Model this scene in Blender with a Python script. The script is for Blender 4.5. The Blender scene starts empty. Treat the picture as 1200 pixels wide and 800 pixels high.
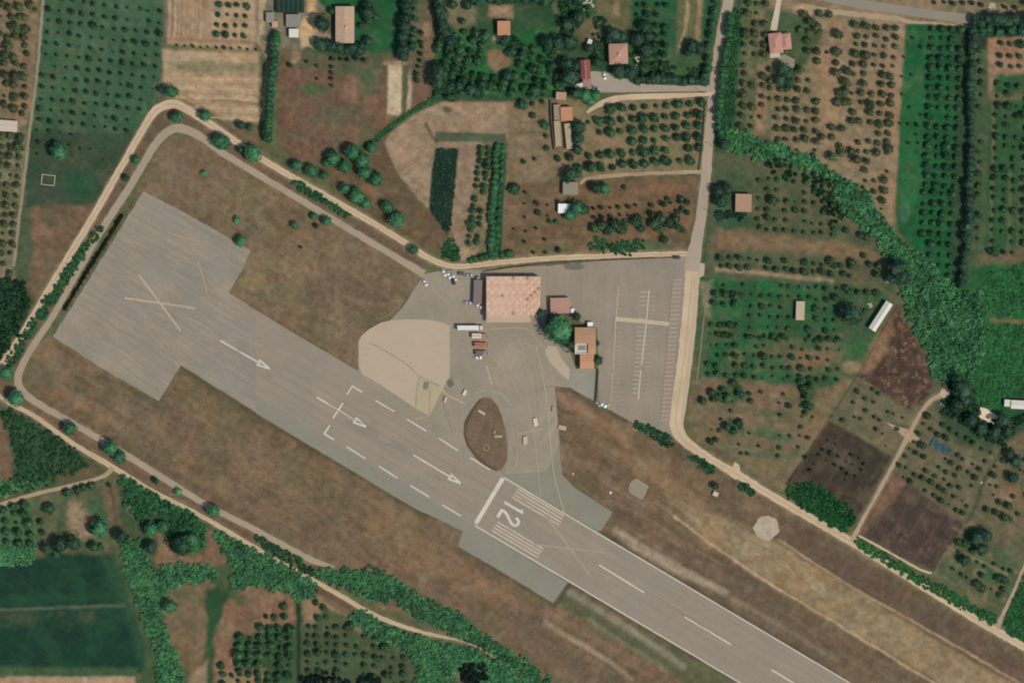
import bpy, math, random
import numpy as np
from mathutils import Vector

S = 0.457                     # metres per map unit (the plan below is laid out on a 1200 x 800 unit survey grid)
E = 1.30                      # mean daylight: displayed linear value of a flat surface = albedo * E
SUN_AZ, SUN_EL = 122.0, 54.0
rnd = random.Random(7)
scene = bpy.context.scene
COL = scene.collection
R = math.radians

def X(x): return (x - 600.0) * S
def Y(y): return (400.0 - y) * S
def lin(c):
    c = c / 255.0
    return c / 12.92 if c <= 0.04045 else ((c + 0.055) / 1.055) ** 2.4
def alb(rgb, k=1.0):
    return tuple(min(0.85, lin(v) / E * k) for v in rgb)

# ------------------------------------------------------------------ materials
def new_mat(name, rough=0.9, spec=0.2):
    m = bpy.data.materials.new(name); m.use_nodes = True
    nt = m.node_tree; nt.nodes.clear()
    o = nt.nodes.new('ShaderNodeOutputMaterial'); b = nt.nodes.new('ShaderNodeBsdfPrincipled')
    nt.links.new(b.outputs[0], o.inputs[0])
    b.inputs['Roughness'].default_value = rough
    b.inputs['Specular IOR Level'].default_value = spec
    return m, nt, b
def N(nt, typ, **kw):
    n = nt.nodes.new(typ)
    for k, v in kw.items(): setattr(n, k, v)
    return n
def mathn(nt, op, a, b=None, c=None, clamp=False):
    n = N(nt, 'ShaderNodeMath', operation=op); n.use_clamp = clamp
    for i, v in enumerate((a, b, c)):
        if v is None: continue
        if isinstance(v, (int, float)): n.inputs[i].default_value = v
        else: nt.links.new(v, n.inputs[i])
    return n.outputs[0]
def noise(nt, vec, scale, detail=4, rough=0.6):
    n = N(nt, 'ShaderNodeTexNoise'); n.inputs['Scale'].default_value = scale
    n.inputs['Detail'].default_value = detail; n.inputs['Roughness'].default_value = rough
    nt.links.new(vec, n.inputs['Vector']); return n.outputs['Fac']
def mixc(nt, fac, a, b, blend='MIX'):
    n = N(nt, 'ShaderNodeMix', data_type='RGBA', blend_type=blend)
    for s, v in (('Factor', fac),):
        if isinstance(v, (int, float)): n.inputs[0].default_value = v
        else: nt.links.new(v, n.inputs[0])
    for i, v in ((6, a), (7, b)):
        if isinstance(v, tuple): n.inputs[i].default_value = (*v[:3], 1)
        else: nt.links.new(v, n.inputs[i])
    return n.outputs[2]
def ramp(nt, fac, stops):
    n = N(nt, 'ShaderNodeMapRange'); n.inputs['From Min'].default_value = stops[0]; n.inputs['From Max'].default_value = stops[1]
    n.inputs['To Min'].default_value = stops[2]; n.inputs['To Max'].default_value = stops[3]
    nt.links.new(fac, n.inputs['Value']); return n.outputs[0]
def geo_pos(nt):
    return N(nt, 'ShaderNodeNewGeometry').outputs['Position']
def mapping(nt, vec, rot=0, scale=(1, 1, 1)):
    m = N(nt, 'ShaderNodeMapping', vector_type='TEXTURE'); m.inputs['Rotation'].default_value = (0, 0, -rot); m.inputs['Scale'].default_value = tuple(1 / v for v in scale)
    nt.links.new(vec, m.inputs['Vector']); return m.outputs[0]
def mulval(nt, col, val):
    n = N(nt, 'ShaderNodeVectorMath', operation='SCALE'); nt.links.new(col, n.inputs[0]); nt.links.new(val, n.inputs['Scale']); return n.outputs[0]
def bump(nt, b, h, strength, dist):
    n = N(nt, 'ShaderNodeBump'); n.inputs['Strength'].default_value = strength; n.inputs['Distance'].default_value = dist
    nt.links.new(h, n.inputs['Height']); nt.links.new(n.outputs[0], b.inputs['Normal'])

_mats = {}
def ground_mat():
    m, nt, b = new_mat('soil_and_grass', 0.95, 0.1)
    at = N(nt, 'ShaderNodeAttribute', attribute_name='soil'); pos = geo_pos(nt)
    n1 = noise(nt, pos, 0.9, 6, 0.7); n2 = noise(nt, pos, 0.09, 5, 0.65); n3 = noise(nt, mapping(nt, pos, R(30.6), (0.12, 1, 1)), 0.5, 5, 0.7)
    v = mathn(nt, 'ADD', ramp(nt, n1, (0.3, 0.7, -0.13, 0.13)), ramp(nt, n2, (0.3, 0.7, -0.13, 0.13)))
    v = mathn(nt, 'ADD', v, ramp(nt, n3, (0.3, 0.7, 0.90, 1.12)))
    v = mathn(nt, 'ADD', v, ramp(nt, noise(nt, mapping(nt, pos, 0.5), 0.28, 5, 0.75), (0.3, 0.7, -0.13, 0.13)))
    c = mulval(nt, at.outputs['Color'], v)
    # wandering hue: drier / greener patches
    w = ramp(nt, noise(nt, pos, 0.035, 6, 0.7), (0.4, 0.62, 0, 0.30))
    c2 = mixc(nt, w, c, (1.06, 0.95, 0.86), 'MULTIPLY')
    w2 = ramp(nt, noise(nt, mapping(nt, pos, 1.0), 0.05, 6, 0.7), (0.5, 0.7, 0, 0.28))
    c2 = mixc(nt, w2, c2, (0.78, 1.0, 0.85), 'MULTIPLY')
    nt.links.new(c2, b.inputs['Base Color'])
    bump(nt, b, n1, 0.6, 0.25)
    return m
def plain(name, rgb, var=0.08, scale=0.5, rough=0.85, spec=0.25, k=1.0, streak=None, blot=None, bmp=0.0, blot2=None):
    """weathered surface: base colour, mottled at two sizes, optional streaks and blotches of another tone"""
    key = (name, rgb, var, scale)
    if key in _mats: return _mats[key]
    m, nt, b = new_mat(name, rough, spec); pos = geo_pos(nt)
    n1 = noise(nt, pos, scale, 6, 0.65); n2 = noise(nt, pos, scale * 0.12, 4, 0.6)
    v = mathn(nt, 'ADD', ramp(nt, n1, (0.3, 0.7, -var, var)), ramp(nt, n2, (0.3, 0.7, 1 - var, 1 + var)))
    if streak:
        n3 = noise(nt, mapping(nt, pos, streak[0], (streak[1], 1, 1)), streak[2], 5, 0.7)
        v = mathn(nt, 'ADD', v, ramp(nt, n3, (0.3, 0.7, -streak[3], streak[3])))
    rgbn = N(nt, 'ShaderNodeRGB'); rgbn.outputs[0].default_value = (*alb(rgb, k), 1)
    col = rgbn.outputs[0]
    if blot:
        w = ramp(nt, noise(nt, mapping(nt, pos, 0.7), blot[1], 5, 0.65), (0.45, 0.65, 0, blot[2]))
        col = mixc(nt, w, col, alb(blot[0], k))
    if blot2:
        w = ramp(nt, noise(nt, mapping(nt, pos, 2.1), blot2[1], 6, 0.7), (0.45, 0.62, 0, blot2[2]))
        col = mixc(nt, w, col, alb(blot2[0], k))
    nt.links.new(mulval(nt, col, v), b.inputs['Base Color'])
    if bmp: bump(nt, b, n1, 0.5, bmp)
    _mats[key] = m
    return m
def leaf_mat(name, rgb, var=0.25, k=1.5, hue=(1.25, 1.05, 0.8)):
    m, nt, b = new_mat(name, 0.65, 0.25)
    oi = N(nt, 'ShaderNodeObjectInfo'); pos = geo_pos(nt)
    n1 = noise(nt, pos, 0.8, 3, 0.6); n2 = noise(nt, pos, 0.12, 3, 0.6)
    v = mathn(nt, 'ADD', ramp(nt, n1, (0.3, 0.7, -var, var)), ramp(nt, n2, (0.3, 0.7, 1 - var, 1 + var)))
    v = mathn(nt, 'ADD', v, ramp(nt, oi.outputs['Random'], (0, 1, -var * .7, var * .7)))
    c = mixc(nt, ramp(nt, n2, (0.4, 0.65, 0, 0.6)), alb(rgb, k), tuple(a * h for a, h in zip(alb(rgb, k), hue)))
    cc = mulval(nt, c, v); nt.links.new(cc, b.inputs['Base Color'])
    tr = N(nt, 'ShaderNodeBsdfTranslucent'); nt.links.new(cc, tr.inputs['Color']); mx = N(nt, 'ShaderNodeMixShader'); mx.inputs[0].default_value = 0.28
    nt.links.new(b.outputs[0], mx.inputs[1]); nt.links.new(tr.outputs[0], mx.inputs[2])
    nt.links.new(mx.outputs[0], [n for n in nt.nodes if n.type == 'OUTPUT_MATERIAL'][0].inputs[0])
    return m
def tile_mat(name, rgb, rot=0.0, period=0.35, k=1.0):
    """clay roof tiles: fine parallel ribs with uneven firing colours"""
    m, nt, b = new_mat(name, 0.85, 0.2)
    tc = N(nt, 'ShaderNodeTexCoord').outputs['Object']
    w = N(nt, 'ShaderNodeTexWave'); w.inputs['Scale'].default_value = 1 / period / 6.28 * 2; w.inputs['Distortion'].default_value = 1.5
    nt.links.new(mapping(nt, tc, rot), w.inputs['Vector'])
    n1 = noise(nt, tc, 1.2, 5, 0.7); n2 = noise(nt, tc, 0.25, 4, 0.6)
    v = mathn(nt, 'ADD', ramp(nt, n1, (0.3, 0.7, -0.16, 0.16)), ramp(nt, w.outputs['Fac'], (0, 1, 0.93, 1.07)))
    c = mixc(nt, ramp(nt, n2, (0.4, 0.65, 0, 0.6)), alb(rgb, k), tuple(a * h for a, h in zip(alb(rgb, k), (0.82, 0.95, 1.05))))
    nt.links.new(mulval(nt, c, v), b.inputs['Base Color'])
    bump(nt, b, w.outputs['Fac'], 0.4, 0.05)
    return m
def glass_mat():
    m, nt, b = new_mat('dark_glass', 0.08, 0.6)
    b.inputs['Base Color'].default_value = (0.02, 0.025, 0.03, 1); return m
def paint_mat(name, rgb, rough=0.35):
    key = ('paint', name)
    if key in _mats: return _mats[key]
    m, nt, b = new_mat(name, rough, 0.5); tc = N(nt, 'ShaderNodeTexCoord').outputs['Object']
    n1 = noise(nt, tc, 1.5, 4, 0.6)
    rgbn = N(nt, 'ShaderNodeRGB'); rgbn.outputs[0].default_value = (*alb(rgb), 1)
    nt.links.new(mulval(nt, rgbn.outputs[0], ramp(nt, n1, (0.3, 0.7, 0.92, 1.06))), b.inputs['Base Color'])
    _mats[key] = m; return m

# ------------------------------------------------------------------ mesh tools
def tag(o, label=None, cat=None, group=None, kind=None):
    if label: o['label'] = label
    if cat: o['category'] = cat
    if group: o['group'] = group
    if kind: o['kind'] = kind
    return o
def link(o, parent=None):
    COL.objects.link(o)
    if parent: o.parent = parent
    return o
def mesh_obj(name, verts, faces, mat, parent=None, mats=None, midx=None, smooth=False):
    me = bpy.data.meshes.new(name); me.from_pydata([tuple(map(float, v)) for v in verts], [], [tuple(map(int, f)) for f in faces]); me.update()
    for mm in (mats or [mat]): me.materials.append(mm)
    if midx is not None: me.polygons.foreach_set('material_index', midx)
    if smooth: me.polygons.foreach_set('use_smooth', [True] * len(me.polygons))
    return link(bpy.data.objects.new(name, me), parent)
def tri_mesh(name, V, T, mats, midx=None):
    me = bpy.data.meshes.new(name); V = np.asarray(V, np.float32); T = np.asarray(T, np.int32)
    me.vertices.add(len(V)); me.vertices.foreach_set('co', V.ravel())
    me.loops.add(T.size); me.loops.foreach_set('vertex_index', T.ravel())
    me.polygons.add(len(T)); me.polygons.foreach_set('loop_start', np.arange(0, T.size, 3, dtype=np.int32))
    me.polygons.foreach_set('loop_total', np.full(len(T), 3, np.int32))
    for mm in mats: me.materials.append(mm)
    if midx is not None: me.polygons.foreach_set('material_index', np.asarray(midx, np.int32))
    me.update(calc_edges=True); me.validate()
    return me
def empty(name, x, y, rz=0.0, z=0.0):
    o = bpy.data.objects.new(name, None); o.location = (x, y, z); o.rotation_euler = (0, 0, rz); o.empty_display_size = 0.5
    return link(o)
class MB:
    def __init__(s): s.v = []; s.f = []
    def add(s, v, f):
        n = len(s.v); s.v += v; s.f += [tuple(i + n for i in q) for q in f]; return s
    def box(s, x0, x1, y0, y1, z0, z1, inset=0.0):
        i = inset
        return s.add([(x0, y0, z0), (x1, y0, z0), (x1, y1, z0), (x0, y1, z0), (x0 + i, y0 + i, z1), (x1 - i, y0 + i, z1), (x1 - i, y1 - i, z1), (x0 + i, y1 - i, z1)],
                     [(3, 2, 1, 0), (4, 5, 6, 7), (0, 1, 5, 4), (1, 2, 6, 5), (2, 3, 7, 6), (3, 0, 4, 7)])
    def cyl(s, p0, p1, r0, r1, n=10):
        a = Vector(p0); b = Vector(p1); d = (b - a).normalized()
        u = d.orthogonal().normalized(); w = d.cross(u); v = []
        for c, r in ((a, r0), (b, r1)):
            for i in range(n):
                t = 2 * math.pi * i / n; v.append(tuple(c + u * (math.cos(t) * r) + w * (math.sin(t) * r)))
        f = [(i, (i + 1) % n, n + (i + 1) % n, n + i) for i in range(n)] + [tuple(range(n - 1, -1, -1)), tuple(range(n, 2 * n))]
        return s.add(v, f)
    def prism(s, poly, z0, z1):
        n = len(poly)
        v = [(x, y, z0) for x, y in poly] + [(x, y, z1) for x, y in poly]
        f = [(i, (i + 1) % n, n + (i + 1) % n, n + i) for i in range(n)] + [tuple(range(n - 1, -1, -1)), tuple(range(n, 2 * n))]
        return s.add(v, f)
    def build(s, name, mat, parent=None, bevel=0.0):
        o = mesh_obj(name, s.v, s.f, mat, parent)
        if bevel:
            b = o.modifiers.new('bevel', 'BEVEL'); b.width = bevel; b.segments = 2; b.limit_method = 'ANGLE'
        return o

_z = [0.02]
def nextz():
    _z[0] += 0.0012; return _z[0]
def fill(name, poly, mat, jit=0.0, step=None, z=None, kind='structure', soft=None):
    """flat sheet from a survey outline; edges optionally worn uneven"""
    from mathutils.geometry import tessellate_polygon
    pts = [(p[0], p[1]) for p in poly]
    if step:
        q = []; rr = random.Random(len(pts) * 13 + int(pts[0][0]))
        for i in range(len(pts)):
            a = pts[i]; b = pts[(i + 1) % len(pts)]; L = math.dist(a, b); n = max(1, int(L / step))
            nx, ny = -(b[1] - a[1]) / (L + 1e-6), (b[0] - a[0]) / (L + 1e-6)
            for k in range(n):
                t = k / n; j = rr.uniform(-jit, jit) if k else 0
                q.append((a[0] + (b[0] - a[0]) * t + nx * j, a[1] + (b[1] - a[1]) * t + ny * j))
        pts = q
    z = nextz() if z is None else z
    v = [Vector((X(x), Y(y), z)) for x, y in pts]
    tri = tessellate_polygon([v])
    f = []
    for t in tri:
        a, b, c = (v[i] for i in t)
        f.append(t if (b - a).cross(c - a).z > 0 else (t[0], t[2], t[1]))
    o = mesh_obj(name, v, f, mat)
    if kind: o['kind'] = kind
    return o
def catmull(pts, step=4.0):
    out = []; P_ = [pts[0]] + list(pts) + [pts[-1]]
    for i in range(1, len(P_) - 2):
        p0, p1, p2, p3 = P_[i - 1], P_[i], P_[i + 1], P_[i + 2]
        n = max(1, int(math.dist(p1[:2], p2[:2]) / step))
        for k in range(n):
            t = k / n
            out.append(tuple(0.5 * (2 * b + (c - a) * t + (2 * a - 5 * b + 4 * c - d) * t * t + (3 * b - a - 3 * c + d) * t ** 3) for a, b, c, d in zip(p0, p1, p2, p3)))
    out.append(tuple(P_[-2])); return out
def inside_poly(pts, x, y):
    ins = False; n = len(pts)
    for i in range(n):
        ax, ay = pts[i]; bx, by = pts[(i + 1) % n]
        if (ay > y) != (by > y) and x < (bx - ax) * (y - ay) / (by - ay) + ax: ins = not ins
    return ins
def ribbon_outline(pts, w, jit=0.0, smooth=True, step=4.0, seed=1):
    p = catmull(pts, step) if smooth else pts
    rr = random.Random(seed); L = []; Rr = []
    for i in range(len(p)):
        a = p[max(0, i - 1)]; b = p[min(len(p) - 1, i + 1)]; dx, dy = b[0] - a[0], b[1] - a[1]; l = math.hypot(dx, dy) or 1
        ww = (p[i][2] if len(p[i]) > 2 else w) / 2
        nx, ny = -dy / l, dx / l
        L.append((p[i][0] + nx * (ww + rr.uniform(-jit, jit)), p[i][1] + ny * (ww + rr.uniform(-jit, jit))))
        Rr.append((p[i][0] - nx * (ww + rr.uniform(-jit, jit)), p[i][1] - ny * (ww + rr.uniform(-jit, jit))))
    return L, Rr
def ribbon(name, pts, w, mat, jit=0.0, smooth=True, step=4.0, kind='structure', z=None):
    L, Rr = ribbon_outline(pts, w, jit, smooth, step, seed=len(pts) + int(pts[0][0]))
    z = nextz() if z is None else z
    v = []; f = []
    for a, b in zip(L, Rr): v += [(X(a[0]), Y(a[1]), z), (X(b[0]), Y(b[1]), z)]
    for i in range(len(L) - 1):
        q = (2 * i, 2 * i + 1, 2 * i + 3, 2 * i + 2)
        f.append(q)
    o = mesh_obj(name, v, f, mat)
    me = o.data
    if me.polygons[0].normal.z < 0: me.flip_normals()
    if kind: o['kind'] = kind
    return o
def multi_lines(name, segs, mat, kind='structure', z=None):
    """several painted strokes of one marking: (x0,y0,x1,y1,w)"""
    z = nextz() if z is None else z; v = []; f = []
    for s in segs:
        x0, y0, x1, y1, w = s; dx, dy = x1 - x0, y1 - y0; l = math.hypot(dx, dy); nx, ny = -dy / l * w / 2, dx / l * w / 2
        n = len(v); q = [(x0 + nx, y0 + ny), (x0 - nx, y0 - ny), (x1 - nx, y1 - ny), (x1 + nx, y1 + ny)]
        v += [(X(a), Y(b), z) for a, b in q]; f.append((n, n + 1, n + 2, n + 3)); z += 0.0003
    o = mesh_obj(name, v, f, mat)
    bm_flip = [p.normal.z < 0 for p in o.data.polygons]
    if any(bm_flip):
        import bmesh
        bm = bmesh.new(); bm.from_mesh(o.data)
        for fc in bm.faces:
            fc.normal_update()
            if fc.normal.z < 0: fc.normal_flip()
        bm.to_mesh(o.data); bm.free()
    if kind: o['kind'] = kind
    return o
EXPOSURE = 0.08
# ------------------------------------------------------------------ the ground: one sheet, soils and grass mapped field by field
_rs = np.random.RandomState(3); _lat = _rs.rand(256, 256)
def vnoise(x, y, s, o=0.0):
    x = x / s + 37.1 + o; y = y / s + 91.7 + o * 1.7
    xi = np.floor(x).astype(int); yi = np.floor(y).astype(int); fx = x - xi; fy = y - yi
    fx = fx * fx * (3 - 2 * fx); fy = fy * fy * (3 - 2 * fy)
    g = lambda a, b: _lat[(xi + a) % 256, (yi + b) % 256]
    return (g(0, 0) * (1 - fx) + g(1, 0) * fx) * (1 - fy) + (g(0, 1) * (1 - fx) + g(1, 1) * fx) * fy
def fbm(x, y, s, o=0.0, n=4):
    t = 0; a = 0.5; w = 0
    for i in range(n): t = t + a * vnoise(x, y, s / 2 ** i, o + i * 5.3); w += a; a *= 0.55
    return t / w
def axis(lo, hi, step, far):
    c = list(np.arange(lo, hi + 0.1, step)); d = step; a = hi; r = []
    while a < hi + far: d *= 1.35; a += d; r.append(a)
    l = []; d = step; a = lo
    while a > lo - far: d *= 1.35; a -= d; l.append(a)
    return np.array(l[::-1] + c + r)
GX = axis(-40, 1240, 1.6, 9000); GY = axis(-40, 840, 1.6, 9000)
gx, gy = np.meshgrid(GX, GY)          # rows = y
ground_col = np.zeros(gx.shape + (3,)); ground_col[:] = [lin(v) for v in (92, 94, 66)]
_wx = (fbm(gx, gy, 14, 1) - 0.5); _wy = (fbm(gx, gy, 14, 2) - 0.5)
def C3(rgb): return np.array([lin(v) for v in rgb])
def sdist(pts, x, y):
    """signed distance to outline, negative inside"""
    d = np.full(x.shape, 1e9); ins = np.zeros(x.shape, bool); n = len(pts)
    for i in range(n):
        ax, ay = pts[i]; bx, by = pts[(i + 1) % n]; ex, ey = bx - ax, by - ay; L = ex * ex + ey * ey + 1e-9
        t = np.clip(((x - ax) * ex + (y - ay) * ey) / L, 0, 1)
        d = np.minimum(d, np.hypot(x - ax - t * ex, y - ay - t * ey))
        c = ((ay > y) != (by > y)) & (x < ex * (y - ay) / (ey if abs(ey) > 1e-9 else 1e-9) + ax); ins ^= c
    return np.where(ins, -d, d)
def window(pts, m):
    xs = [p[0] for p in pts]; ys = [p[1] for p in pts]
    i0 = np.searchsorted(GX, min(xs) - m); i1 = np.searchsorted(GX, max(xs) + m); j0 = np.searchsorted(GY, min(ys) - m); j1 = np.searchsorted(GY, max(ys) + m)
    return slice(j0, j1), slice(i0, i1)
def soil(pts, rgb, a=1.0, soft=2.0, warp=4.0, blot=None, rows=None):
    """a field: outline, colour, cover, edge softness, raggedness; blot=(rgb, size, threshold, amount)*, rows=(angle deg, period, rgb, amount)"""
    J, I = window(pts, soft + warp + 2); x = gx[J, I]; y = gy[J, I]
    if x.size == 0: return
    d = sdist(pts, x + _wx[J, I] * warp * 2, y + _wy[J, I] * warp * 2)
    m = np.clip(0.5 - d / (2 * soft), 0, 1)[..., None] * a
    c = np.zeros(x.shape + (3,)); c[:] = C3(rgb)
    if blot:
        for k, (r2, sz, th, am) in enumerate(blot):
            w = np.clip((fbm(x, y, sz, k * 7 + pts[0][0] * 0.01, 5) - th) / 0.12, 0, 1)[..., None] * am; c = c * (1 - w) + C3(r2) * w
    if rows:
        for an, per, r2, am in rows:
            u = x * math.cos(R(an)) + y * math.sin(R(an)); u = u + (vnoise(x, y, 40, 3) - .5) * 2
            w = (0.5 + 0.5 * np.cos(u / per * 2 * math.pi)) * (0.5 + fbm(x, y, 12, 9))
            w = np.clip(w, 0, 1)[..., None] * am; c = c * (1 - w) + C3(r2) * w
    ground_col[J, I] = ground_col[J, I] * (1 - m) + c * m
def spot(x, y, rx, ry, rgb, a=0.7, ang=0.0, soft=0.5):
    r = max(rx, ry) + 6; J, I = window([(x - r, y - r), (x + r, y + r)], 0); xx = gx[J, I] + _wx[J, I] * 9 - x; yy = gy[J, I] + _wy[J, I] * 9 - y
    if xx.size == 0: return
    c, s = math.cos(R(ang)), math.sin(R(ang)); u = xx * c + yy * s; v = -xx * s + yy * c
    d = np.sqrt((u / rx) ** 2 + (v / ry) ** 2); m = (np.clip((1 - d) / soft, 0, 1) ** 1.0 * a)[..., None]
    ground_col[J, I] = ground_col[J, I] * (1 - m) + C3(rgb) * m
def line(pts, w, rgb, a=0.7, soft=1.5, smooth=True):
    p = catmull(pts, 6) if smooth else pts; r = w / 2 + soft + 3
    J, I = window(p, r + 3); x = gx[J, I]; y = gy[J, I]
    if x.size == 0: return
    x = x + _wx[J, I] * 3; y = y + _wy[J, I] * 3; d = np.full(x.shape, 1e9)
    for i in range(len(p) - 1):
        (ax, ay), (bx, by) = p[i][:2], p[i + 1][:2]; ex, ey = bx - ax, by - ay; L = ex * ex + ey * ey + 1e-9
        t = np.clip(((x - ax) * ex + (y - ay) * ey) / L, 0, 1); d = np.minimum(d, np.hypot(x - ax - t * ex, y - ay - t * ey))
    m = (np.clip(0.5 - (d - w / 2) / (2 * soft), 0, 1) * a)[..., None]
    ground_col[J, I] = ground_col[J, I] * (1 - m) + C3(rgb) * m

# far surroundings: a patchwork of parcels beyond the surveyed area
_pid = np.floor((gx + fbm(gx, gy, 300, 4) * 120) / 170) * 7 + np.floor((gy + fbm(gx, gy, 260, 5) * 90) / 120) * 13
_pal = np.array([C3(c) for c in ((70, 92, 62), (112, 98, 72), (52, 88, 58), (140, 122, 95), (88, 92, 64), (62, 78, 54), (120, 96, 74))])
_out = ((gx < -30) | (gx > 1230) | (gy < -30) | (gy > 830))
ground_col[_out] = _pal[(_pid[_out].astype(int)) % 7]

GRN = (46, 84, 56); OLV = (92, 94, 66)
# --- top left
soil([(52, -40), (200, -40), (192, 60), (187, 112), (183, 122), (160, 160), (28, 170), (36, 100)], (62, 92, 66), 1, 2, 2, [((72, 100, 72), 20, .5, .5), ((50, 86, 60), 30, .52, .5)], [(8, 13, (72, 100, 74), .25)])
soil([(34, 152), (158, 155), (132, 215), (112, 238), (72, 242), (28, 250)], (56, 74, 54), 1, 3, 6, [((80, 84, 62), 24, .5, .5)])
spot(95, 215, 26, 22, (40, 80, 52), .8); spot(52, 225, 22, 18, (62, 72, 58), .6)
soil([(34, 245), (72, 240), (112, 238), (128, 222), (85, 292), (40, 350), (28, 345), (36, 300)], (112, 90, 70), 1, 4, 6, [((92, 80, 62), 14, .52, .6), ((135, 105, 82), 16, .55, .5)])
soil([(20, 250), (36, 245), (40, 300), (26, 350), (14, 330)], (72, 84, 60), .9, 3, 5)
soil([(-40, -40), (50, -40), (44, 60), (38, 130), (30, 150), (-40, 150)], (128, 108, 84), 1, 2, 2, [((100, 95, 68), 12, .5, .7), ((150, 122, 96), 9, .56, .6)])
soil([(-40, 145), (32, 150), (25, 230), (16, 315), (0, 330), (-40, 330)], (104, 104, 76), 1, 2, 2, [((128, 122, 92), 9, .5, .7)], [(90, 12, (140, 130, 100), .3)])
spot(10, 322, 12, 10, (145, 125, 98), .7); spot(25, 128, 14, 14, (138, 110, 84), .7)
soil([(-40, 322), (20, 330), (40, 352), (30, 380), (0, 415), (-40, 440)], (52, 72, 50), 1, 4, 6, [((100, 88, 66), 10, .58, .7)])
soil([(198, -40), (308, -40), (303, 60), (195, 52)], (158, 132, 104), 1, 1.5, 1, [((172, 146, 116), 30, .5, .5)])
soil([(248, 3), (300, 3), (298, 45), (247, 44)], (165, 140, 112), .8, 2, 2)
for xx, wd, cc in ((203, 3, (120, 88, 70)), (209, 2, (125, 100, 80)), (214, 1.6, (112, 92, 72)), (232, 1.4, (130, 105, 82)), (246, 1.2, (135, 110, 86))): line([(xx + 1, -30), (xx - 1, 45)], wd, cc, .75, 1, False)
line([(196, -30), (192, 60), (187, 112)], 3.5, (112, 94, 78), .9, 1.5)
line([(198, 46), (300, 50)], 3, (140, 105, 84), .8); line([(198, 57), (300, 60)], 5, (128, 115, 84), .6)
soil([(190, 58), (304, 62), (303, 142), (296, 150), (262, 140), (230, 124), (212, 118), (192, 112)], (170, 144, 114), 1, 2, 2, [((150, 125, 98), 30, .52, .5)], [(88, 9, (158, 132, 104), .3)])
soil([(196, 71), (302, 74), (302, 86), (198, 84)], (122, 120, 88), .75, 4, 6, [((98, 105, 76), 12, .5, .6)])
line([(248, 118), (275, 119), (303, 122)], 2.2, (98, 84, 62), .8, 1.2); line([(225, 88), (302, 88)], 1, (135, 110, 86), .5)
line([(212, 116), (240, 132), (300, 170), (345, 192)], 1.6, (96, 72, 54), .85, 1); line([(217, 112), (250, 131), (305, 165)], 1.4, (100, 78, 58), .7, 1)
soil([(262, 142), (303, 142), (306, 160), (300, 172)], (118, 96, 72), .8, 2, 3)
for k in range(9): line([(196, 92 + k * 5.5), (302, 94 + k * 5.8)], 1.8, (146, 120, 92) if k % 2 else (188, 160, 126), .75, .8, False)
for k in range(4): line([(200 + k * 1, 62 + k * 2.6), (302, 65 + k * 2.4)], 1.2, (182, 156, 124), .5, .8, False)
for k in range(13): line([(206 + k * 3.4, -20), (204 + k * 3.4, 44)], 1.0, (136, 108, 84) if k % 3 else (176, 150, 120), .5, .7, False)
# yard, sheds
soil([(300, -40), (376, -40), (374, 30), (368, 56), (330, 60), (316, 72), (300, 60)], (122, 112, 92), 1, 2, 3, [((100, 98, 84), 8, .5, .6)])
soil([(305, -40), (314, -40), (310, 40), (303, 42)], (172, 148, 116), .9, 1.5, 2)
soil([(358, -40), (372, -40), (370, 20), (369, 57), (354, 57), (350, 30), (360, 15)], (192, 160, 116), 1, 2, 2)
line([(302, 44), (306, 54), (313, 62), (312, 90), (308, 140)], 3, (165, 140, 112), .9)
soil([(370, 30), (398, 42), (394, 54), (368, 50)], (158, 136, 112), .8, 3, 4); line([(371, 4), (392, 18)], 5, (142, 128, 104), .8)
soil([(374, -40), (476, -40), (470, 66), (440, 68), (420, 56), (380, 54), (392, 44), (390, 20), (374, 3)], (36, 86, 52), 1, 2, 3, [((46, 94, 60), 16, .5, .6), ((48, 76, 50), 14, .55, .5)])
soil([(328, 58), (372, 57), (470, 66), (454, 150), (430, 160), (404, 180), (372, 188), (352, 192), (325, 170)], (112, 86, 68), 1, 2, 3,
     [((96, 78, 60), 22, .5, .6), ((132, 96, 76), 20, .54, .6), ((84, 94, 66), 16, .58, .6)], [(2, 7, (98, 78, 60), .25)])
soil([(330, 58), (460, 66), (452, 82), (395, 90), (330, 75)], (82, 90, 64), .7, 6, 8, [((118, 96, 74), 10, .55, .7)])
soil([(352, 60), (372, 57), (440, 66), (460, 72), (400, 72)], (50, 84, 56), .7, 4, 5)
spot(368, 105, 22, 12, (62, 92, 58), .75); spot(430, 95, 18, 22, (58, 90, 58), .75); spot(405, 82, 14, 10, (56, 90, 58), .6); spot(395, 150, 9, 30, (92, 98, 72), .6)
spot(412, 105, 16, 20, (142, 112, 88), .6); spot(345, 66, 8, 12, (165, 135, 105), .6)
soil([(454, 72), (500, 70), (512, 100), (508, 118), (480, 132), (452, 140)], (120, 98, 76), 1, 2, 3)
soil([(455, 76), (471, 76), (470, 132), (466, 136), (454, 133)], (184, 164, 134), 1, 1.2, .6); line([(482, 79), (478, 130)], 4.5, (172, 152, 124), .9, 1); line([(476, 80), (473, 134)], 5.5, (78, 88, 60), .95, 1)
line([(450, 75), (490, 72)], 4, (160, 125, 98), .8)
soil([(484, 100), (508, 100), (509, 114), (484, 128)], (112, 84, 66), 1, 1.5, 1)
soil([(472, -40), (514, -40), (512, 98), (485, 100), (476, 70)], (98, 92, 68), 1, 2, 3, [((130, 106, 84), 10, .55, .7)]); spot(500, 34, 9, 12, (150, 116, 92), .8); line([(507, -10), (509, 70)], 2, (72, 58, 46), .7, .8)
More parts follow.
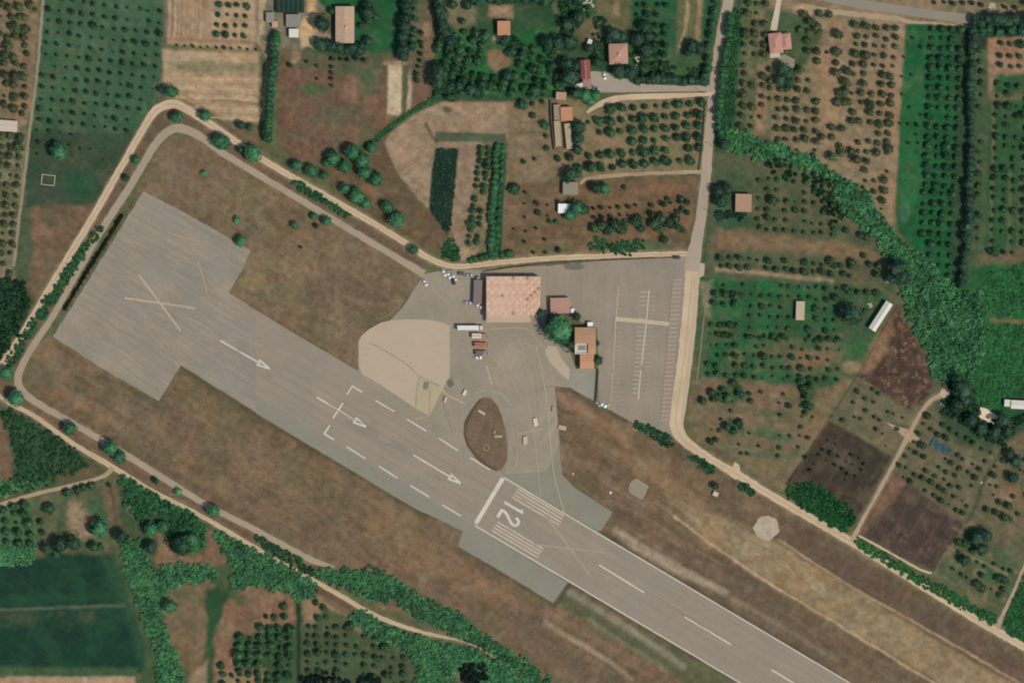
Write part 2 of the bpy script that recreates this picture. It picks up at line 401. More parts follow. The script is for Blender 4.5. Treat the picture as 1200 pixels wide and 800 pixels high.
# grove with brown centre
soil([(512, -40), (850, -40), (838, 90), (835, 104), (700, 100), (672, 112), (650, 120), (508, 118)], (52, 82, 54), 1, 2, 3, [((70, 86, 60), 22, .52, .6), ((40, 74, 48), 18, .5, .6)])
soil([(520, 28), (560, 50), (600, 40), (652, 30), (655, 112), (510, 114), (516, 60)], (40, 94, 54), 1, 4, 6, [((70, 118, 74), 7, .55, .6), ((40, 80, 52), 14, .56, .6)])
soil([(516, -40), (560, -40), (556, 28), (535, 34), (524, 26)], (122, 112, 84), .9, 4, 5); soil([(572, 6), (602, 7), (601, 22), (573, 22)], (152, 122, 96), 1, 2, 3)
spot(583, 70, 15, 16, (128, 102, 78), 1, 0, .25); spot(584, 45, 10, 4, (190, 170, 145), .8)
soil([(508, 96), (540, 96), (538, 118), (506, 120)], (40, 70, 50), .8, 3, 4); line([(650, 5), (655, 30), (655, 70), (654, 108)], 4, (112, 108, 84), .8, 2)
line([(560, 22), (573, 23), (612, 10), (650, 5)], 2, (95, 98, 74), .6)
soil([(690, -40), (746, -40), (742, 46), (705, 50)], (92, 92, 62), 1, 3, 4, [((112, 98, 70), 16, .5, .6)]); spot(723, 8, 5, 14, (150, 118, 88), .8)
soil([(675, 20), (700, 18), (700, 50), (690, 55), (676, 45)], (118, 100, 74), .8, 5, 6)
soil([(745, -40), (796, -40), (790, 60), (800, 88), (740, 92), (738, 40)], (40, 86, 52), 1, 3, 4, [((56, 90, 58), 14, .5, .5)])
soil([(795, -40), (826, -40), (822, 54), (806, 56), (800, 64), (792, 62)], (98, 100, 66), 1, 2, 2)
line([(806, -30), (804, 30), (794, 62)], 3.5, (160, 136, 106), .9, 1.5); line([(821, -30), (817, 52)], 5, (150, 125, 98), .9, 1.5)
soil([(785, 58), (838, 55), (834, 98), (740, 94), (760, 70)], (62, 88, 58), .8, 4, 5, [((90, 98, 68), 10, .53, .6)])
soil([(838, 60), (846, -40), (828, -40), (822, 60)], (44, 84, 58), .9, 2, 2)
# tan fields and crops north of the terminal
soil([(436, 170), (456, 160), (480, 210), (505, 245), (532, 290), (534, 304), (500, 290), (440, 258), (380, 215), (350, 195), (375, 188), (405, 182)], (102, 84, 62), 1, 3, 5, [((122, 100, 76), 16, .53, .6), ((84, 78, 56), 14, .52, .6)])
spot(434, 222, 12, 9, (135, 100, 76), .5)
soil([(452, 168), (456, 154), (482, 134), (515, 119), (595, 121), (597, 166), (565, 168), (552, 290), (548, 300), (532, 290), (522, 262), (496, 240), (480, 222), (462, 198)], (150, 126, 102), 1, 1.5, 1.5, [((138, 116, 94), 26, .5, .6), ((160, 134, 106), 18, .55, .5)], [(60, 6, (142, 118, 95), .3)])
line([(515, 119), (482, 134), (458, 154), (434, 168), (405, 182)], 3.5, (50, 84, 56), .9, 1.5); line([(447, 165), (462, 198), (482, 224), (500, 245), (523, 270)], 1.5, (82, 76, 52), .8)
line([(595, 120), (598, 160), (593, 220), (590, 292)], 3, (140, 115, 92), .8); spot(523, 128, 6, 4, (95, 78, 58), .8)
soil([(510, 154), (593, 157), (593, 167), (510, 166)], (72, 86, 62), 1, 1.2, 1, None, [(88, 3.4, (92, 100, 74), .5)]); line([(499, 145), (506, 160), (512, 166)], 2.5, (52, 66, 46), .9)
soil([(510, 173), (538, 174), (529, 273), (524, 276), (502, 244), (505, 205)], (34, 66, 50), 1, 1.2, .8, [((46, 74, 54), 12, .5, .5)], [(5, 5.2, (60, 88, 66), .6)])
soil([(538, 175), (561, 172), (548, 290), (538, 300), (526, 276)], (144, 118, 96), 1, 1.2, 1, [((132, 108, 86), 10, .5, .6)])
soil([(559, 170), (578, 170), (573, 293), (548, 291)], (118, 108, 80), 1, 1.5, 1.5, [((140, 124, 94), 7, .5, .6)])
soil([(576, 170), (593, 170), (587, 300), (574, 300)], (36, 76, 52), 1, 1.5, 1.5); soil([(520, 278), (540, 298), (538, 306), (515, 302)], (72, 92, 60), .9, 2, 3); soil([(536, 290), (562, 292), (552, 304), (540, 306)], (165, 140, 108), .9, 2, 3)
# parcel by the long wall and the two orchards
soil([(597, 120), (650, 116), (656, 200), (640, 216), (594, 218)], (124, 106, 82), 1, 2, 2, [((108, 96, 72), 12, .5, .6), ((142, 120, 94), 10, .54, .6)])
for yy in (144, 156, 184): line([(608, yy), (640, yy - 1)], 1.8, (84, 88, 62), .7, 1)
soil([(650, 115), (700, 118), (830, 113), (822, 204), (760, 204), (700, 208), (656, 214), (652, 180)], (128, 112, 84), 1, 2, 2, [((150, 118, 94), 12, .55, .7), ((108, 108, 76), 12, .5, .6)], [(86, 13.4, (112, 112, 78), .4)])
spot(715, 165, 22, 5, (150, 116, 96), .7)
soil([(592, 216), (660, 212), (700, 212), (760, 206), (818, 204), (812, 262), (806, 292), (700, 296), (590, 302)], (114, 90, 68), 1, 2, 2, [((92, 84, 60), 16, .5, .6), ((132, 102, 78), 14, .56, .6)], [(87, 10, (98, 86, 62), .35)])
spot(750, 288, 48, 8, (70, 96, 62), .8, -2); spot(640, 292, 45, 6, (96, 96, 66), .7, -2); spot(775, 222, 36, 9, (132, 98, 76), .6, -2)
line([(818, 205), (812, 262), (806, 290)], 1.6, (62, 76, 54), .8, 1); line([(720, 213), (816, 205)], 1.2, (72, 78, 56), .8, 1)
# east of the lane
soil([(862, -40), (872, -40), (868, 70), (862, 150), (855, 190), (832, 330), (822, 330), (832, 180), (840, 110), (852, 20)], (52, 82, 56), 1, 2, 3)
soil([(872, -40), (912, -40), (908, 130), (900, 165), (862, 150), (868, 70)], (96, 100, 70), 1, 2, 3, [((128, 108, 82), 8, .52, .7), ((60, 84, 56), 9, .55, .6)])
soil([(888, 75), (900, 75), (896, 160), (884, 158)], (150, 116, 90), .8, 2, 3, [((110, 104, 74), 8, .55, .5)])
soil([(898, -40), (960, -40), (1200, 10), (1200, 30), (1062, 28), (1050, 210), (1046, 268), (1022, 236), (985, 205), (905, 165), (900, 60)], (136, 116, 90), 1, 2, 3, [((156, 126, 98), 22, .54, .6), ((112, 106, 78), 12, .5, .7)])
soil([(900, 10), (955, 18), (962, 50), (945, 75), (930, 90), (895, 60)], (56, 84, 56), .9, 4, 6); spot(942, 12, 16, 8, (190, 150, 118), .9, 12)
soil([(899, 98), (960, 96), (962, 150), (905, 165)], (120, 108, 80), .7, 5, 6, [((148, 120, 92), 10, .55, .7)])
soil([(960, 60), (990, 50), (985, 100), (975, 150), (958, 145)], (156, 126, 96), .8, 6, 6); soil([(1040, 40), (1062, 30), (1050, 262), (1036, 240), (1035, 120)], (152, 120, 94), .8, 5, 4)
soil([(1062, 28), (1140, 34), (1135, 330), (1118, 345), (1062, 285), (1050, 262), (1052, 190)], (30, 88, 50), 1, 1.6, 1.5, [((38, 104, 58), 20, .52, .5), ((36, 76, 48), 14, .52, .6)])
soil([(1062, 80), (1085, 82), (1080, 225), (1056, 260), (1052, 190)], (42, 98, 56), .7, 5, 5, [((62, 100, 66), 18, .5, .5)]); spot(1073, 90, 16, 3, (66, 96, 66), .6); spot(1060, 250, 8, 20, (72, 112, 82), .6)
soil([(1120, 34), (1140, 34), (1130, 330), (1116, 330)], (58, 74, 54), .85, 3, 2)
soil([(1140, 18), (1240, 18), (1240, 46), (1165, 46), (1158, 60), (1140, 60)], (42, 64, 50), 1, 3, 4)
soil([(1158, 44), (1240, 44), (1240, 86), (1168, 92), (1164, 116), (1156, 116)], (150, 116, 90), 1, 2, 3, [((118, 100, 74), 9, .5, .5)])
soil([(1168, 90), (1240, 84), (1240, 560), (1210, 560), (1160, 116)], (46, 88, 54), 1, 3, 4, [((62, 92, 60), 14, .5, .5)])
soil([(1145, 60), (1158, 60), (1162, 180), (1160, 330), (1130, 340), (1134, 200)], (66, 86, 60), 1, 2, 3, [((100, 92, 68), 10, .55, .6)])
soil([(1160, 110), (1240, 110), (1240, 125), (1160, 120)], (112, 100, 72), .8, 2, 3)
soil([(1160, 118), (1240, 118), (1240, 300), (1152, 300)], (48, 86, 54), 1, 2, 2, [((78, 90, 62), 12, .54, .5)]); line([(1164, 110), (1163, 200), (1160, 300)], 3, (120, 100, 76), .7); line([(1184, 205), (1182, 300)], 3, (110, 98, 72), .6); line([(1196, 215), (1192, 300)], 2, (110, 98, 72), .6)
soil([(1148, 296), (1240, 290), (1240, 305), (1160, 312), (1148, 312)], (110, 92, 70), .9, 3, 5)
soil([(1095, 345), (1150, 312), (1240, 305), (1240, 500), (1110, 470), (1100, 450)], (36, 88, 48), 1, 4, 6, [((46, 104, 58), 16, .52, .5)]); line([(1160, 374), (1200, 378), (1240, 380)], 5, (112, 92, 66), .85)
# green strip field, lane-side
soil([(835, 178), (905, 172), (985, 215), (1022, 262), (1050, 310), (1048, 345), (1000, 348), (840, 330), (826, 330)], (84, 88, 62), 1, 3, 4, [((110, 96, 72), 14, .52, .6), ((60, 84, 56), 14, .54, .5)])
soil([(838, 195), (880, 198), (878, 260), (832, 270)], (60, 86, 58), .8, 5, 6); spot(870, 262, 30, 8, (46, 84, 54), .7)
soil([(840, 268), (980, 282), (1030, 300), (1045, 312), (960, 298), (838, 292)], (120, 98, 74), .9, 4, 5, [((134, 102, 78), 16, .54, .5)]); spot(1038, 298, 9, 5, (158, 115, 88), .8, 35)
spot(900, 302, 70, 8, (72, 92, 62), .6, 4)
line([(840, 316), (880, 318), (930, 324), (975, 330)], 5, (152, 128, 104), .9, 2)
soil([(822, 325), (980, 332), (1030, 340), (1040, 352), (1020, 400), (1005, 440), (960, 460), (820, 455), (815, 400)], (46, 88, 54), 1, 3, 5, [((34, 100, 54), 22, .5, .7), ((72, 92, 62), 14, .55, .6)])
soil([(822, 330), (836, 330), (832, 370), (824, 380)], (140, 128, 102), .8, 3, 5); soil([(975, 335), (1035, 345), (1020, 400), (985, 400)], (66, 84, 58), .8, 6, 6)
spot(935, 372, 10, 16, (58, 66, 46), .7); spot(838, 385, 20, 4, (105, 98, 74), .6); spot(846, 395, 14, 5, (118, 100, 76), .5)
soil([(880, 395), (990, 395), (990, 440), (940, 440), (880, 430)], (118, 98, 74), .55, 8, 12, [((64, 92, 60), 12, .5, .8)])
spot(955, 420, 35, 13, (128, 98, 76), .75); spot(862, 420, 10, 18, (116, 98, 74), .6)
soil([(812, 440), (985, 455), (1000, 445), (920, 575), (860, 545), (806, 505)], (112, 98, 74), 1, 3, 5, [((132, 102, 80), 16, .53, .6), ((92, 98, 68), 14, .52, .6)])
spot(855, 462, 28, 14, (42, 88, 58), .85); spot(948, 460, 12, 22, (52, 86, 56), .75); spot(858, 500, 16, 12, (48, 90, 56), .8); spot(905, 485, 34, 5, (72, 96, 64), .6, 5); spot(900, 508, 40, 6, (66, 98, 64), .7, 8); spot(910, 535, 34, 4, (78, 98, 66), .6, 8); spot(860, 480, 26, 8, (100, 92, 68), .5)
spot(905, 458, 24, 9, (132, 104, 84), .6); spot(880, 540, 40, 16, (122, 112, 82), .5, 30)
soil([(985, 440), (1005, 445), (958, 520), (925, 578), (912, 572), (945, 520)], (124, 104, 78), .9, 4, 4, [((104, 100, 72), 12, .5, .6)])
soil([(815, 445), (827, 440), (816, 500), (806, 505)], (105, 98, 74), .8, 2, 3); soil([(820, 335), (832, 380), (826, 440), (815, 445)], (78, 92, 66), .9, 2, 3)
spot(998, 430, 14, 10, (150, 120, 92), .8); line([(1050, 362), (1008, 436), (985, 470), (925, 574)], 3, (72, 78, 54), .6, 1.5)
# burnt stubble and the plots round it
soil([(1050, 358), (1066, 385), (1088, 425), (1096, 455), (1074, 484), (1040, 470), (1006, 440), (1030, 395)], (80, 62, 52), 1, 2.5, 4, [((118, 90, 70), 5, .54, .7), ((62, 52, 46), 18, .5, .7), ((142, 108, 86), 4, .6, .7)])
soil([(1030, 395), (1046, 372), (1040, 410), (1018, 438), (1006, 436)], (140, 108, 82), .8, 4, 4)
soil([(1003, 440), (1042, 465), (1074, 486), (1045, 534), (973, 490)], (104, 98, 74), 1, 2, 2, [((88, 92, 66), 10, .5, .6), ((124, 106, 82), 12, .56, .6)]); spot(1035, 505, 26, 12, (116, 100, 80), .6, 33)
soil([(972, 492), (1045, 534), (1010, 598), (1000, 606), (985, 588), (955, 565), (924, 572), (920, 566)], (70, 60, 50), 1, 1.8, 2, [((88, 78, 64), 14, .5, .6), ((58, 52, 44), 12, .55, .6)]); spot(975, 545, 26, 10, (86, 80, 62), .6, -15); line([(1005, 440), (972, 492)], 2, (70, 78, 54), .6); line([(973, 491), (1045, 533)], 2, (124, 106, 82), .6)
soil([(1042, 552), (1060, 560), (1128, 612), (1132, 628), (1092, 668), (1050, 648), (1006, 626)], (80, 66, 58), 1, 2, 2.5, [((100, 84, 74), 8, .54, .6), ((68, 56, 50), 14, .5, .6)])
soil([(1042, 552), (1062, 565), (1054, 578), (1010, 628), (1002, 624)], (128, 98, 76), .8, 3, 3)
soil([(1070, 474), (1098, 468), (1130, 500), (1240, 500), (1240, 700), (1190, 665), (1130, 612), (1046, 550), (1060, 510)], (98, 94, 70), 1, 3, 4, [((82, 90, 62), 10, .5, .6), ((126, 108, 84), 9, .56, .6)], [(125, 11, (116, 102, 78), .35)])
soil([(1130, 478), (1160, 500), (1184, 480), (1240, 470), (1240, 500), (1175, 520), (1150, 530), (1110, 510), (1095, 470)], (46, 72, 52), .85, 6, 8)
line([(1196, 492), (1178, 520), (1150, 570), (1140, 600), (1106, 650), (1094, 670)], 3.5, (52, 70, 48), .8, 2); soil([(1196, 505), (1240, 500), (1240, 640), (1158, 600), (1160, 570)], (112, 98, 74), .9, 3, 4, [((74, 88, 60), 10, .5, .6)]); spot(1180, 580, 20, 11, (142, 114, 88), .7)
line([(1062, 562), (1128, 602), (1140, 590)], 2.5, (92, 86, 64), .6); line([(1118, 618), (1180, 665)], 3, (132, 116, 92), .6)
soil([(1108, 650), (1130, 618), (1200, 655), (1190, 690), (1168, 728), (1094, 672)], (84, 92, 64), 1, 3, 4, [((120, 104, 80), 12, .54, .6), ((58, 86, 54), 10, .52, .6)])
spot(1138, 632, 20, 14, (44, 78, 54), .8); spot(1160, 672, 18, 10, (46, 90, 58), .8, 35); spot(1130, 655, 14, 9, (44, 78, 52), .7); spot(1148, 672, 10, 6, (142, 124, 100), .6); line([(1110, 640), (1180, 672)], 2.5, (140, 124, 98), .7)
line([(1132, 616), (1112, 644), (1094, 672)], 3.5, (124, 100, 78), .8)
soil([(1198, 690), (1240, 640), (1240, 780), (1174, 732)], (40, 84, 50), 1, 2, 3)
for k in range(10): line([(1010 + k * 9.5, 624 + k * 3.6), (1046 + k * 9.0, 558 + k * 5.6)], 1.2, (104, 88, 76) if k % 2 else (64, 52, 46), .5, .8, False)
for k in range(9): line([(932 + k * 9.5, 566 + k * 4.4), (978 + k * 8.4, 500 + k * 5)], 1.2, (90, 78, 66) if k % 2 else (56, 48, 42), .5, .8, False)
# --- airfield grass
soil([(204, 160), (222, 160), (260, 178), (350, 234), (440, 290), (497, 322), (474, 355), (445, 385), (425, 400), (420, 438), (268, 346), (294, 296), (168, 226), (158, 232), (175, 190), (192, 166)], (118, 98, 76), 1, 2, 2,
     [((102, 92, 68), 34, .48, .7), ((128, 106, 80), 26, .54, .5), ((128, 112, 84), 18, .58, .5)])
for s in ((295, 225, 30, 22, (124, 108, 78)), (240, 200, 40, 14, (114, 94, 76)), (330, 345, 40, 16, (104, 102, 74)), (400, 340, 60, 30, (100, 84, 68)), (350, 310, 50, 20, (128, 106, 84)), (295, 330, 20, 12, (138, 118, 84)), (380, 400, 40, 16, (112, 102, 76)), (440, 350, 30, 20, (104, 84, 66))): spot(*s, a=.5)
line([(395, 345), (440, 357), (470, 350)], 3, (140, 116, 88), .5, 3)
soil([(62, 395), (186, 470), (212, 430), (330, 495), (500, 600), (545, 625), (540, 640), (650, 706), (900, 860), (700, 860), (640, 800), (540, 725), (470, 680), (390, 665), (340, 643), (240, 588), (125, 520), (40, 470), (22, 452), (24, 432), (42, 402)], (118, 96, 74), 1, 2, 2,
     [((100, 92, 68), 30, .5, .7), ((128, 106, 80), 26, .55, .5), ((96, 82, 62), 16, .58, .5)])
for s in ((45, 440, 30, 22, (84, 88, 66)), (88, 455, 14, 12, (88, 88, 66)), (180, 468, 34, 9, (76, 82, 60), ), (110, 487, 10, 8, (88, 94, 68)), (240, 470, 60, 22, (112, 98, 68)), (160, 505, 60, 10, (96, 84, 64)), (110, 480, 60, 10, (140, 110, 84)), (300, 545, 60, 24, (128, 103, 80)), (400, 580, 60, 20, (96, 90, 66)), (350, 560, 40, 20, (116, 100, 76)), (470, 640, 70, 26, (134, 106, 80)), (380, 630, 50, 18, (98, 86, 64)), (560, 690, 60, 16, (138, 106, 80)), (520, 690, 30, 12, (108, 88, 70)), (620, 730, 60, 20, (92, 78, 66)), (660, 770, 50, 18, (98, 82, 68)), (560, 660, 50, 12, (98, 82, 62))): spot(*s[:5], a=.5, ang=31)
line([(50, 470), (130, 510), (220, 565), (330, 625)], 9, (90, 78, 60), .5, 4); line([(60, 399), (120, 438), (184, 474)], 4, (98, 80, 60), .6, 2); line([(214, 432), (300, 486), (420, 556), (500, 605)], 8, (84, 76, 56), .8, 3)
for p in (([(640, 732), (700, 765), (740, 795)], 4, (160, 134, 110)), ([(665, 690), (740, 735), (800, 780)], 8, (128, 116, 96)), ([(690, 700), (770, 750), (830, 800)], 5, (96, 82, 64)), ([(640, 715), (690, 745), (760, 790)], 7, (136, 104, 84))): line(p[0], p[1], p[2], .6, 3)
line([(652, 708), (668, 684)], 4, (78, 72, 54), .8, 1.5); line([(670, 686), (860, 798), (900, 822)], 3.5, (98, 80, 62), .7, 2)
# --- north-east side strip of the runway
soil([(640, 452), (668, 452), (702, 474), (742, 495), (800, 518), (1000, 640), (1240, 790), (1240, 860), (1080, 860), (1000, 805), (704, 622), (720, 600), (658, 556), (650, 500)], (112, 92, 70), 1, 1.5, 2,
     [((98, 82, 64), 30, .5, .6), ((130, 106, 82), 24, .55, .6)])
for s in ((690, 500, 24, 12, (136, 102, 80)), (700, 530, 40, 14, (110, 84, 66)), (665, 470, 18, 10, (144, 110, 86)), (690, 565, 30, 10, (92, 80, 62)), (770, 555, 30, 16, (134, 108, 84)), (740, 600, 40, 10, (108, 86, 70)), (800, 600, 40, 10, (112, 94, 70)), (770, 660, 46, 8, (142, 126, 102)), (740, 635, 24, 7, (160, 136, 112)), (810, 675, 30, 8, (150, 132, 108)), (850, 700, 50, 10, (120, 104, 84)), (840, 660, 50, 16, (94, 78, 64)), (1010, 730, 60, 14, (100, 82, 66)), (850, 540, 40, 12, (96, 84, 66))): spot(*s[:5], a=.6, ang=31)
soil([(778, 572), (850, 605), (905, 632), (960, 660), (1040, 712), (1130, 760), (1240, 830), (1240, 870), (1130, 820), (1060, 775), (1000, 742), (900, 684), (830, 640)], (146, 124, 94), .9, 5, 5, [((160, 136, 104), 26, .52, .6), ((124, 104, 78), 14, .56, .6)])
soil([(912, 600), (1000, 650), (1100, 712), (1200, 775), (1240, 800), (1240, 830), (1130, 770), (1050, 718), (960, 665), (905, 632)], (98, 80, 66), .95, 2.5, 4, [((112, 92, 72), 20, .52, .5)])
soil([(705, 624), (790, 640), (900, 690), (1000, 745), (1100, 803), (1160, 850), (1080, 850), (995, 802)], (104, 88, 70), .8, 3, 4, [((120, 104, 82), 18, .52, .6), ((88, 74, 60), 14, .55, .5)])
line([(790, 605), (832, 636), (900, 682), (985, 733), (1100, 803), (1150, 832)], 2.2, (184, 156, 122), .95, .8); line([(912, 632), (1000, 688), (1060, 722), (1130, 762), (1200, 803)], 2, (172, 142, 112), .95, .8)
line([(706, 625), (900, 742), (1000, 804)], 5, (86, 76, 58), .8, 2.5); line([(770, 590), (830, 632)], 2, (150, 122, 92), .6)
line([(668, 455), (700, 478), (735, 492)], 5, (88, 80, 58), .8, 2); spot(745, 574, 14, 12, (112, 96, 74), .4)
line([(800, 522), (900, 585), (1000, 645), (1100, 708), (1200, 765)], 16, (96, 90, 66), .5, 5)
# between the two perimeter roads
line([(5, 435), (60, 350), (110, 265), (160, 178), (198, 133), (230, 146), (300, 190), (400, 250), (490, 306)], 15, (104, 86, 68), 1, 2)
line([(0, 452), (60, 490), (130, 533), (240, 595), (340, 655), (400, 685)], 14, (112, 90, 70), 1, 2)
# --- bottom left
soil([(-40, 470), (10, 480), (40, 495), (85, 525), (124, 548), (118, 555), (60, 570), (-40, 592)], (56, 78, 52), 1, 3, 5, [((88, 84, 60), 12, .54, .6), ((44, 76, 50), 10, .5, .6)]); soil([(-10, 488), (4, 490), (16, 540), (14, 562), (-20, 565)], (116, 90, 72), 1, 2.5, 3)
soil([(62, 565), (110, 558), (122, 548), (90, 540)], (110, 88, 66), .7, 4, 4)
soil([(-40, 600), (120, 568), (134, 560), (160, 640), (155, 660), (-40, 665)], (86, 94, 66), 1, 2, 3, [((110, 96, 72), 12, .5, .6)])
soil([(-40, 604), (38, 590), (44, 640), (30, 650), (-40, 650)], (70, 104, 70), .95, 3, 4); soil([(78, 590), (104, 585), (112, 630), (82, 632)], (150, 128, 98), .8, 4, 5, [((92, 96, 68), 8, .52, .8)])
soil([(98, 585), (122, 580), (128, 615), (104, 612)], (52, 88, 56), .8, 3, 4); soil([(120, 570), (134, 566), (140, 615), (128, 620)], (112, 92, 72), .8, 2, 3); spot(72, 608, 8, 26, (56, 86, 58), .7); spot(104, 608, 8, 8, (150, 108, 84), .7); line([(127, 562), (135, 600), (140, 625)], 1.8, (72, 62, 48), .8, 1)
soil([(44, 650), (138, 640), (140, 655), (50, 662)], (88, 84, 62), .8, 3, 4)
soil([(-40, 655), (40, 655), (60, 648), (132, 650), (146, 690), (162, 730), (172, 762), (172, 788), (-40, 788)], (28, 60, 44), 1, 3, 3, [((38, 72, 50), 26, .5, .6), ((30, 52, 42), 20, .54, .6)])
soil([(115, 650), (140, 650), (168, 735), (172, 770), (160, 770), (148, 720)], (46, 78, 54), .8, 4, 4); line([(-10, 714), (60, 712), (145, 709)], 3, (88, 102, 76), .9, 1.5); soil([(-40, 716), (110, 714), (105, 730), (-40, 728)], (74, 82, 58), .6, 5, 6, [((34, 62, 46), 16, .5, .8)]); line([(-10, 703), (130, 698)], 8, (40, 76, 48), .6, 4)
soil([(-40, 780), (160, 782), (165, 860), (-40, 860)], (62, 86, 58), 1, 3, 2); soil([(-40, 793), (158, 792), (160, 810), (-40, 812)], (160, 134, 104), 1, 2, 2)
soil([(140, 560), (240, 610), (262, 630), (420, 712), (560, 760), (640, 800), (640, 860), (160, 860), (170, 760), (150, 690), (140, 640)], (66, 84, 56), 1, 3, 4, [((88, 88, 62), 18, .53, .5)])
soil([(148, 570), (160, 590), (158, 606), (150, 600)], (140, 118, 92), .7, 3, 4); spot(160, 632, 12, 10, (72, 78, 58), .8)
soil([(180, 655), (195, 640), (205, 650), (240, 648), (244, 620), (256, 628), (262, 650), (272, 656), (250, 664), (186, 662)], (122, 96, 74), 1, 3, 4); soil([(183, 622), (194, 626), (205, 650), (186, 650)], (140, 110, 86), .8, 3, 3)
soil([(200, 690), (230, 682), (252, 672), (255, 680), (240, 700), (245, 730), (238, 770), (224, 792), (208, 772), (196, 735), (186, 710)], (118, 98, 74), 1, 2, 4, [((98, 90, 64), 12, .5, .6)]); spot(214, 696, 18, 9, (76, 88, 62), .7)
soil([(222, 790), (244, 770), (246, 860), (215, 860)], (140, 118, 94), .9, 3, 3)
soil([(262, 710), (292, 684), (345, 694), (346, 725), (345, 740), (300, 740), (280, 750), (278, 790), (250, 800), (252, 745)], (124, 96, 74), 1, 3, 4, [((146, 112, 88), 14, .53, .6)]); soil([(258, 785), (312, 788), (320, 860), (250, 860)], (150, 124, 96), .8, 4, 5)
soil([(240, 690), (272, 690), (262, 712), (248, 750), (248, 860), (240, 860), (244, 740)], (44, 76, 46), 1, 2.5, 3); spot(282, 702, 9, 8, (56, 88, 52), .8)
soil([(276, 742), (346, 730), (346, 860), (300, 860), (312, 785), (276, 785)], (60, 82, 54), .9, 4, 5)
line([(350, 700), (350, 760), (351, 860)], 5, (34, 52, 38), .9, 1.5)
soil([(354, 702), (372, 700), (440, 728), (480, 752), (520, 770), (540, 790), (530, 860), (354, 860)], (72, 84, 58), 1, 3, 4, [((92, 92, 66), 14, .53, .5)])
soil([(354, 704), (370, 698), (410, 714), (412, 722), (380, 712), (368, 728), (356, 730)], (152, 122, 92), .9, 3, 3); spot(425, 735, 14, 8, (142, 112, 84), .8); spot(483, 762, 9, 6, (132, 104, 80), .8, 40); spot(405, 775, 45, 18, (66, 88, 62), .6); line([(380, 703), (412, 720), (428, 728)], 4, (88, 70, 52), .7)
soil([(470, 795), (560, 795), (560, 860), (470, 860)], (50, 76, 50), .8, 5, 6); spot(545, 793, 14, 10, (150, 122, 92), .8)
spot(452, 712, 14, 5, (130, 100, 76), .8, 12)
line([(372, 690), (400, 706), (425, 720), (446, 738)], 7, (98, 74, 56), .85, 2); line([(440, 700), (470, 713), (500, 724)], 9, (124, 94, 72), .8, 3); line([(400, 672), (430, 690), (470, 706)], 6, (92, 96, 66), .5, 3); spot(560, 752, 12, 3, (136, 120, 88), .7, 25)
# soft verges of the lanes
LANE = [(854, -30), (854, 0), (846, 40), (838, 90), (834, 130), (829, 170), (826, 210), (820, 260), (814, 300)]
line(LANE, 17, (112, 104, 82), .6, 2)

def finish_tones():
    """natural unevenness of soil and growth, finer than the fields themselves"""
    global ground_col
    lum = ground_col @ np.array([.3, .59, .11])
    ground_col = lum[..., None] + (ground_col - lum[..., None]) * .99
    brown = np.clip((ground_col[..., 0] / (ground_col[..., 1] + 1e-6) - 1.02) / .25, 0, 1)
    lb = (ground_col @ np.array([.3, .59, .11]))[..., None]; ground_col = np.clip(lb + (ground_col - lb) * (1 + .05 * brown[..., None]), 0, 1)
    v = 1 + .50 * (fbm(gx, gy, 5, 21, 2) - .5) * (.3 + .7 * np.clip(lum / .1, 0, 1)) + .14 * (fbm(gx, gy, 22, 31, 4) - .5)
    c, s = math.cos(R(31)), math.sin(R(31)); u = gx * c + gy * s; w = -gx * s + gy * c
    v = v + .24 * (fbm(u / 7, w, 5, 41, 4) - .5) * (.35 + .65 * brown)
    h = fbm(gx, gy, 30, 51, 5); dry = np.clip((h - .53) / .1, 0, 1)[..., None] * (brown[..., None] * .2); olive = np.clip((.47 - h) / .1, 0, 1)[..., None] * (brown[..., None] * .28)
    L_ = (ground_col @ np.array([.3, .59, .11]))[..., None]
    ground_col = ground_col * (1 - dry) + L_ * np.array([1.24, 1.12, .82]) * 1.04 * dry
    ground_col = ground_col * (1 - olive) + L_ * np.array([1.10, 1.06, .70]) * .94 * olive
    g2 = fbm(gx, gy, 11, 61, 4); pat = np.clip((g2 - .56) / .1, 0, 1)[..., None] * (1 - brown[..., None]) * .38 * np.clip((lum - .05) / .03, 0, 1)[..., None]
    ground_col = ground_col * (1 - pat) + C3((92, 96, 68)) * pat
    ground_col = ground_col * np.clip(v, .6, 1.45)[..., None] * 1.02
line([(272, 344), (345, 391), (422, 436)], 4, (98, 84, 62), .6, 2)
line([(542, 642), (592, 674), (648, 708)], 6, (86, 78, 60), .8, 3)
OUTER_PATH = [(-30, 470, 8), (0, 430, 8), (22, 398, 8), (60, 335, 8), (110, 252, 8), (150, 182, 8), (176, 138, 9), (188, 126, 10), (203, 122, 10), (220, 129, 9), (262, 156, 7.5), (300, 182, 7), (340, 206, 7), (400, 240, 7), (460, 275, 7), (500, 301, 7), (525, 311, 6.5), (545, 312, 6), (580, 308, 6), (640, 303, 6), (720, 299.5, 6), (780, 298, 6), (815, 297, 6)]
LOWER_PATH = [(-30, 440, 4), (0, 464, 4), (14, 474, 5), (40, 487, 5), (85, 519, 5), (132, 547, 6), (180, 576, 5), (235, 604, 5), (300, 642, 5), (350, 670, 5), (400, 698, 5), (440, 721, 5), (490, 739, 4), (540, 750, 2)]
PERIM_PATH = [(497, 321, 9), (470, 305, 8), (440, 287, 7.5), (400, 263, 7.5), (350, 233, 7.5), (300, 203, 7.5), (262, 180, 8), (236, 161, 9), (217, 152, 10), (203, 151, 10), (191, 159, 10), (180, 172, 9), (165, 197, 8.5), (150, 222, 8.5), (120, 268, 8), (95, 312, 7), (62, 370, 7), (40, 403, 8), (26, 428, 8), (21, 444, 9), (26, 458, 9), (42, 471, 8), (80, 493, 7.5), (125, 519, 7.5), (180, 553, 7.5), (240, 590, 7), (300, 621, 7), (340, 643, 7), (368, 657, 7), (392, 664, 2)]
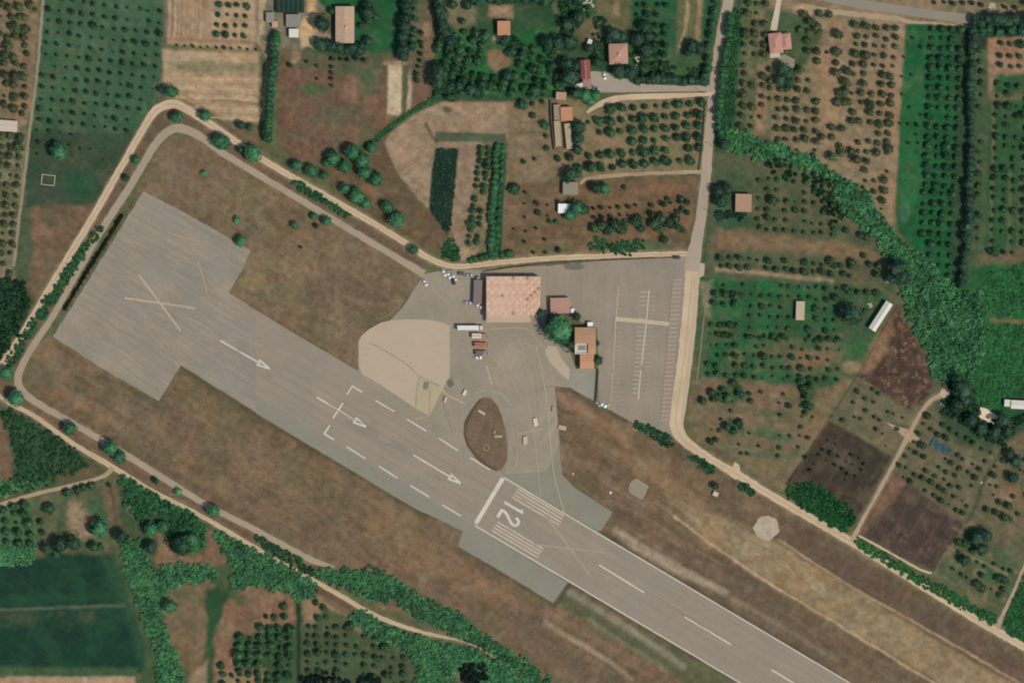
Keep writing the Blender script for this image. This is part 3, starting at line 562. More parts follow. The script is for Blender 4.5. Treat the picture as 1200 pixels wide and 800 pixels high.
LANE_PATH = [(812, 318, 17), (809, 350, 16), (804, 400, 15), (799, 440, 15), (793, 480, 15), (793, 500, 16), (804, 518, 12), (840, 542, 9), (870, 559, 9), (900, 578, 9), (950, 607, 9), (1000, 636, 9), (1045, 664, 9), (1100, 698, 9), (1150, 729, 9), (1200, 757, 9), (1240, 778, 9)]
FARM_PATH = [(1108, 452, 7), (1104, 462, 7), (1092, 468, 5), (1080, 482, 4.5), (1070, 500, 5.5), (1062, 515, 6), (1045, 547, 4.5), (1026, 582, 4.5), (1005, 620, 5), (999, 634, 8)]
for P_, w_, c_ in ((OUTER_PATH, 11, (150, 126, 98)), (LOWER_PATH, 8, (140, 118, 90)), (PERIM_PATH, 10, (122, 106, 84)), (LANE_PATH, 13, (146, 124, 94)), (FARM_PATH, 8, (132, 114, 88))): line([(p[0], p[1]) for p in P_], w_, c_, .6, 2)
for P_, w_, c_, a_ in (([(722, 622), (760, 645), (800, 668), (850, 694)], 8, (160, 144, 120), .7), ([(740, 640), (790, 668), (830, 686)], 5, (172, 154, 128), .6), ([(850, 696), (920, 736), (980, 772)], 5, (138, 124, 102), .6), ([(668, 694), (710, 720), (760, 752), (800, 778)], 7, (138, 128, 108), .75), ([(690, 726), (730, 752), (780, 784)], 4, (140, 126, 104), .6),
    ([(640, 728), (670, 748), (700, 766), (730, 786)], 3.5, (164, 140, 112), .7), ([(705, 640), (760, 676), (820, 712), (900, 758)], 4, (94, 80, 64), .7), ([(760, 604), (820, 640), (880, 680), (960, 730)], 9, (98, 82, 64), .6), ([(655, 470), (690, 486), (730, 512)], 10, (146, 114, 88), .5), ([(700, 520), (760, 552), (820, 590)], 14, (134, 108, 82), .5),
    ([(690, 590), (730, 604), (760, 622)], 7, (92, 78, 62), .6), ([(500, 640), (560, 676), (620, 716)], 10, (138, 106, 80), .55), ([(430, 590), (500, 634), (540, 660)], 12, (128, 98, 76), .4)): line(P_, w_, c_, a_, 2.5)
for k in range(40):
    x0 = rnd.uniform(660, 1190); y0 = 480 + (x0 - 660) * .60 + rnd.uniform(10, 120)
    if y0 < 800: line([(x0, y0), (x0 + 30, y0 + 18 + rnd.uniform(-2, 2)), (x0 + rnd.uniform(45, 80), y0 + rnd.uniform(32, 46))], rnd.uniform(.8, 2), rnd.choice([(156, 130, 102), (94, 78, 62), (140, 112, 88)]), .4, 1)
finish_tones()
def build_ground():
    nx, ny = len(GX), len(GY)
    v = np.zeros((ny * nx, 3), np.float32); v[:, 0] = X(gx).ravel(); v[:, 1] = Y(gy).ravel()
    i = np.arange(nx - 1); j = np.arange(ny - 1); a = (j[:, None] * nx + i[None, :]).ravel()
    q = np.stack([a + nx, a + nx + 1, a + 1, a], 1).astype(np.int32)
    me = bpy.data.meshes.new('ground'); me.vertices.add(len(v)); me.vertices.foreach_set('co', v.ravel())
    me.loops.add(q.size); me.loops.foreach_set('vertex_index', q.ravel()); me.polygons.add(len(q))
    me.polygons.foreach_set('loop_start', np.arange(0, q.size, 4, dtype=np.int32)); me.polygons.foreach_set('loop_total', np.full(len(q), 4, np.int32))
    me.materials.append(ground_mat()); me.update(calc_edges=True)
    at = me.color_attributes.new('soil', 'FLOAT_COLOR', 'POINT'); c = np.ones((ny * nx, 4), np.float32); c[:, :3] = (ground_col / E).reshape(-1, 3)
    at.data.foreach_set('color', c.ravel())
    o = link(bpy.data.objects.new('ground', me)); o['kind'] = 'structure'
build_ground()
# ------------------------------------------------------------------ paving, roads, markings
RW = R(30.6)
asph = plain('old_apron_asphalt', (148, 137, 117), .055, .45, streak=(R(70), .1, .4, .05), blot=((162, 146, 124), .03, .8), blot2=((138, 131, 110), .045, .6))
asph_nw = plain('worn_dispersal_asphalt', (142, 133, 116), .06, .45, streak=(RW, .09, .5, .14), blot=((137, 131, 118), .025, .85), blot2=((154, 139, 118), .06, .6))
asph_rw = plain('runway_asphalt', (145, 134, 117), .045, .4, streak=(RW, .05, .35, .06), blot=((140, 133, 116), .02, .8), blot2=((154, 136, 118), .05, .6))
asph_sh = plain('shoulder_asphalt', (136, 131, 113), .055, .45, blot=((136, 131, 115), .04, .7))
asph_lot = plain('parking_asphalt', (144, 133, 116), .05, .45, streak=(R(86), .1, .3, .06), blot=((136, 128, 108), .03, .7), blot2=((158, 140, 122), .05, .5))
conc = plain('pale_concrete', (180, 162, 137), .03, .4, blot=((188, 162, 140), .02, .6))
cream = plain('packed_cream_dirt', (198, 174, 142), .07, .8, blot=((182, 156, 126), .05, .5))
dirt2 = plain('worn_farm_dirt', (170, 146, 118), .08, .8, blot=((148, 126, 100), .06, .5))
perim = plain('weathered_perimeter_road', (160, 144, 120), .06, .7, blot=((172, 152, 126), .05, .5))
lane_m = plain('lane_asphalt', (166, 150, 128), .05, .7, blot=((178, 156, 132), .02, .5))
road_m = plain('grey_road_asphalt', (142, 134, 116), .05, .5, blot=((130, 124, 110), .02, .5))
white = plain('worn_white_paint', (205, 195, 178), .10, 1.2)
cream_p = plain('faded_cream_paint', (184, 168, 144), .10, 1.2)
stripe_p = plain('worn_stripe_paint', (188, 174, 154), .10, 1.2)
yellow = plain('faded_yellow_paint', (180, 164, 122), .08, 1.2)
patch = plain('bitumen_patch', (128, 122, 110), .06, .8)
crack_m = plain('cracked_joint', (134, 120, 98), .1, 1.0)

NWP = [(168, 224), (232, 258), (294, 294), (283, 318), (268, 343), (345, 391), (422, 436), (422, 470), (330, 500), (300, 483), (212, 428), (198, 450), (186, 470), (120, 432), (62, 394), (112, 315)]
fill('dispersal_pavement', NWP, asph_nw, .5, 6)
RUN = [(300, 364), (422, 436), (505, 486), (590, 536), (592, 559), (720, 635), (1000, 803), (1100, 866), (990, 876), (868, 801), (665, 681), (555, 616), (495, 600), (470, 586), (300, 483)]
fill('runway', RUN, asph_rw, .3, 10)
fill('runway_shoulder', [(300, 484), (470, 586), (503, 603), (542, 622), (537, 640), (592, 672), (648, 706), (665, 682), (555, 616), (470, 566), (380, 512), (300, 464)], asph_sh, .3, 8)
fill('taxiway', [(592, 559), (585, 551), (575, 540), (560, 528), (590, 470), (640, 440), (645, 452), (650, 480), (655, 520), (659, 556), (672, 570), (718, 600), (705, 621), (700, 622)], asph_sh, .3, 8)
APRON = [(497, 321), (512, 318), (540, 316), (562, 316), (640, 311), (645, 360), (640, 372), (655, 385), (668, 412), (675, 432), (701, 432), (700, 472), (668, 454), (645, 452), (640, 452), (600, 470), (592, 500), (570, 470), (552, 515), (585, 552), (540, 535), (500, 500), (420, 440), (419, 420), (425, 402), (447, 386), (472, 360)]
fill('apron', APRON, asph, .3, 8)
fill('taxiway', [(594, 470), (650, 452), (656, 520), (640, 552), (592, 556), (596, 520)], asph, 0, None)
fill('car_park', [(634, 312), (700, 306), (760, 302), (808, 297), (806, 330), (800, 400), (792, 470), (790, 512), (772, 505), (740, 494), (701, 473), (701, 432), (700, 384), (668, 372), (668, 350), (642, 350)], asph_lot, .3, 8)
fill('apron', [(668, 432), (700, 434), (698, 470), (668, 454)], plain('grey_green_slab', (148, 141, 124), .05, .6), .2, 6)
fill('path', [(642, 405), (652, 406), (658, 420), (668, 432), (667, 446), (655, 436), (644, 424), (639, 412)], conc, .3, 5)
# round-fronted concrete stand
fill('concrete_pad', [(420, 400), (424, 393), (432, 386), (446, 378), (460, 375), (480, 374), (505, 375), (518, 378), (527, 382), (527, 440), (519, 456), (503, 487), (487, 478), (445, 450), (424, 438), (421, 428)], conc, .15, 8)
fill('concrete_pad', [(487, 478), (490, 445), (492, 441), (518, 456), (503, 487)], plain('pale_concrete_slab', (176, 160, 128), .04, .5), .1, 6)
ribbon('pavement_joint', [(431, 401), (450, 410), (478, 428), (492, 441), (515, 452), (525, 460)], .9, crack_m, .25)
ribbon('pavement_joint', [(491, 442), (488, 460), (487, 477)], .8, crack_m, .2); ribbon('pavement_joint', [(504, 452), (503, 487)], .6, crack_m, .2)
ribbon('pavement_joint', [(519, 470), (524, 490), (530, 502), (530, 508)], .9, crack_m, .2); ribbon('pavement_joint', [(503, 488), (512, 510), (520, 525)], .6, crack_m, .2)
for a in (([(516, 452), (524, 462), (545, 473)], 1.6),): ribbon('apron_marking', a[0], a[1], yellow, .2)
fill('bitumen_patch', [(497, 446), (503, 448), (501, 457), (495, 455)], plain('green_stain', (120, 124, 96), .1, 1), .4, 2)
fill('bitumen_patch', [(523, 446), (530, 443), (532, 451), (526, 455)], plain('dark_stain', (104, 100, 86), .1, 1), .6, 2)
fill('bitumen_patch', [(660, 310), (680, 308), (686, 312), (680, 316), (664, 316)], plain('dark_puddle_stain', (112, 106, 92), .1, 1), .6, 3)
for k, (cx_, cy_, l_, w_, tone) in enumerate([(430, 505, 46, 13, (136, 128, 112)), (470, 525, 36, 10, (136, 128, 112)), (230, 300, 40, 16, (138,131,114)), (245, 330, 36, 12, (150, 138, 126)), (150, 340, 40, 14, (148, 136, 122)), (320, 440, 60, 12, (134, 130, 120)), (400, 470, 50, 14, (148, 134, 124)), (700, 690, 60, 10, (140, 132, 120)), (660, 650, 40, 14, (150, 136, 124)), (800, 735, 60, 12, (142, 134, 122)), (640, 500, 10, 30, (145, 136, 116))]):
    m_ = plain('tyre_worn_asphalt', tone, .04, .6); c_, s_ = math.cos(RW), math.sin(RW); pts_ = []
    for i in range(22):
        t = i / 22 * 2 * math.pi; r_ = 1 + .25 * math.sin(3 * t + k) + .15 * math.sin(5 * t + 2 * k)
        u, v_ = math.cos(t) * l_ / 2 * r_, math.sin(t) * w_ / 2 * r_; pts_.append((cx_ + u * c_ - v_ * s_, cy_ + u * s_ + v_ * c_))
    if k in (0, 1, 10): fill('pavement_wear', pts_, m_)
# grass island in the taxiway
isl = plain('dry_island_grass', (114, 95, 72), .16, .5, blot=((94, 82, 58), .12, .8), blot2=((124, 98, 76), .2, .5))
fill('traffic_island', [(561, 468), (568, 465), (576, 467), (583, 475), (589, 490), (593, 508), (595, 526), (594, 540), (588, 550), (582, 552), (570, 547), (557, 536), (547, 522), (543, 508), (544, 494), (551, 481)], isl, .4, 4)
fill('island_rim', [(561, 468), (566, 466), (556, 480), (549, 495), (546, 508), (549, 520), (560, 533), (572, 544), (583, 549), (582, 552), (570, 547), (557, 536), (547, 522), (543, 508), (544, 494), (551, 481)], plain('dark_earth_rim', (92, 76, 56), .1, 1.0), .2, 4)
fill('concrete_slab', [(738, 566), (746, 560), (761, 570), (753, 585), (737, 576)], plain('grey_old_slab', (146, 134, 112), .06, .6), .8, 4)
circ = [(898 + (14 + 1.4 * math.sin(3 * a * .35) + .9 * math.sin(a * 1.9)) * math.cos(a * math.pi / 14), 618 + (15 + 1.3 * math.sin(a * 1.3)) * math.sin(a * math.pi / 14)) for a in range(28) if a not in (20, 21)]
fill('round_concrete_pad', circ, plain('chalky_concrete', (184, 166, 142), .1, .6, blot=((150, 132, 108), .12, .7)))
# roads
ribbon('perimeter_road', PERIM_PATH, 7, perim, .5)
ribbon('dirt_road', OUTER_PATH, 7, cream, .5)
ribbon('dirt_road', LOWER_PATH, 5, cream, .4)
ribbon('footpath', [(538, 750), (560, 758), (585, 773), (610, 788), (630, 805)], 1.8, dirt2, .4)
ribbon('dirt_road', [(132, 547, 6), (126, 555, 5), (112, 561, 4.5), (90, 567, 4.5), (40, 579, 4.5), (0, 591, 5), (-30, 598, 5)], 4.5, dirt2, .4)
ribbon('farm_track', [(52, -30), (49, 20), (44, 80), (38, 130), (33, 165), (29, 205), (22, 260), (16, 312)], 3.6, plain('grey_farm_dirt', (146, 130, 106), .08, .8), .5)
ribbon('lane', [(856, -30, 12), (853, 4, 12), (845, 40, 11), (838, 90, 11), (834, 130, 11.5), (830, 170, 11.5), (827, 210, 12), (822, 250, 12), (816, 285, 14), (812, 305, 18), (810, 325, 17)], 12, lane_m, .5)
ribbon('lane', LANE_PATH, 9, cream, .6)
ribbon('lane_strip', [(817, 320, 5), (815, 350, 6), (811, 400, 6), (806, 440, 6), (801, 480, 5), (799, 498, 3)], 6, plain('pinkish_packed_dirt', (186, 164, 136), .05, .7), .4)
fill('path', [(853, 555), (861, 541), (866, 544), (868, 556), (862, 562)], cream, .5, 4)
fill('path', [(820, 308), (826, 309), (825, 323), (818, 326)], conc, .3, 4)
ribbon('dirt_road', [(688, 132, 3), (700, 124, 6), (714, 118, 7), (735, 114, 7), (780, 112.5, 7), (815, 110, 7), (838, 108, 8)], 7, cream, .4)
fill('yard', [(684, 84), (700, 84), (718, 86), (720, 92), (736, 93), (750, 98), (800, 101), (826, 100), (838, 100), (836, 108), (780, 108), (710, 109), (700, 108), (694, 100)], plain('pale_gravel_yard', (162, 150, 132), .05, .6), .5, 5)
ribbon('farm_track', [(680, 216, 3), (686, 210, 4), (697, 208, 4.5), (730, 205, 4.5), (780, 202.5, 4), (826, 201, 5)], 4.5, dirt2, .4)
ribbon('road', [(930, -30, 10), (962, -6, 10), (990, 2, 10), (1030, 8, 10.5), (1070, 14, 10.5), (1110, 19.5, 10.5), (1140, 22.5, 10.5), (1170, 22, 8), (1240, 19, 7)], 10, road_m, .3)
ribbon('road_verge', [(940, 6, 3), (960, 12, 7), (1000, 17, 6), (1050, 22, 6), (1066, 26, 5), (1100, 28, 2), (1138, 31.5, 3)], 5, dirt2, .8)
ribbon('driveway', [(915, -20, 6), (912, 5, 6), (909, 22, 7), (906.5, 36, 8)], 7, plain('pale_driveway', (196, 180, 152), .05, .6), .3)
ribbon('farm_track', FARM_PATH, 4.5, dirt2, .5)
ribbon('farm_track', [(1006, 627), (1030, 640), (1055, 654), (1080, 668), (1092, 671)], 2.4, cream, .5)
ribbon('farm_track', [(1215, 640, 4), (1200, 665, 4), (1188, 692, 4), (1176, 718, 4.5), (1168, 734, 8)], 4, dirt2, .5)
ribbon('farm_track', [(829, 333), (822, 400), (816, 450)], 1.5, plain('dusty_verge', (128, 118, 92), .08, 1), .4)
fill('path', [(1160, 4), (1166, 4), (1168, 14), (1172, 19), (1156, 19)], conc, .3, 4)
fill('path', [(1036, 494), (1062, 502), (1074, 508), (1078, 516), (1066, 518), (1060, 512)], dirt2, .8, 4)

# wheel ruts and the rough crown between them
rut = plain('packed_wheel_rut', (178, 154, 122), .1, 1.0); crown_m = plain('rough_road_crown', (172, 152, 120), .12, 1.2)
for P_, mm in ((OUTER_PATH, rut), (LOWER_PATH, crown_m), (LANE_PATH, rut), (FARM_PATH, crown_m)):
    ribbon('road_rut', [(p[0], p[1]) for p in P_], 1.1, mm, .35)
# darker worn middle of the old runway, seams and repairs
seam = plain('runway_seam', (132, 123, 106), .08, 1.2)
for u in (-22, -11, 0, 11, 22):
    a_ = (300 + (-0.51) * u + 25, 424 + .86 * u + 14); pts = [(a_[0] + .8603 * L_, a_[1] + .5098 * L_) for L_ in range(0, 800, 40)]
    ribbon('pavement_joint', pts, .38, seam, .12)
rqq = random.Random(8)
for k in range(22):
    t = rqq.uniform(0, 1); bx, by = 320 + 640 * t + rqq.uniform(-22, 22), 437 + 379 * t + rqq.uniform(-16, 16); ll, ww_ = rqq.uniform(3, 9), rqq.uniform(1.2, 3)
    tone = rqq.choice([(136, 128, 112), (133, 126, 110), (150, 138, 120)])
    q = [(bx + .86 * a * ll - .51 * b * ww_, by + .51 * a * ll + .86 * b * ww_) for a, b in ((-.5, -.5), (.5, -.5), (.5, .5), (-.5, .5))]
    if inside_poly(RUN, bx, by): fill('bitumen_patch', q, plain('repair_%d' % tone[0], tone, .06, .8))
# runway paint
d_ = (math.cos(RW), math.sin(RW)); n_ = (-math.sin(RW), math.cos(RW))
def UV(o, u, v): return (o[0] + n_[0] * u + d_[0] * v, o[1] + n_[1] * u + d_[1] * v)
def seg(a, b, w): return (a[0], a[1], b[0], b[1], w)
multi_lines('runway_threshold_marking', [seg((589.3, 560), (557.6, 613), 5.0)], white)
multi_lines('runway_edge_marking', [seg((590, 559), (1010, 808), 1.3)], white); multi_lines('runway_edge_marking', [seg((556, 615), (880, 807), 1.3)], white)
st = []
for k in range(4): a = UV((606, 572), k * 3.9, 0); st.append(seg(a, UV(a, 0, 64), 1.9))
multi_lines('runway_threshold_stripes', st, stripe_p)
st = []
for k in range(4): a = UV((582.5, 611), k * 3.9, 0); st.append(seg(a, UV(a, 0, 63), 1.9))
multi_lines('runway_threshold_stripes', st, stripe_p)
o_ = (591, 588)
p2 = [UV(o_, u, v) for u, v in ((9.4, 1.8), (9.6, 7), (12.0, 11.5), (15.0, 16), (17.4, 20.5), (17.2, 25.2), (13.4, 27), (10.2, 25.4), (9.0, 21))]
multi_lines('runway_number_marking', [seg(UV(o_, 0, 0), UV(o_, 0, 25.5), 2.9), seg(UV(o_, 0.4, 25.4), UV(o_, -3.0, 21.8), 2.0)], white)
ribbon('runway_number_marking', p2, 3.1, white, 0, True, 1.5); multi_lines('runway_number_marking', [seg(UV(o_, 8.2, 2.2), UV(o_, 19.4, 2.2), 3.8)], white)
for a, b in (((440, 469), (462, 482)), ((477, 491), (500, 505)), ((514, 513), (537, 528)), ((551, 536), (574, 550)), ((406, 523), (428, 537)), ((444, 546), (466, 560)), ((481, 568.5), (503, 582)), ((518, 591), (540, 604))):
    multi_lines('runway_dash_marking', [seg(a, b, 1.5)], white)
for a, b in (((702, 661.5), (755, 694)), ((802, 722), (857, 755)), ((904, 784), (950, 812))): multi_lines('runway_centreline_marking', [seg(a, b, 1.7)], white)
def arrow(tail, tip):
    L = math.dist(tail, tip); dd = ((tip[0] - tail[0]) / L, (tip[1] - tail[1]) / L); nn = (-dd[1], dd[0]); P_ = lambda u, v: (tip[0] + nn[0] * u - dd[0] * v, tip[1] + nn[1] * u - dd[1] * v)
    multi_lines('runway_arrow_marking', [seg(tail, P_(0, 13), 1.7), seg(P_(3.2, 16), P_(0, 0), 2.0), seg(P_(-3.2, 16), P_(0, 0), 2.0), seg(P_(3.2, 16), P_(-1.0, 13), 1.3), seg(P_(-3.2, 16), P_(1.0, 13), 1.3)], white)
arrow((258, 399), (316, 432)); arrow((371, 465), (429, 500)); arrow((484, 532.5), (540, 566))
multi_lines('runway_bracket_marking', [seg((402, 472), (390, 490), 1.9), seg((406.5, 462), (413, 452), 1.8), seg((413, 452), (424.5, 459.5), 1.8), seg((386.5, 498), (380, 508), 1.8), seg((380, 508), (391.5, 515), 1.8)], white)
cl = plain('closed_cross_paint', (178, 162, 138), .08, .9)
multi_lines('closed_cross_marking', [seg((162, 321), (212, 388), 2.6), seg((146, 349), (229, 361), 2.6)], cl)
multi_lines('closed_cross_marking', [seg((232, 306), (243, 344), 1.6)], plain('nearly_gone_paint', (164, 150, 128), .05, .9))
multi_lines('closed_cross_marking', [seg((640, 604), (691, 674), 2.4), seg((622, 637), (709, 647), 2.4)], plain('worn_cross_paint', (160, 147, 129), .05, .9))
# apron and taxiway lines
fy = plain('very_faded_yellow', (180, 164, 126), .05, 1.0)
ribbon('taxi_line', [(628, 405), (636, 440), (641, 475), (645, 515), (650, 560), (662, 602)], 1.0, fy); ribbon('taxi_line', [(618, 470), (627, 520), (633, 580)], .7, fy); ribbon('taxi_line', [(600, 500), (606, 530), (604, 545), (598, 552)], .7, fy)
ribbon('taxi_line', [(556, 460), (575, 457), (590, 464), (598, 475)], 2.0, plain('grey_kerb_line', (152, 146, 130), .05, 1.0)); ribbon('taxi_line', [(572, 386), (600, 384), (618, 386), (628, 396), (640, 410)], .8, fy)
ribbon('taxi_line', [(606, 398), (612, 405), (616, 412)], .6, fy); multi_lines('taxi_line', [seg((605, 508), (638, 502), 1.1)], yellow); multi_lines('taxi_line', [seg((604, 419), (598, 431), 1.2)], yellow); multi_lines('taxi_line', [seg((570, 428), (576, 450), 1.5)], cream_p)
multi_lines('stand_marking', [seg((625, 491), (630, 490), 1), seg((625, 494), (630, 493), 1), seg((626, 497), (631, 496), 1)], white); multi_lines('stand_marking', [seg((613, 512), (618, 511), 1), seg((613, 515), (618, 514), 1), seg((613.5, 518), (618.5, 517), 1)], cream_p)
multi_lines('stand_marking', [seg((486, 491), (503, 487), .9)], yellow)
# car park lines
multi_lines('parking_line', [seg((724.5, 336), (721.5, 376), 1.3), seg((721.5, 376), (718.5, 432), 1.3), seg((718, 436), (716, 470), 1.0)], cream_p)
multi_lines('parking_line', [seg((760.5, 340), (757.5, 375), 1.7), seg((757.5, 375), (752, 428), 1.8), seg((751, 433), (748, 468), 1.8)], plain('cream_kerb', (190, 176, 148), .05, 1.0))
multi_lines('parking_strip', [seg((721, 373.5), (784, 379.5), 5.0)], plain('cream_walk_strip', (186, 172, 144), .06, .8))
st = []
for k in range(33):
    t = k / 32; x0 = 789 - 15 * t; y0 = 328 + 164 * t; st.append((x0, y0, x0 + 10.5, y0 - .6, 1.3))
fill('parking_bay_surface', [(788.5, 326), (800, 325), (785, 494), (773.5, 494)], plain('pinkish_bays', (148, 132, 115), .04, .6))
multi_lines('parking_bay_lines', st, plain('bay_paint_worn', (170, 154, 132), .08, 1.0))
st = []
for k in range(24):
    t = k / 23
    if 4 <= k <= 5: continue
    x0 = 749.5 - 9 * t; y0 = 342 + 118 * t; st.append((x0, y0, x0 + 8.5, y0 + .4, 1.5))
multi_lines('parking_bay_lines', st, plain('faint_bay_paint', (172, 158, 136), .05, 1.0))
st = [(761 - 9.5 * k / 23, 342 + 118 * k / 23, 769 - 9.5 * k / 23, 342.3 + 118 * k / 23, 1.3) for k in range(24) if k not in (6, 7)]
multi_lines('parking_bay_lines', st, plain('faint_bay_paint_b', (160, 147, 127), .05, 1.0))
st = [(723.5 - 6 * k / 23, 340 + 124 * k / 23, 731 - 6 * k / 23, 340.3 + 124 * k / 23, 1.2) for k in range(25) if k not in (6, 7, 17)]
multi_lines('parking_bay_lines', st, plain('faint_bay_paint_c', (160, 147, 127), .05, 1.0))

scr = plain('scuffed_asphalt', (166, 151, 128), .06, .9); scd = plain('tar_seam', (139, 127, 108), .06, .9)
rq = random.Random(21)
for k in range(26):
    x = rq.uniform(95, 300); y = rq.uniform(250, 440)
    if not inside_poly(NWP, x, y): continue
    L_ = rq.uniform(14, 40); a = RW + rq.gauss(0, .12); q = (x + L_ * math.cos(a), y + L_ * math.sin(a)); mid = ((x + q[0]) / 2 + rq.gauss(0, 1.2), (y + q[1]) / 2 + rq.gauss(0, 1.2))
    if inside_poly(NWP, *q): ribbon('pavement_scratch', [(x, y), mid, q], rq.uniform(.5, 1.1), scr if k % 3 else scd, .15)
for pts in ([(140, 352), (139, 365), (145, 378), (155, 388), (165, 397)], [(146, 360), (144, 368), (148, 378), (156, 386)], [(112, 330), (128, 322), (150, 325), (170, 335)], [(165, 368), (175, 372), (180, 382)], [(296, 388), (292, 398), (284, 402)]): ribbon('tyre_mark', pts, .8, scr, .15)
for k in range(16):
    t = rq.uniform(0, 1); o2 = (330 + 620 * t, 425 + 367 * t); u = rq.uniform(-12, 30); a_ = UV(o2, u, 0); ribbon('pavement_scratch', [a_, UV(o2, u + rq.gauss(0, 1), 22), UV(o2, u + rq.gauss(0, 1.5), rq.uniform(36, 70))], rq.uniform(.4, .8), scr if k % 2 else scd, .1)
for pts in ([(585, 395), (600, 392), (618, 402), (626, 425), (630, 460), (632, 500)], [(575, 430), (592, 438), (606, 455), (612, 480)], [(566, 462), (580, 458), (594, 466), (602, 486), (606, 520), (602, 548)], [(520, 330), (540, 350), (552, 372)], [(505, 335), (530, 362)], [(612, 420), (622, 450), (626, 490)], [(598, 408), (616, 416), (632, 440)]): ribbon('tyre_mark', pts, .9, scr, .2)
# ------------------------------------------------------------------ vegetation
def ico(sub):
    import bmesh
    bm = bmesh.new(); bmesh.ops.create_icosphere(bm, subdivisions=sub, radius=1.0)
    v = np.array([p.co[:] for p in bm.verts]); t = np.array([[q.index for q in f.verts] for f in bm.faces]); bm.free(); return v, t
ICO1 = ico(1); ICO2 = ico(2); ICO3 = ico(3)
def lumps(v, rs, k, amp, width):
    d = rs.normal(size=(k, 3)); d /= np.linalg.norm(d, axis=1)[:, None]
    a = v @ d.T
    return (np.exp((a - 1) / width) * rs.uniform(.5, 1, k)).max(1) * amp
def crown(rs, sub=2, nleaf=110, tall=0.85, k=14, leaf=0.17, cz=1.15, core=0.72):
    """unit crown: lumpy mass with leaf sprays standing out of it; base of the tree at z=0"""
    v, t = (None, ICO1, ICO2, ICO3)[sub]
    r = core + lumps(v, rs, k, .36, .07) - .1 + rs.normal(0, .03, len(v))
    V = v * r[:, None]; V[:, 2] *= tall; V[:, 2] += cz
    d = rs.normal(size=(nleaf, 3)); d[:, 2] = np.abs(d[:, 2]) * .9 - .25; d /= np.linalg.norm(d, axis=1)[:, None]
    rr = core + lumps(d, rs, k, .36, .07) + rs.uniform(-.12, .16, nleaf)
    c = d * rr[:, None]; c[:, 2] = c[:, 2] * tall + cz
    a = rs.normal(size=(nleaf, 3)); a[:, 2] *= .55; a /= np.linalg.norm(a, axis=1)[:, None]
    b = np.cross(a, rs.normal(size=(nleaf, 3)) * [1, 1, .4]); b /= np.linalg.norm(b, axis=1)[:, None]
    s = rs.uniform(.6, 1.3, nleaf)[:, None] * leaf
    q = np.stack([c + a * s, c + b * s * .7, c - a * s, c - b * s * .7], 1).reshape(-1, 3)
    i = np.arange(nleaf) * 4 + len(V)
    T2 = np.concatenate([np.stack([i, i + 1, i + 2], 1), np.stack([i, i + 2, i + 3], 1)])
    return np.concatenate([V, q]), np.concatenate([t, T2])
def trunk_tris(h, r0, lean=(0, 0), limbs=3, rs=None, n=6):
    V = []; T = []
    def seg_(p0, p1, a, b):
        m = MB(); m.cyl(p0, p1, a, b, n); o = len(V); V.extend(m.v)
        for f in m.f:
            for k in range(1, len(f) - 1): T.append((f[0] + o, f[k] + o, f[k + 1] + o))
    top = (lean[0], lean[1], h); seg_((0, 0, -.1), top, r0, r0 * .65)
    for k in range(limbs):
        t = k * 2.1 + (rs.uniform(0, 1) if rs is not None else 0); seg_((top[0] * .8, top[1] * .8, h * .8), (math.cos(t) * .45, math.sin(t) * .45, h + .45), r0 * .55, r0 * .25)
    return np.array(V), np.array(T)
bark = plain('tree_bark', (110, 92, 72), .15, 3.0)
G_DARK = leaf_mat('olive_leaves', (72, 86, 60), k=1.6); G_CIT = leaf_mat('citrus_leaves', (50, 84, 56), k=1.6, hue=(1.2, 1.1, .9)); G_FRU = leaf_mat('orchard_leaves', (58, 84, 58), k=1.65)
G_BIG = leaf_mat('broad_leaves', (54, 100, 68), k=1.8, hue=(1.2, 1.1, .9)); G_THK = leaf_mat('thicket_leaves', (70, 118, 82), k=1.95, hue=(1.25, 1.1, .9), var=.32); G_CON = leaf_mat('dark_conifer_leaves', (46, 74, 56), k=1.6, hue=(1.2, 1.1, .9))
G_HED = leaf_mat('hedge_leaves', (50, 92, 62), k=1.8); G_YNG = leaf_mat('young_leaves', (50, 74, 52), k=1.35)
G_MID = leaf_mat('mid_green_leaves', (52, 98, 64), k=1.8)
PROTO = {}
def make_proto(kind, mat, nvar, seed, **kw):
    L = []
    for i in range(nvar):
        rs = np.random.RandomState(seed + i); th = kw.get('trunk', .5)
        V, T = crown(rs, **{k: v for k, v in kw.items() if k != 'trunk'}); tv, tt = trunk_tris(th, .09, (rs.uniform(-.05, .05), rs.uniform(-.05, .05)), 3, rs)
        me = tri_mesh(kind, np.concatenate([V, tv]), np.concatenate([T, tt + len(V)]), [mat, bark], [0] * len(T) + [1] * len(tt))
        L.append((me, V, T, tv, tt))
    PROTO[kind] = L
make_proto('olive_tree', G_DARK, 6, 10, trunk=.4, nleaf=150, leaf=.19, k=12, core=.68, tall=.7, cz=.85)
make_proto('citrus_tree', G_CIT, 6, 30, trunk=.35, nleaf=150, leaf=.19, k=16, core=.74, tall=.75, cz=.82)
make_proto('fruit_tree', G_FRU, 6, 50, trunk=.4, nleaf=150, leaf=.19, k=11, core=.66, tall=.75, cz=.88)
make_proto('young_tree', G_YNG, 5, 70, nleaf=90, leaf=.22, k=9, core=.62, tall=.9, cz=1.05, trunk=.6)
TREES = []      # (kind, x, y, radius m, place, row, grove id, desc)
_grove = [0]
def inside(pts, x, y):
    ins = False; n = len(pts)
    for i in range(n):
        ax, ay = pts[i]; bx, by = pts[(i + 1) % n]
        if (ay > y) != (by > y) and x < (bx - ax) * (y - ay) / (by - ay) + ax: ins = not ins
    return ins
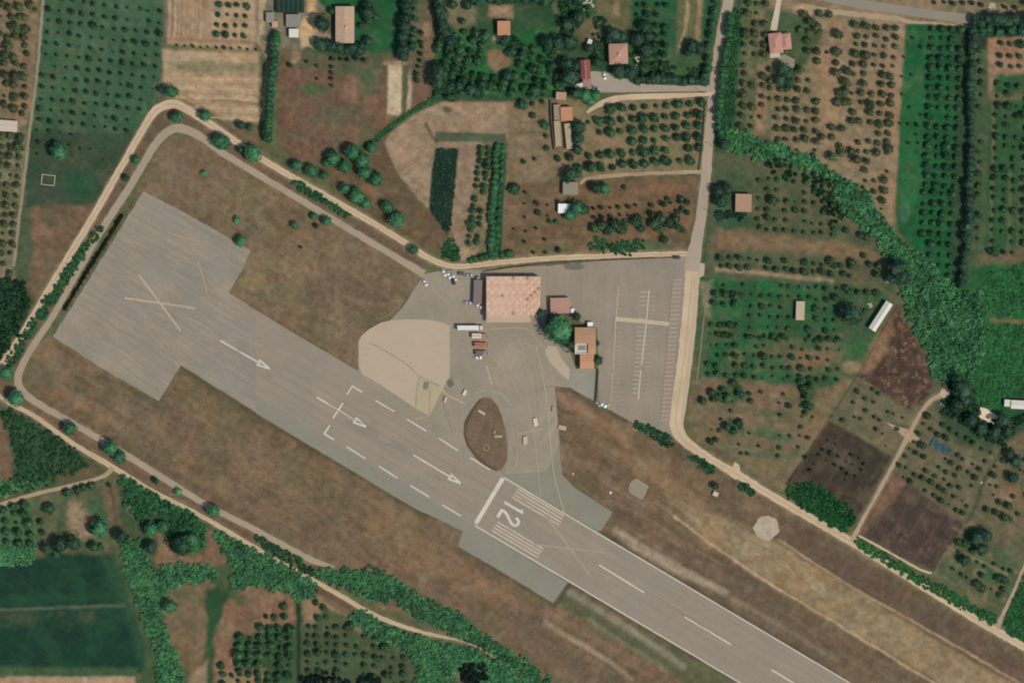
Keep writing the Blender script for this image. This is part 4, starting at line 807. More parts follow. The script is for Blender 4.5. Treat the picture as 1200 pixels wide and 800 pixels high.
def grove(kind, desc, place, o, u, v, nu, nv, r, jit=.8, miss=0.0, clip=None, rvar=.2, seed=1, skip=(), hexo=False, avoid=()):
    rr = random.Random(seed * 97 + nu); g = _grove[0]; _grove[0] += 1
    for j in range(nv):
        for i in range(nu):
            a = rr.random(); jx = rr.gauss(0, jit); jy = rr.gauss(0, jit); rad = r * max(.45, 1 + rr.gauss(0, rvar))
            if a < miss or (i, j) in skip: continue
            ii = i + (.5 if hexo and j % 2 else 0)
            x = o[0] + u[0] * ii + v[0] * j + jx; y = o[1] + u[1] * ii + v[1] * j + jy
            if clip and not inside(clip, x, y): continue
            if any(inside(c, x, y) for c in avoid): continue
            if not (-12 < x < 1212 and -12 < y < 812): continue
            TREES.append([kind, x, y, rad * S, place, j, g, desc])
def singles(kind, desc, place, L):
    g = _grove[0]; _grove[0] += 1
    for x, y, r in L: TREES.append([kind, x, y, r * S, place, None, g, desc])

grove('young_tree', 'small round tree', 'in the dotted green meadow', (60, -1), (12.9, 1.55), (-1.25, 12.9), 12, 13, 2.9, .6, .05, [(48, -10), (193, -10), (184, 108), (150, 158), (36, 158), (46, 60)], .28, 3)
grove('young_tree', 'faint small tree', 'below the dotted meadow', (45, 167), (12.8, 1.5), (-1, 13), 7, 2, 2.2, 1.2, .35, None, .25, 4)
grove('olive_tree', 'dusty olive tree', 'left of the top-left track', (2, -4), (10.5, .6), (-.6, 11.5), 5, 13, 4.6, 2.0, .1, [(-12, -10), (44, -10), (38, 60), (32, 134), (-12, 136)], .25, 5)
grove('olive_tree', 'round olive tree', 'in rows below the left white shed', (-8, 160), (11, .4), (-.9, 11.4), 5, 15, 4.6, .8, .06, [(-12, 158), (29, 158), (22, 230), (13, 322), (-12, 322)], .2, 6)
grove('citrus_tree', 'small dark tree', 'in the tan plot near sheds', (257, 6), (10.7, .6), (-.9, 11.6), 4, 4, 3.7, .5, .06, None, .22, 7)
grove('young_tree', 'tiny shrub-like tree', 'in the hedge line across tan fields', (208, 53.5), (9.2, .5), (0, 9), 11, 1, 2.2, .5, .05, None, .2, 8)
BR = [(570, 4), (603, 4), (603, 48), (572, 48)]; CEN = [(570, 56), (596, 56), (599, 78), (583, 88), (568, 78)]
grove('citrus_tree', 'dense round tree', 'in the bright grove around brown disc', (511, 26), (11.6, 3.2), (-3.0, 11.2), 14, 10, 5.8, 1.3, .03, [(512, 34), (560, 36), (600, 12), (650, 10), (655, 112), (505, 115)], .2, 9, (), False, (BR, CEN))
grove('citrus_tree', 'brown-green grove tree', 'above the brown disc', (520, 6), (12, 1.5), (-1, 13), 5, 2, 4.2, 1.8, .25, [(515, -10), (552, -10), (552, 30), (520, 30)], .25, 10)
Y5 = [(675, 120), (826, 114), (822, 204), (700, 206), (652, 206), (648, 180), (684, 178)]
grove('citrus_tree', 'round orchard tree', 'in the orchard beside the lane', (677, 131), (13.1, -.9), (.3, 13.3), 12, 1, 4.2, .5, .05, Y5, .25, 11, ((0, 0), (1, 0), (2, 0)))
grove('citrus_tree', 'round orchard tree', 'in the lane-side orchard middle', (689.5, 144), (12.9, -.9), (.3, 12.9), 11, 5, 5.0, .5, .07, Y5, .24, 12, ((0, 2), (1, 2), (3, 2)))
grove('citrus_tree', 'round orchard tree', 'at the orchard foot by track', (654, 200), (13, -1), (-.2, -13.5), 13, 1, 4.6, .8, .12, None, .22, 13)
singles('citrus_tree', 'round tree', 'in the plot beside the long wall', [(613, 124, 6.5), (600, 110, 6), (626, 108, 6), (625, 136, 4), (638, 147, 5.5), (624, 122, 3), (636, 120, 3), (640, 160, 3), (641, 174, 3.5), (614, 190, 3), (627, 187, 2.6), (603, 222, 7), (654, 186, 4), (668, 185, 5)])
grove('young_tree', 'small reddish-ground tree', 'in the brown field by lane', (696, 244), (9.9, -.6), (0, 11), 12, 2, 3.0, .9, .2, None, .25, 14)
grove('young_tree', 'tiny tree', 'in the brown field near white shed', (603, 225), (13, -.5), (-.5, 14.5), 5, 6, 2.3, 1.4, .3, [(596, 216), (650, 216), (690, 262), (690, 300), (594, 300)], .25, 15)
singles('fruit_tree', 'dark bushy tree', 'in the brown field by lane', [(697, 268, 7), (706, 264, 7), (714, 270, 7.5), (722, 264, 8), (729, 270, 7), (733, 262, 5), (746, 261, 7), (751, 268, 6), (748, 257, 6), (766, 262, 7), (775, 258, 7), (774, 268, 7), (784, 262, 7.5), (792, 257, 6), (794, 266, 5), (779, 281, 5.5), (800, 270, 4), (800, 245, 3.5), (799, 233, 4.5), (783, 234, 4), (732, 220, 3.5), (631, 250, 4), (645, 260, 3.6), (652, 260, 3.4)])
grove('olive_tree', 'olive tree', 'between the lane hedge and orchard', (876, 4), (11, .6), (-.5, 12), 3, 14, 4.2, .8, .12, [(868, -10), (905, -10), (900, 60), (897, 158), (862, 150)], .22, 16)
grove('olive_tree', 'olive tree', 'south-west of the pink villa', (903, 82), (11.1, .7), (-.5, 11.4), 6, 9, 4.3, .8, .08, [(896, 76), (962, 80), (966, 155), (955, 178), (905, 164)], .2, 17, ((5, 0), (4, 0), (5, 1), (5, 2), (4, 3)))
grove('olive_tree', 'olive tree', 'east half of tan olive orchard', (1005, 31), (11.4, .7), (-.9, 11.2), 5, 19, 4.2, .8, .09, [(995, 20), (1058, 24), (1052, 190), (1046, 250), (1030, 235), (1005, 200), (1000, 190)], .24, 18)
grove('olive_tree', 'olive tree', 'in the middle of tan orchard', (992, 75), (-11.2, -.5), (.6, 11.4), 2, 5, 5.0, .9, .2, None, .2, 19)
singles('olive_tree', 'dark olive tree', 'standing in the tan orchard clearing', [(942, 17, 5.5), (961, 17, 5), (972, 18, 5), (950, 26, 6.5), (957, 32, 6.5), (948, 38, 4.5), (938, 36, 5), (960, 38, 4.5), (946, 48, 5), (946, 60, 4.5), (958, 61, 5), (958, 72, 5), (982, 41, 6.5), (981, 62, 6), (980, 86, 6.2), (969, 62, 2.4), (990, 96, 6), (990, 108, 6.5), (989, 120, 6), (975, 150, 5), (986, 151, 4.5), (964, 161, 4.5), (975, 161, 4), (985, 173, 5), (975, 184, 6.5), (998, 178, 5.5), (986, 180, 5), (953, 182, 3.5), (998, 142, 4.5), (1000, 132, 4.6), (1044, 121, 5), (1043, 145, 5), (1042, 175, 6), (1002, 30, 5.5), (1014, 31, 5)])
grove('citrus_tree', 'round tree', 'in rows on the bright green field', (1093, 34), (11.3, .6), (-.45, 11.5), 4, 18, 4.1, .4, .04, [(1082, 28), (1132, 34), (1126, 222), (1080, 222)], .18, 20)
grove('citrus_tree', 'round tree', 'in lower rows of green field', (1083, 226), (11, .6), (-.5, 12), 5, 10, 3.8, .5, .07, [(1064, 222), (1124, 222), (1118, 320), (1112, 335), (1064, 264)], .2, 21)
singles('young_tree', 'tiny dot tree', 'in the bright strip of green field', [(1070, 45, 2.4), (1080, 56, 2.8), (1068, 88, 2.2), (1059, 67, 2), (1066, 126, 2.2), (1079, 135, 2), (1065, 146, 2.6), (1075, 147, 3), (1074, 158, 2.4), (1065, 168, 2.2), (1076, 168, 2), (1057, 111, 2), (1057, 90, 2), (1055, 145, 2.2)])
grove('fruit_tree', 'brown-green tree', 'in the top-right corner plot', (1173, 52), (11.5, .7), (-.4, 12.8), 4, 3, 4.2, .8, .05, [(1160, 44), (1212, 44), (1212, 86), (1165, 90)], .2, 22)
grove('fruit_tree', 'green orchard tree', 'beside the right picture edge', (1170, 100), (11.6, .5), (-.4, 12.2), 4, 17, 4.0, 1.0, .12, [(1164, 94), (1212, 94), (1212, 300), (1160, 300)], .22, 23)
grove('fruit_tree', 'small green tree', 'just right of the dark windbreak', (1150, 60), (12, .5), (-.3, 13), 1, 20, 3.4, 1.4, .3, None, .25, 24)
grove('young_tree', 'small tree', 'between upper road and top edge', (1095, 2), (11, .8), (0, 10), 10, 1, 3.4, .8, .1, [(1080, -5), (1152, -5), (1152, 14), (1090, 12)], .2, 25)
singles('young_tree', 'small tree', 'at the top right corner', [(1178, 9, 3.5), (1190, 10, 3.5), (1200, 4, 3.5), (1180, -2, 3)])
grove('fruit_tree', 'small orchard tree', 'in the olive-brown field by reeds', (879, 209), (10.8, .75), (-.3, 11.7), 12, 6, 3.1, .8, .14, [(884, 200), (985, 205), (975, 250), (985, 282), (880, 270)], .25, 26)
grove('fruit_tree', 'small orchard tree', 'above the pale farm strip', (845, 302), (10.9, .7), (-.2, 10.2), 15, 2, 3.6, .8, .12, [(838, 288), (1030, 300), (1030, 330), (838, 318)], .28, 27)
singles('fruit_tree', 'dark bushy tree', 'above the pale farm strip', [(974, 306, 6), (999, 308, 5.5), (1019, 310, 4.5), (1030, 312, 5), (1027, 322, 5.5), (1012, 300, 4), (995, 342, 4), (1006, 343, 4), (1017, 343, 4), (1028, 344, 5), (1014, 365, 3.6), (978, 269, 4), (992, 270, 4), (1009, 276, 5), (1016, 278, 5), (905, 235, 7), (870, 258, 4), (891, 266, 3)])
AV = ([(925, 350), (950, 350), (950, 380), (925, 380)],)
grove('fruit_tree', 'small dark tree', 'in the bright meadow by parking', (850, 333), (10.9, .45), (-.55, 12.2), 17, 7, 3.0, 1.0, .14, [(828, 326), (1000, 336), (985, 360), (984, 402), (826, 402)], .3, 28, (), False, AV)
grove('fruit_tree', 'small dark tree', 'in lower half of the meadow', (832, 380), (10.8, .45), (-.5, 11.8), 16, 7, 3.1, 1.0, .16, [(825, 376), (990, 395), (985, 452), (828, 448)], .3, 29, (), False, AV)
grove('fruit_tree', 'scattered small tree', 'on the mottled ground by lane bend', (835, 455), (11.5, .9), (-.4, 12.2), 14, 8, 2.7, 1.6, .42, [(822, 450), (970, 456), (945, 520), (915, 545), (880, 540), (825, 510)], .3, 30)
singles('fruit_tree', 'dark bushy tree', 'on the mottled ground by lane bend', [(860, 449, 5.5), (866, 455, 5), (824, 470, 5), (835, 460, 6), (842, 465, 6), (853, 466, 6), (868, 462, 6), (833, 517, 4.5), (839, 515, 3.5), (840, 345, 5.5), (850, 345, 5.5), (862, 348, 5.5), (836, 355, 4.5), (862, 356, 5), (942, 455, 6), (946, 465, 6), (946, 475, 5.5), (944, 484, 4), (938, 448, 4.5), (950, 452, 5), (852, 500, 6), (860, 505, 5.5), (866, 496, 5)])
grove('fruit_tree', 'small grey-green tree', 'in the plot above dark plot', (1012, 450), (8.6, 5.2), (-6.6, 10.4), 7, 5, 2.9, 1.1, .2, [(1003, 442), (1072, 488), (1046, 528), (980, 488)], .3, 31)
grove('young_tree', 'tiny tree', 'in the dark brown plot', (962, 512), (8.6, 5.0), (-5, 8.6), 9, 6, 2.3, 1.1, .25, [(960, 505), (1028, 530), (1005, 572), (940, 548)], .3, 32)
PL = [(1086, 510), (1122, 518), (1118, 540), (1080, 530)]
grove('fruit_tree', 'small garden tree', 'in the garden around blue tarpaulin', (1088, 488), (9.0, 5.4), (-5.6, 9.4), 12, 12, 3.2, 1.0, .12, [(1080, 480), (1098, 470), (1130, 500), (1178, 515), (1150, 566), (1126, 606), (1050, 556)], .28, 33, (), False, (PL,))
grove('fruit_tree', 'small garden tree', 'in the far right garden', (1172, 520), (10, 6), (-6, 10), 6, 11, 4.0, 1.6, .2, [(1180, 508), (1212, 500), (1212, 640), (1156, 606), (1158, 570)], .3, 34)
grove('fruit_tree', 'small tree', 'in the lower right garden', (1122, 634), (9, 5.4), (-4.6, 9), 9, 8, 3.6, 1.4, .25, [(1126, 622), (1196, 655), (1180, 706), (1100, 668)], .3, 35)
grove('fruit_tree', 'dark tree', 'in the columns above bottom edge', (362, 712), (11.2, .6), (-.1, 10.6), 11, 10, 3.5, 1.0, .16, [(362, 716), (388, 716), (420, 742), (470, 750), (500, 790), (470, 812), (358, 812)], .28, 36, (), False, ([(400, 720), (436, 726), (436, 744), (412, 742)],))
grove('citrus_tree', 'dark orchard tree', 'in the bottom orchard left of ditch', (282, 735), (11.6, .5), (-.4, 10.6), 6, 8, 4.8, .8, .08, [(276, 742), (298, 738), (300, 730), (346, 728), (346, 800), (276, 800)], .2, 37)
singles('citrus_tree', 'dark tree', 'in the bare bottom field', [(312, 722, 3), (322, 723, 4), (334, 722, 4), (333, 710, 4.5), (260, 780, 4.5), (262, 790, 4), (272, 791, 3), (282, 790, 3), (411, 733, 5), (371, 706, 4), (380, 712, 4.5), (262, 800, 4)])
grove('citrus_tree', 'round dark tree', 'in the pale green bottom-left plot', (4, 598), (13.5, 2), (2, 12), 3, 5, 5.0, 1.2, .06, [(-12, 588), (40, 584), (44, 642), (-12, 645)], .18, 38)
singles('citrus_tree', 'round dark tree', 'along the bottom-left farm track', [(16, 593, 5), (29, 590, 5.5), (58, 596, 7.5), (80, 577, 6), (92, 574, 5), (98, 571, 4.5), (108, 569, 5), (48, 611, 4), (50, 624, 4), (110, 640, 6.5), (118, 641, 5), (108, 620, 6), (128, 568, 3)])
grove('citrus_tree', 'small vineyard-row tree', 'in twin rows above concrete corner', (564, 174), (9.6, 0), (-.95, 7.4), 2, 16, 3.4, .4, .06, None, .18, 39)
singles('young_tree', 'small tree', 'in the reddish square field', [(360, 73, 2.6), (372, 78, 3), (390, 70, 3.5), (400, 70, 3), (408, 71, 3.2), (417, 69, 4), (427, 71, 3.5), (389, 79, 3), (389, 86, 3), (389, 93, 3.2), (389, 101, 3), (372, 93, 2.4), (340, 77, 3.5)])
grove('young_tree', 'small tree', 'below the long cypress row', (495, 40), (4, 12), (-1, 8), 1, 8, 3.2, 1.2, .2, None, .25, 40)
grove('young_tree', 'small tree', 'in the green plot by pink-roofed house', (748, 6), (11, .8), (-.6, 11.4), 4, 8, 4.0, 1.0, .1, [(744, -6), (796, -6), (790, 60), (800, 88), (746, 92)], .25, 41)
grove('young_tree', 'small tree', 'along the lane verge', (834, 8), (3, .3), (-1, 12), 1, 8, 3.2, 1.0, .2, None, .25, 42)

ORD = ['zeroth', 'first', 'second', 'third', 'fourth', 'fifth', 'sixth', 'seventh', 'eighth', 'ninth', 'tenth', 'eleventh', 'twelfth', 'thirteenth', 'fourteenth', 'fifteenth', 'sixteenth', 'seventeenth', 'eighteenth', 'nineteenth', 'twentieth'] + ['%dst' % k if k % 10 == 1 else '%dnd' % k if k % 10 == 2 else '%drd' % k if k % 10 == 3 else '%dth' % k for k in range(21, 60)]
def size_word(i, n): return ORD[i]
bygrove = {}
for t in TREES: bygrove.setdefault(t[6], []).append(t)
for g, L in bygrove.items():
    if L[0][5] is None:
        L.sort(key=lambda t: t[1])
        for k, t in enumerate(L): t.append('%s %s, %s from the left' % (t[7], t[4], ORD[k + 1]))
    else:
        rows = sorted({t[5] for t in L}, key=lambda j: np.mean([t[2] for t in L if t[5] == j])); 
        for rn, j in enumerate(rows):
            rowt = sorted([t for t in L if t[5] == j], key=lambda t: t[1])
            for k, t in enumerate(rowt):
                if len(rows) == 1: t.append('%s %s, %s from left' % (t[7], t[4], ORD[k + 1]))
                elif len(rowt) == 1: t.append('%s %s, %s from top' % (t[7], t[4], ORD[rn + 1]))
                else: t.append('%s %s, row %s, %s from left' % (t[7], t[4], ORD[rn + 1], ORD[k + 1]))
CATN = {'olive_tree': ('olive tree', 'olive trees in the dusty orchards'), 'citrus_tree': ('orchard tree', 'dense round orchard trees in the groves'), 'fruit_tree': ('fruit tree', 'small fruit trees in the orchard plots'), 'young_tree': ('young tree', 'young trees dotted over the fields')}
nveg = 0
for kind in CATN:
    L = sorted([t for t in TREES if t[0] == kind], key=lambda t: -t[3]); keep, rest = L[:295], L[295:]
    rr = random.Random(5)
    for t in keep:
        me = PROTO[kind][rr.randrange(len(PROTO[kind]))][0]
        o = bpy.data.objects.new(kind, me); COL.objects.link(o); o.location = (X(t[1]), Y(t[2]), 0); s = t[3] * .98
        o.rotation_euler = (0, 0, rr.uniform(0, 6.28)); o.scale = (s * rr.uniform(.9, 1.1), s * rr.uniform(.9, 1.1), s * rr.uniform(.85, 1.15))
        tag(o, t[8], CATN[kind][0], CATN[kind][1]); nveg += 1
    if rest:
        Vs = []; Ts = []; M = []; n = 0
        for t in rest:
            _, V, T, tv, tt = PROTO[kind][rr.randrange(len(PROTO[kind]))]
            a = rr.uniform(0, 6.28); c, s_ = math.cos(a), math.sin(a); VV = np.concatenate([V, tv]) * t[3] * .98
            W = np.stack([VV[:, 0] * c - VV[:, 1] * s_ + X(t[1]), VV[:, 0] * s_ + VV[:, 1] * c + Y(t[2]), VV[:, 2]], 1)
            Vs.append(W); Ts.append(np.concatenate([T, tt + len(V)]) + n); M += [0] * len(T) + [1] * len(tt); n += len(W)
        me = tri_mesh('smaller_' + kind + 's', np.concatenate(Vs), np.concatenate(Ts), PROTO[kind][0][0].materials[:], M)
        o = link(bpy.data.objects.new('smaller_' + kind + 's', me)); tag(o, 'the many smallest %ss scattered through the orchard plots' % CATN[kind][0], CATN[kind][0] + 's', None, 'stuff')
    print(kind, len(L), len(keep), len(rest))

# --- large single trees, bushes and windbreaks (trunk + crown parts)
BIGV = {}
def big_variants(key, mat, n, seed, **kw):
    L = []
    for i in range(n):
        rs = np.random.RandomState(seed + i); V, T = crown(rs, **kw); tv, tt = trunk_tris(kw['cz'] * .6, .08, (rs.uniform(-.06, .06), rs.uniform(-.06, .06)), 4, rs, 8)
        L.append((tri_mesh('crown', V, T, [mat]), tri_mesh('trunk', tv, tt, [bark])))
    BIGV[key] = L
big_variants('broad', G_BIG, 5, 100, sub=3, nleaf=420, leaf=.10, k=30, core=.76, tall=.8, cz=1.1)
big_variants('dark', G_CON, 4, 120, sub=3, nleaf=380, leaf=.10, k=26, core=.74, tall=.95, cz=1.2)
big_variants('bush', G_THK, 5, 140, sub=2, nleaf=200, leaf=.16, k=14, core=.66, tall=.8, cz=.55)
big_variants('conifer', G_CON, 4, 160, sub=2, nleaf=220, leaf=.16, k=14, core=.7, tall=2.0, cz=2.2)
big_variants('hedge', G_HED, 4, 180, sub=2, nleaf=200, leaf=.16, k=14, core=.68, tall=1.1, cz=1.15)
_bt = random.Random(11)
def big(name, var, x, y, r, label, cat, group=None, hz=1.0):
    if name == 'broadleaf_tree': r *= .88
    e = empty(name, X(x), Y(y), _bt.uniform(0, 6.28)); s = r * S; e.scale = (s * _bt.uniform(.92, 1.08), s * _bt.uniform(.92, 1.08), s * hz)
    c, t = BIGV[var][_bt.randrange(len(BIGV[var]))]
    link(bpy.data.objects.new('crown', c), e); link(bpy.data.objects.new('trunk', t), e)
    tag(e, label, cat, group); return e
T_ = 'broadleaf_tree'
for x, y, r, var, lab in ((70, 178, 11, 'broad', 'large round green tree in dark meadow below the dotted field'), (201, 108, 9.5, 'broad', 'round green tree at the outside of the dirt road corner'), (190, 106, 5, 'dark', 'small dark tree left of the corner tree'),
    (208, 138, 8, 'broad', 'bushy tree between the two roads at the corner'), (241, 136, 8, 'broad', 'round tree just above the cream road, right of corner'), (261, 167, 11, 'broad', 'large green tree between cream and grey roads'),
    (297, 181, 12, 'broad', 'big bushy tree astride the two roads, east of the round one'), (284, 176, 6, 'dark', 'dark small tree beside the big bushy roadside tree'), (283, 147, 6, 'dark', 'round dark tree in the tan field corner'), (294, 150, 5, 'broad', 'green tree in the tan field corner'),
    (160, 188, 6, 'broad', 'small tree between the twin roads below the corner'), (148, 209, 5, 'dark', 'small dark tree between twin roads further down'), (239, 203, 5, 'bush', 'small bush on brown airfield grass near the corner'),
    (283, 283, 7.5, 'broad', 'green round bush at the edge of dispersal pavement'), (278, 258, 6, 'bush', 'pale shrub above the dispersal pavement edge'), (346, 264, 5.5, 'broad', 'single small tree on the airfield grass'), (368, 254, 5, 'broad', 'left bush of a pair on airfield grass'), (383, 259, 7, 'broad', 'right larger bush of a pair on airfield grass'), (371, 265, 3.6, 'dark', 'tiny dark bush under the airfield pair'), (353, 290, 2.6, 'dark', 'tiny dark shrub alone on brown grass'),
    (485, 293, 7, 'broad', 'round bush between roads near the apron entrance'), (655, 386, 17, 'broad', 'large dark green tree beside the terminal garden'), (646, 377, 8, 'dark', 'dark tree next to the pink-roofed annex'), (661, 398, 9, 'dark', 'dark tree at the lower side of the garden'), (668, 404, 7, 'dark', 'small dark tree against the orange-roofed building'), (676, 371, 6, 'dark', 'very dark small tree above the orange roof'), (634, 367, 6, 'dark', 'dark shrub at the terminal corner'), (701, 422, 7, 'dark', 'dark tree right of the orange roof'), (700, 402, 3.6, 'dark', 'small shrub by the parking edge'), (697, 392, 4, 'bush', 'pale shrub right of the orange roof'),
    (20, 466, 11, 'broad', 'round tree between the roads at the western bend'), (8, 437, 9, 'broad', 'tree by the dirt road at left edge'), (83, 502, 9, 'broad', 'green tree between the lower roads'), (130, 524, 10, 'broad', 'left of twin trees between the lower roads'), (141, 535, 9, 'broad', 'right of twin trees between the lower roads'), (183, 563, 4.6, 'dark', 'tiny dark tree between the lower roads'), (209, 576, 6, 'bush', 'shrub between the lower roads'), (251, 598, 9, 'broad', 'tree beside the lower paved road'),
    (378, 29, 12, 'dark', 'large dark tree by the pale-roofed house'), (432, 16, 10, 'dark', 'upper dark tree on the house lawn'), (431, 7, 7, 'dark', 'dark tree at the top of the lawn'), (433, 24, 7, 'dark', 'lower dark tree on the house lawn'), (440, 21, 6, 'dark', 'dark tree right of the lawn pair'), (432, 49, 6.5, 'dark', 'single dark tree on the lower lawn'), (423, 31, 4, 'dark', 'small dark tree beside lawn path'), (389, 14, 5, 'dark', 'dark shrub at the house corner'),
    (118, 618, 12, 'broad', 'big bushy tree in the bottom-left garden'), (72, 637, 11, 'dark', 'big dark tree above the dark crop field'), (87, 636, 10, 'dark', 'second big dark tree above the crop field'), (57, 643, 8, 'dark', 'left dark tree above the crop field'), (66, 648, 7, 'dark', 'low dark tree at the crop field edge'), (143, 628, 10, 'dark', 'dark tree at the crop field corner'), (213, 638, 13, 'dark', 'large dark round tree in the scrub by dirt road'), (226, 632, 10, 'broad', 'green tree joined to the dark round tree'), (200, 710, 9, 'broad', 'round tree on the bare bottom clearing'), (178, 620, 10, 'broad', 'bright bushy tree in lower-left scrub'), (192, 616, 8, 'broad', 'bright tree at the clearing edge'), (178, 641, 9, 'dark', 'dark tree left of the small clearing'),
    (678, 22, 9, 'dark', 'dark tree near the top rubble heap'), (665, 30, 9, 'dark', 'dark tree by the grove track'), (668, 52, 11, 'dark', 'dark tree above the barn'), (655, 52, 10, 'dark', 'dark tree over the grove track'), (643, 52, 10, 'dark', 'dark tree at the grove edge'), (668, 92, 13, 'dark', 'large dark tree left of the barn'), (664, 76, 10, 'dark', 'dark tree up against the barn'), (675, 78, 8, 'dark', 'small dark tree by the barn wall'), (690, 57, 6, 'dark', 'dark shrub above the barn'), (720, 42, 10, 'dark', 'dark tree above the red-roofed house'), (729, 44, 8, 'dark', 'tree at the house top corner'), (714, 48, 6, 'dark', 'dark shrub at the house left corner'), (748, 48, 10, 'dark', 'dark tree right of the red-roofed house'), (757, 60, 10, 'dark', 'dark tree beyond the terrace'), (727, 85, 10, 'dark', 'dark tree under the red-roofed house'), (738, 86, 10, 'dark', 'second dark tree under the house'), (701, 74, 8, 'dark', 'dark round tree in the farm yard'), (757, 32, 9, 'dark', 'dark tree at the upper green plot'), (760, 44, 8, 'dark', 'tree at the plot corner'),
    (686, 112, 10, 'broad', 'green tree below the yard, left'), (698, 112, 8, 'broad', 'green tree below the yard, right'), (676, 110, 9, 'dark', 'dark tree beside the small pink roof'), (692, 119, 7, 'broad', 'low tree at the orange hut drive'), (679, 150, 9, 'dark', 'tall dark tree right of the long wall'), (678, 163, 8, 'dark', 'second dark tree right of the long wall'), (677, 176, 7, 'dark', 'third dark tree right of the long wall'), (676, 244, 10, 'broad', 'bright tree right of the white shed'), (668, 252, 8, 'broad', 'tree under the white shed'), (684, 246, 8, 'dark', 'dark tree beyond the white shed'), (699, 221, 8, 'dark', 'dark round bush by the farm track'), (709, 222, 8, 'broad', 'green round bush by the farm track'), (668, 205, 9, 'dark', 'dark tree above the grey shed'), (677, 205, 6, 'dark', 'small dark tree by the grey shed'), (665, 210, 6, 'dark', 'dark shrub at the shed corner'),
    (812, 56, 9, 'dark', 'dark tree at the foot of tan strips'), (820, 58, 9, 'dark', 'second dark tree at the strips foot'), (806, 62, 6, 'dark', 'small dark tree at the strips foot'), (842, 225, 9, 'dark', 'large dark tree by the lane gate, upper'), (845, 236, 9, 'dark', 'dark tree beside the brown shed'), (852, 222, 8, 'dark', 'dark tree at the brown shed corner'), (849, 170, 8, 'dark', 'dark tree by the reed band at the lane'), (918, 82, 9, 'dark', 'large dark tree below the villa patio'), (924, 88, 8, 'dark', 'dark tree in villa garden, right'), (915, 95, 8, 'dark', 'dark tree in villa garden, left'), (925, 98, 8, 'dark', 'dark tree in villa garden, lower'), (998, 369, 13, 'dark', 'large dark tree left of the long white shed'), (990, 366, 9, 'dark', 'dark tree joined to the large one'), (1004, 372, 8, 'dark', 'small dark tree near long white shed'),
    (1050, 315, 13, 'dark', 'very dark big tree above the long white shed'), (1056, 324, 12, 'dark', 'dark tree at the reed band elbow'), (1046, 326, 9, 'dark', 'dark tree over the white speck'), (1127, 457, 14, 'dark', 'very dark big tree by the cream yard'), (1122, 447, 10, 'dark', 'dark tree above the cream yard'), (1130, 468, 10, 'dark', 'dark tree below the cream yard'), (1122, 474, 9, 'dark', 'dark tree at the garden top'), (1138, 492, 9, 'dark', 'dark tree under the white terrace'), (1150, 502, 9, 'dark', 'dark tree below the white terrace'), (1175, 492, 10, 'dark', 'dark tree below the white shed row'), (1165, 506, 9, 'dark', 'dark tree between terrace and shed row'), (1180, 505, 8, 'dark', 'dark tree near the garden boundary'),
    (1145, 630, 10, 'dark', 'dark clump tree in the lower right garden'), (1155, 626, 9, 'dark', 'second clump tree in the lower right garden'), (1150, 642, 8, 'dark', 'third clump tree in the lower right garden'), (1130, 656, 7, 'dark', 'dark tree near the plot corner'), (1190, 540, 9, 'dark', 'dark tree at the far right garden'), (1183, 533, 7, 'dark', 'dark tree left in the far right garden'), (1186, 560, 7, 'dark', 'dark tree lower in the far right garden'),
    (838, 569, 5, 'dark', 'small dark tree with white speck below'), (595, 90, 7, 'dark', 'dark tree left of the grove disc foot')):
    big(T_, var, x, y, r, lab, 'tree')
# windbreak rows: every tree its own
def row_trees(pts, n, r, var, name, cat, lab, group, rv=.15, hz=1.0, jit=1.0, frm='top'):
    p = catmull(pts, 1.0); rr = random.Random(n); per = []
    for k in range(n):
        a = p[int((len(p) - 1) * k / max(1, n - 1))]; per.append(a)
        big(name, var, a[0] + rr.uniform(-jit, jit), a[1] + rr.uniform(-jit, jit), r * rr.uniform(1 - rv, 1 + rv), lab % (ORD[k + 1], frm), cat, group, hz)
row_trees([(1141, 24), (1138, 120), (1137, 200), (1134, 270), (1128, 335)], 46, 5.6, 'conifer', 'windbreak_tree', 'windbreak tree', 'dark tree of the long right-hand windbreak, %s from %s', 'trees of the long dark windbreak', .25, .6, 1.6)
row_trees([(1150, 26), (1165, 24), (1182, 25), (1206, 26)], 8, 8, 'dark', 'windbreak_tree', 'windbreak tree', 'dark tree lining the upper road corner, %s from %s', 'dark trees at the upper road corner', .15, 1.0, 2, 'left')
row_trees([(1150, 36), (1168, 38), (1206, 38)], 6, 6.5, 'hedge', 'windbreak_tree', 'windbreak tree', 'green tree under the corner road trees, %s from %s', 'green trees at the upper road corner', .15, 1.0, 2, 'left')
row_trees([(478, -6), (477, 20), (474, 45), (473, 66)], 11, 7.0, 'dark', 'cypress_tree', 'cypress', 'dark tree of the row right of the lawn, %s from %s', 'dark row right of the lawn', .12, 1.1, 1.2)
row_trees([(488, -6), (487, 20), (484, 55)], 7, 5.0, 'hedge', 'cypress_tree', 'cypress', 'paler tree backing the lawn row, %s from %s', 'paler trees backing the lawn row', .2, 1.0, 1.2)
row_trees([(517, -6), (517, 20), (522, 40), (530, 52)], 10, 7.5, 'dark', 'cypress_tree', 'cypress', 'dark tree left of the bright grove, %s from %s', 'dark row left of the grove', .15, 1.0, 2)
row_trees([(514, 84), (516, 96), (528, 104)], 5, 9, 'dark', 'cypress_tree', 'cypress', 'large dark tree at grove lower corner, %s from %s', 'large dark trees at the grove corner', .15, 1.0, 2)
row_trees([(530, 102), (545, 104), (560, 108)], 4, 7, 'dark', 'cypress_tree', 'cypress', 'dark tree along the grove foot, %s from %s', 'dark trees along the grove foot', .15, 1.0, 2, 'left')
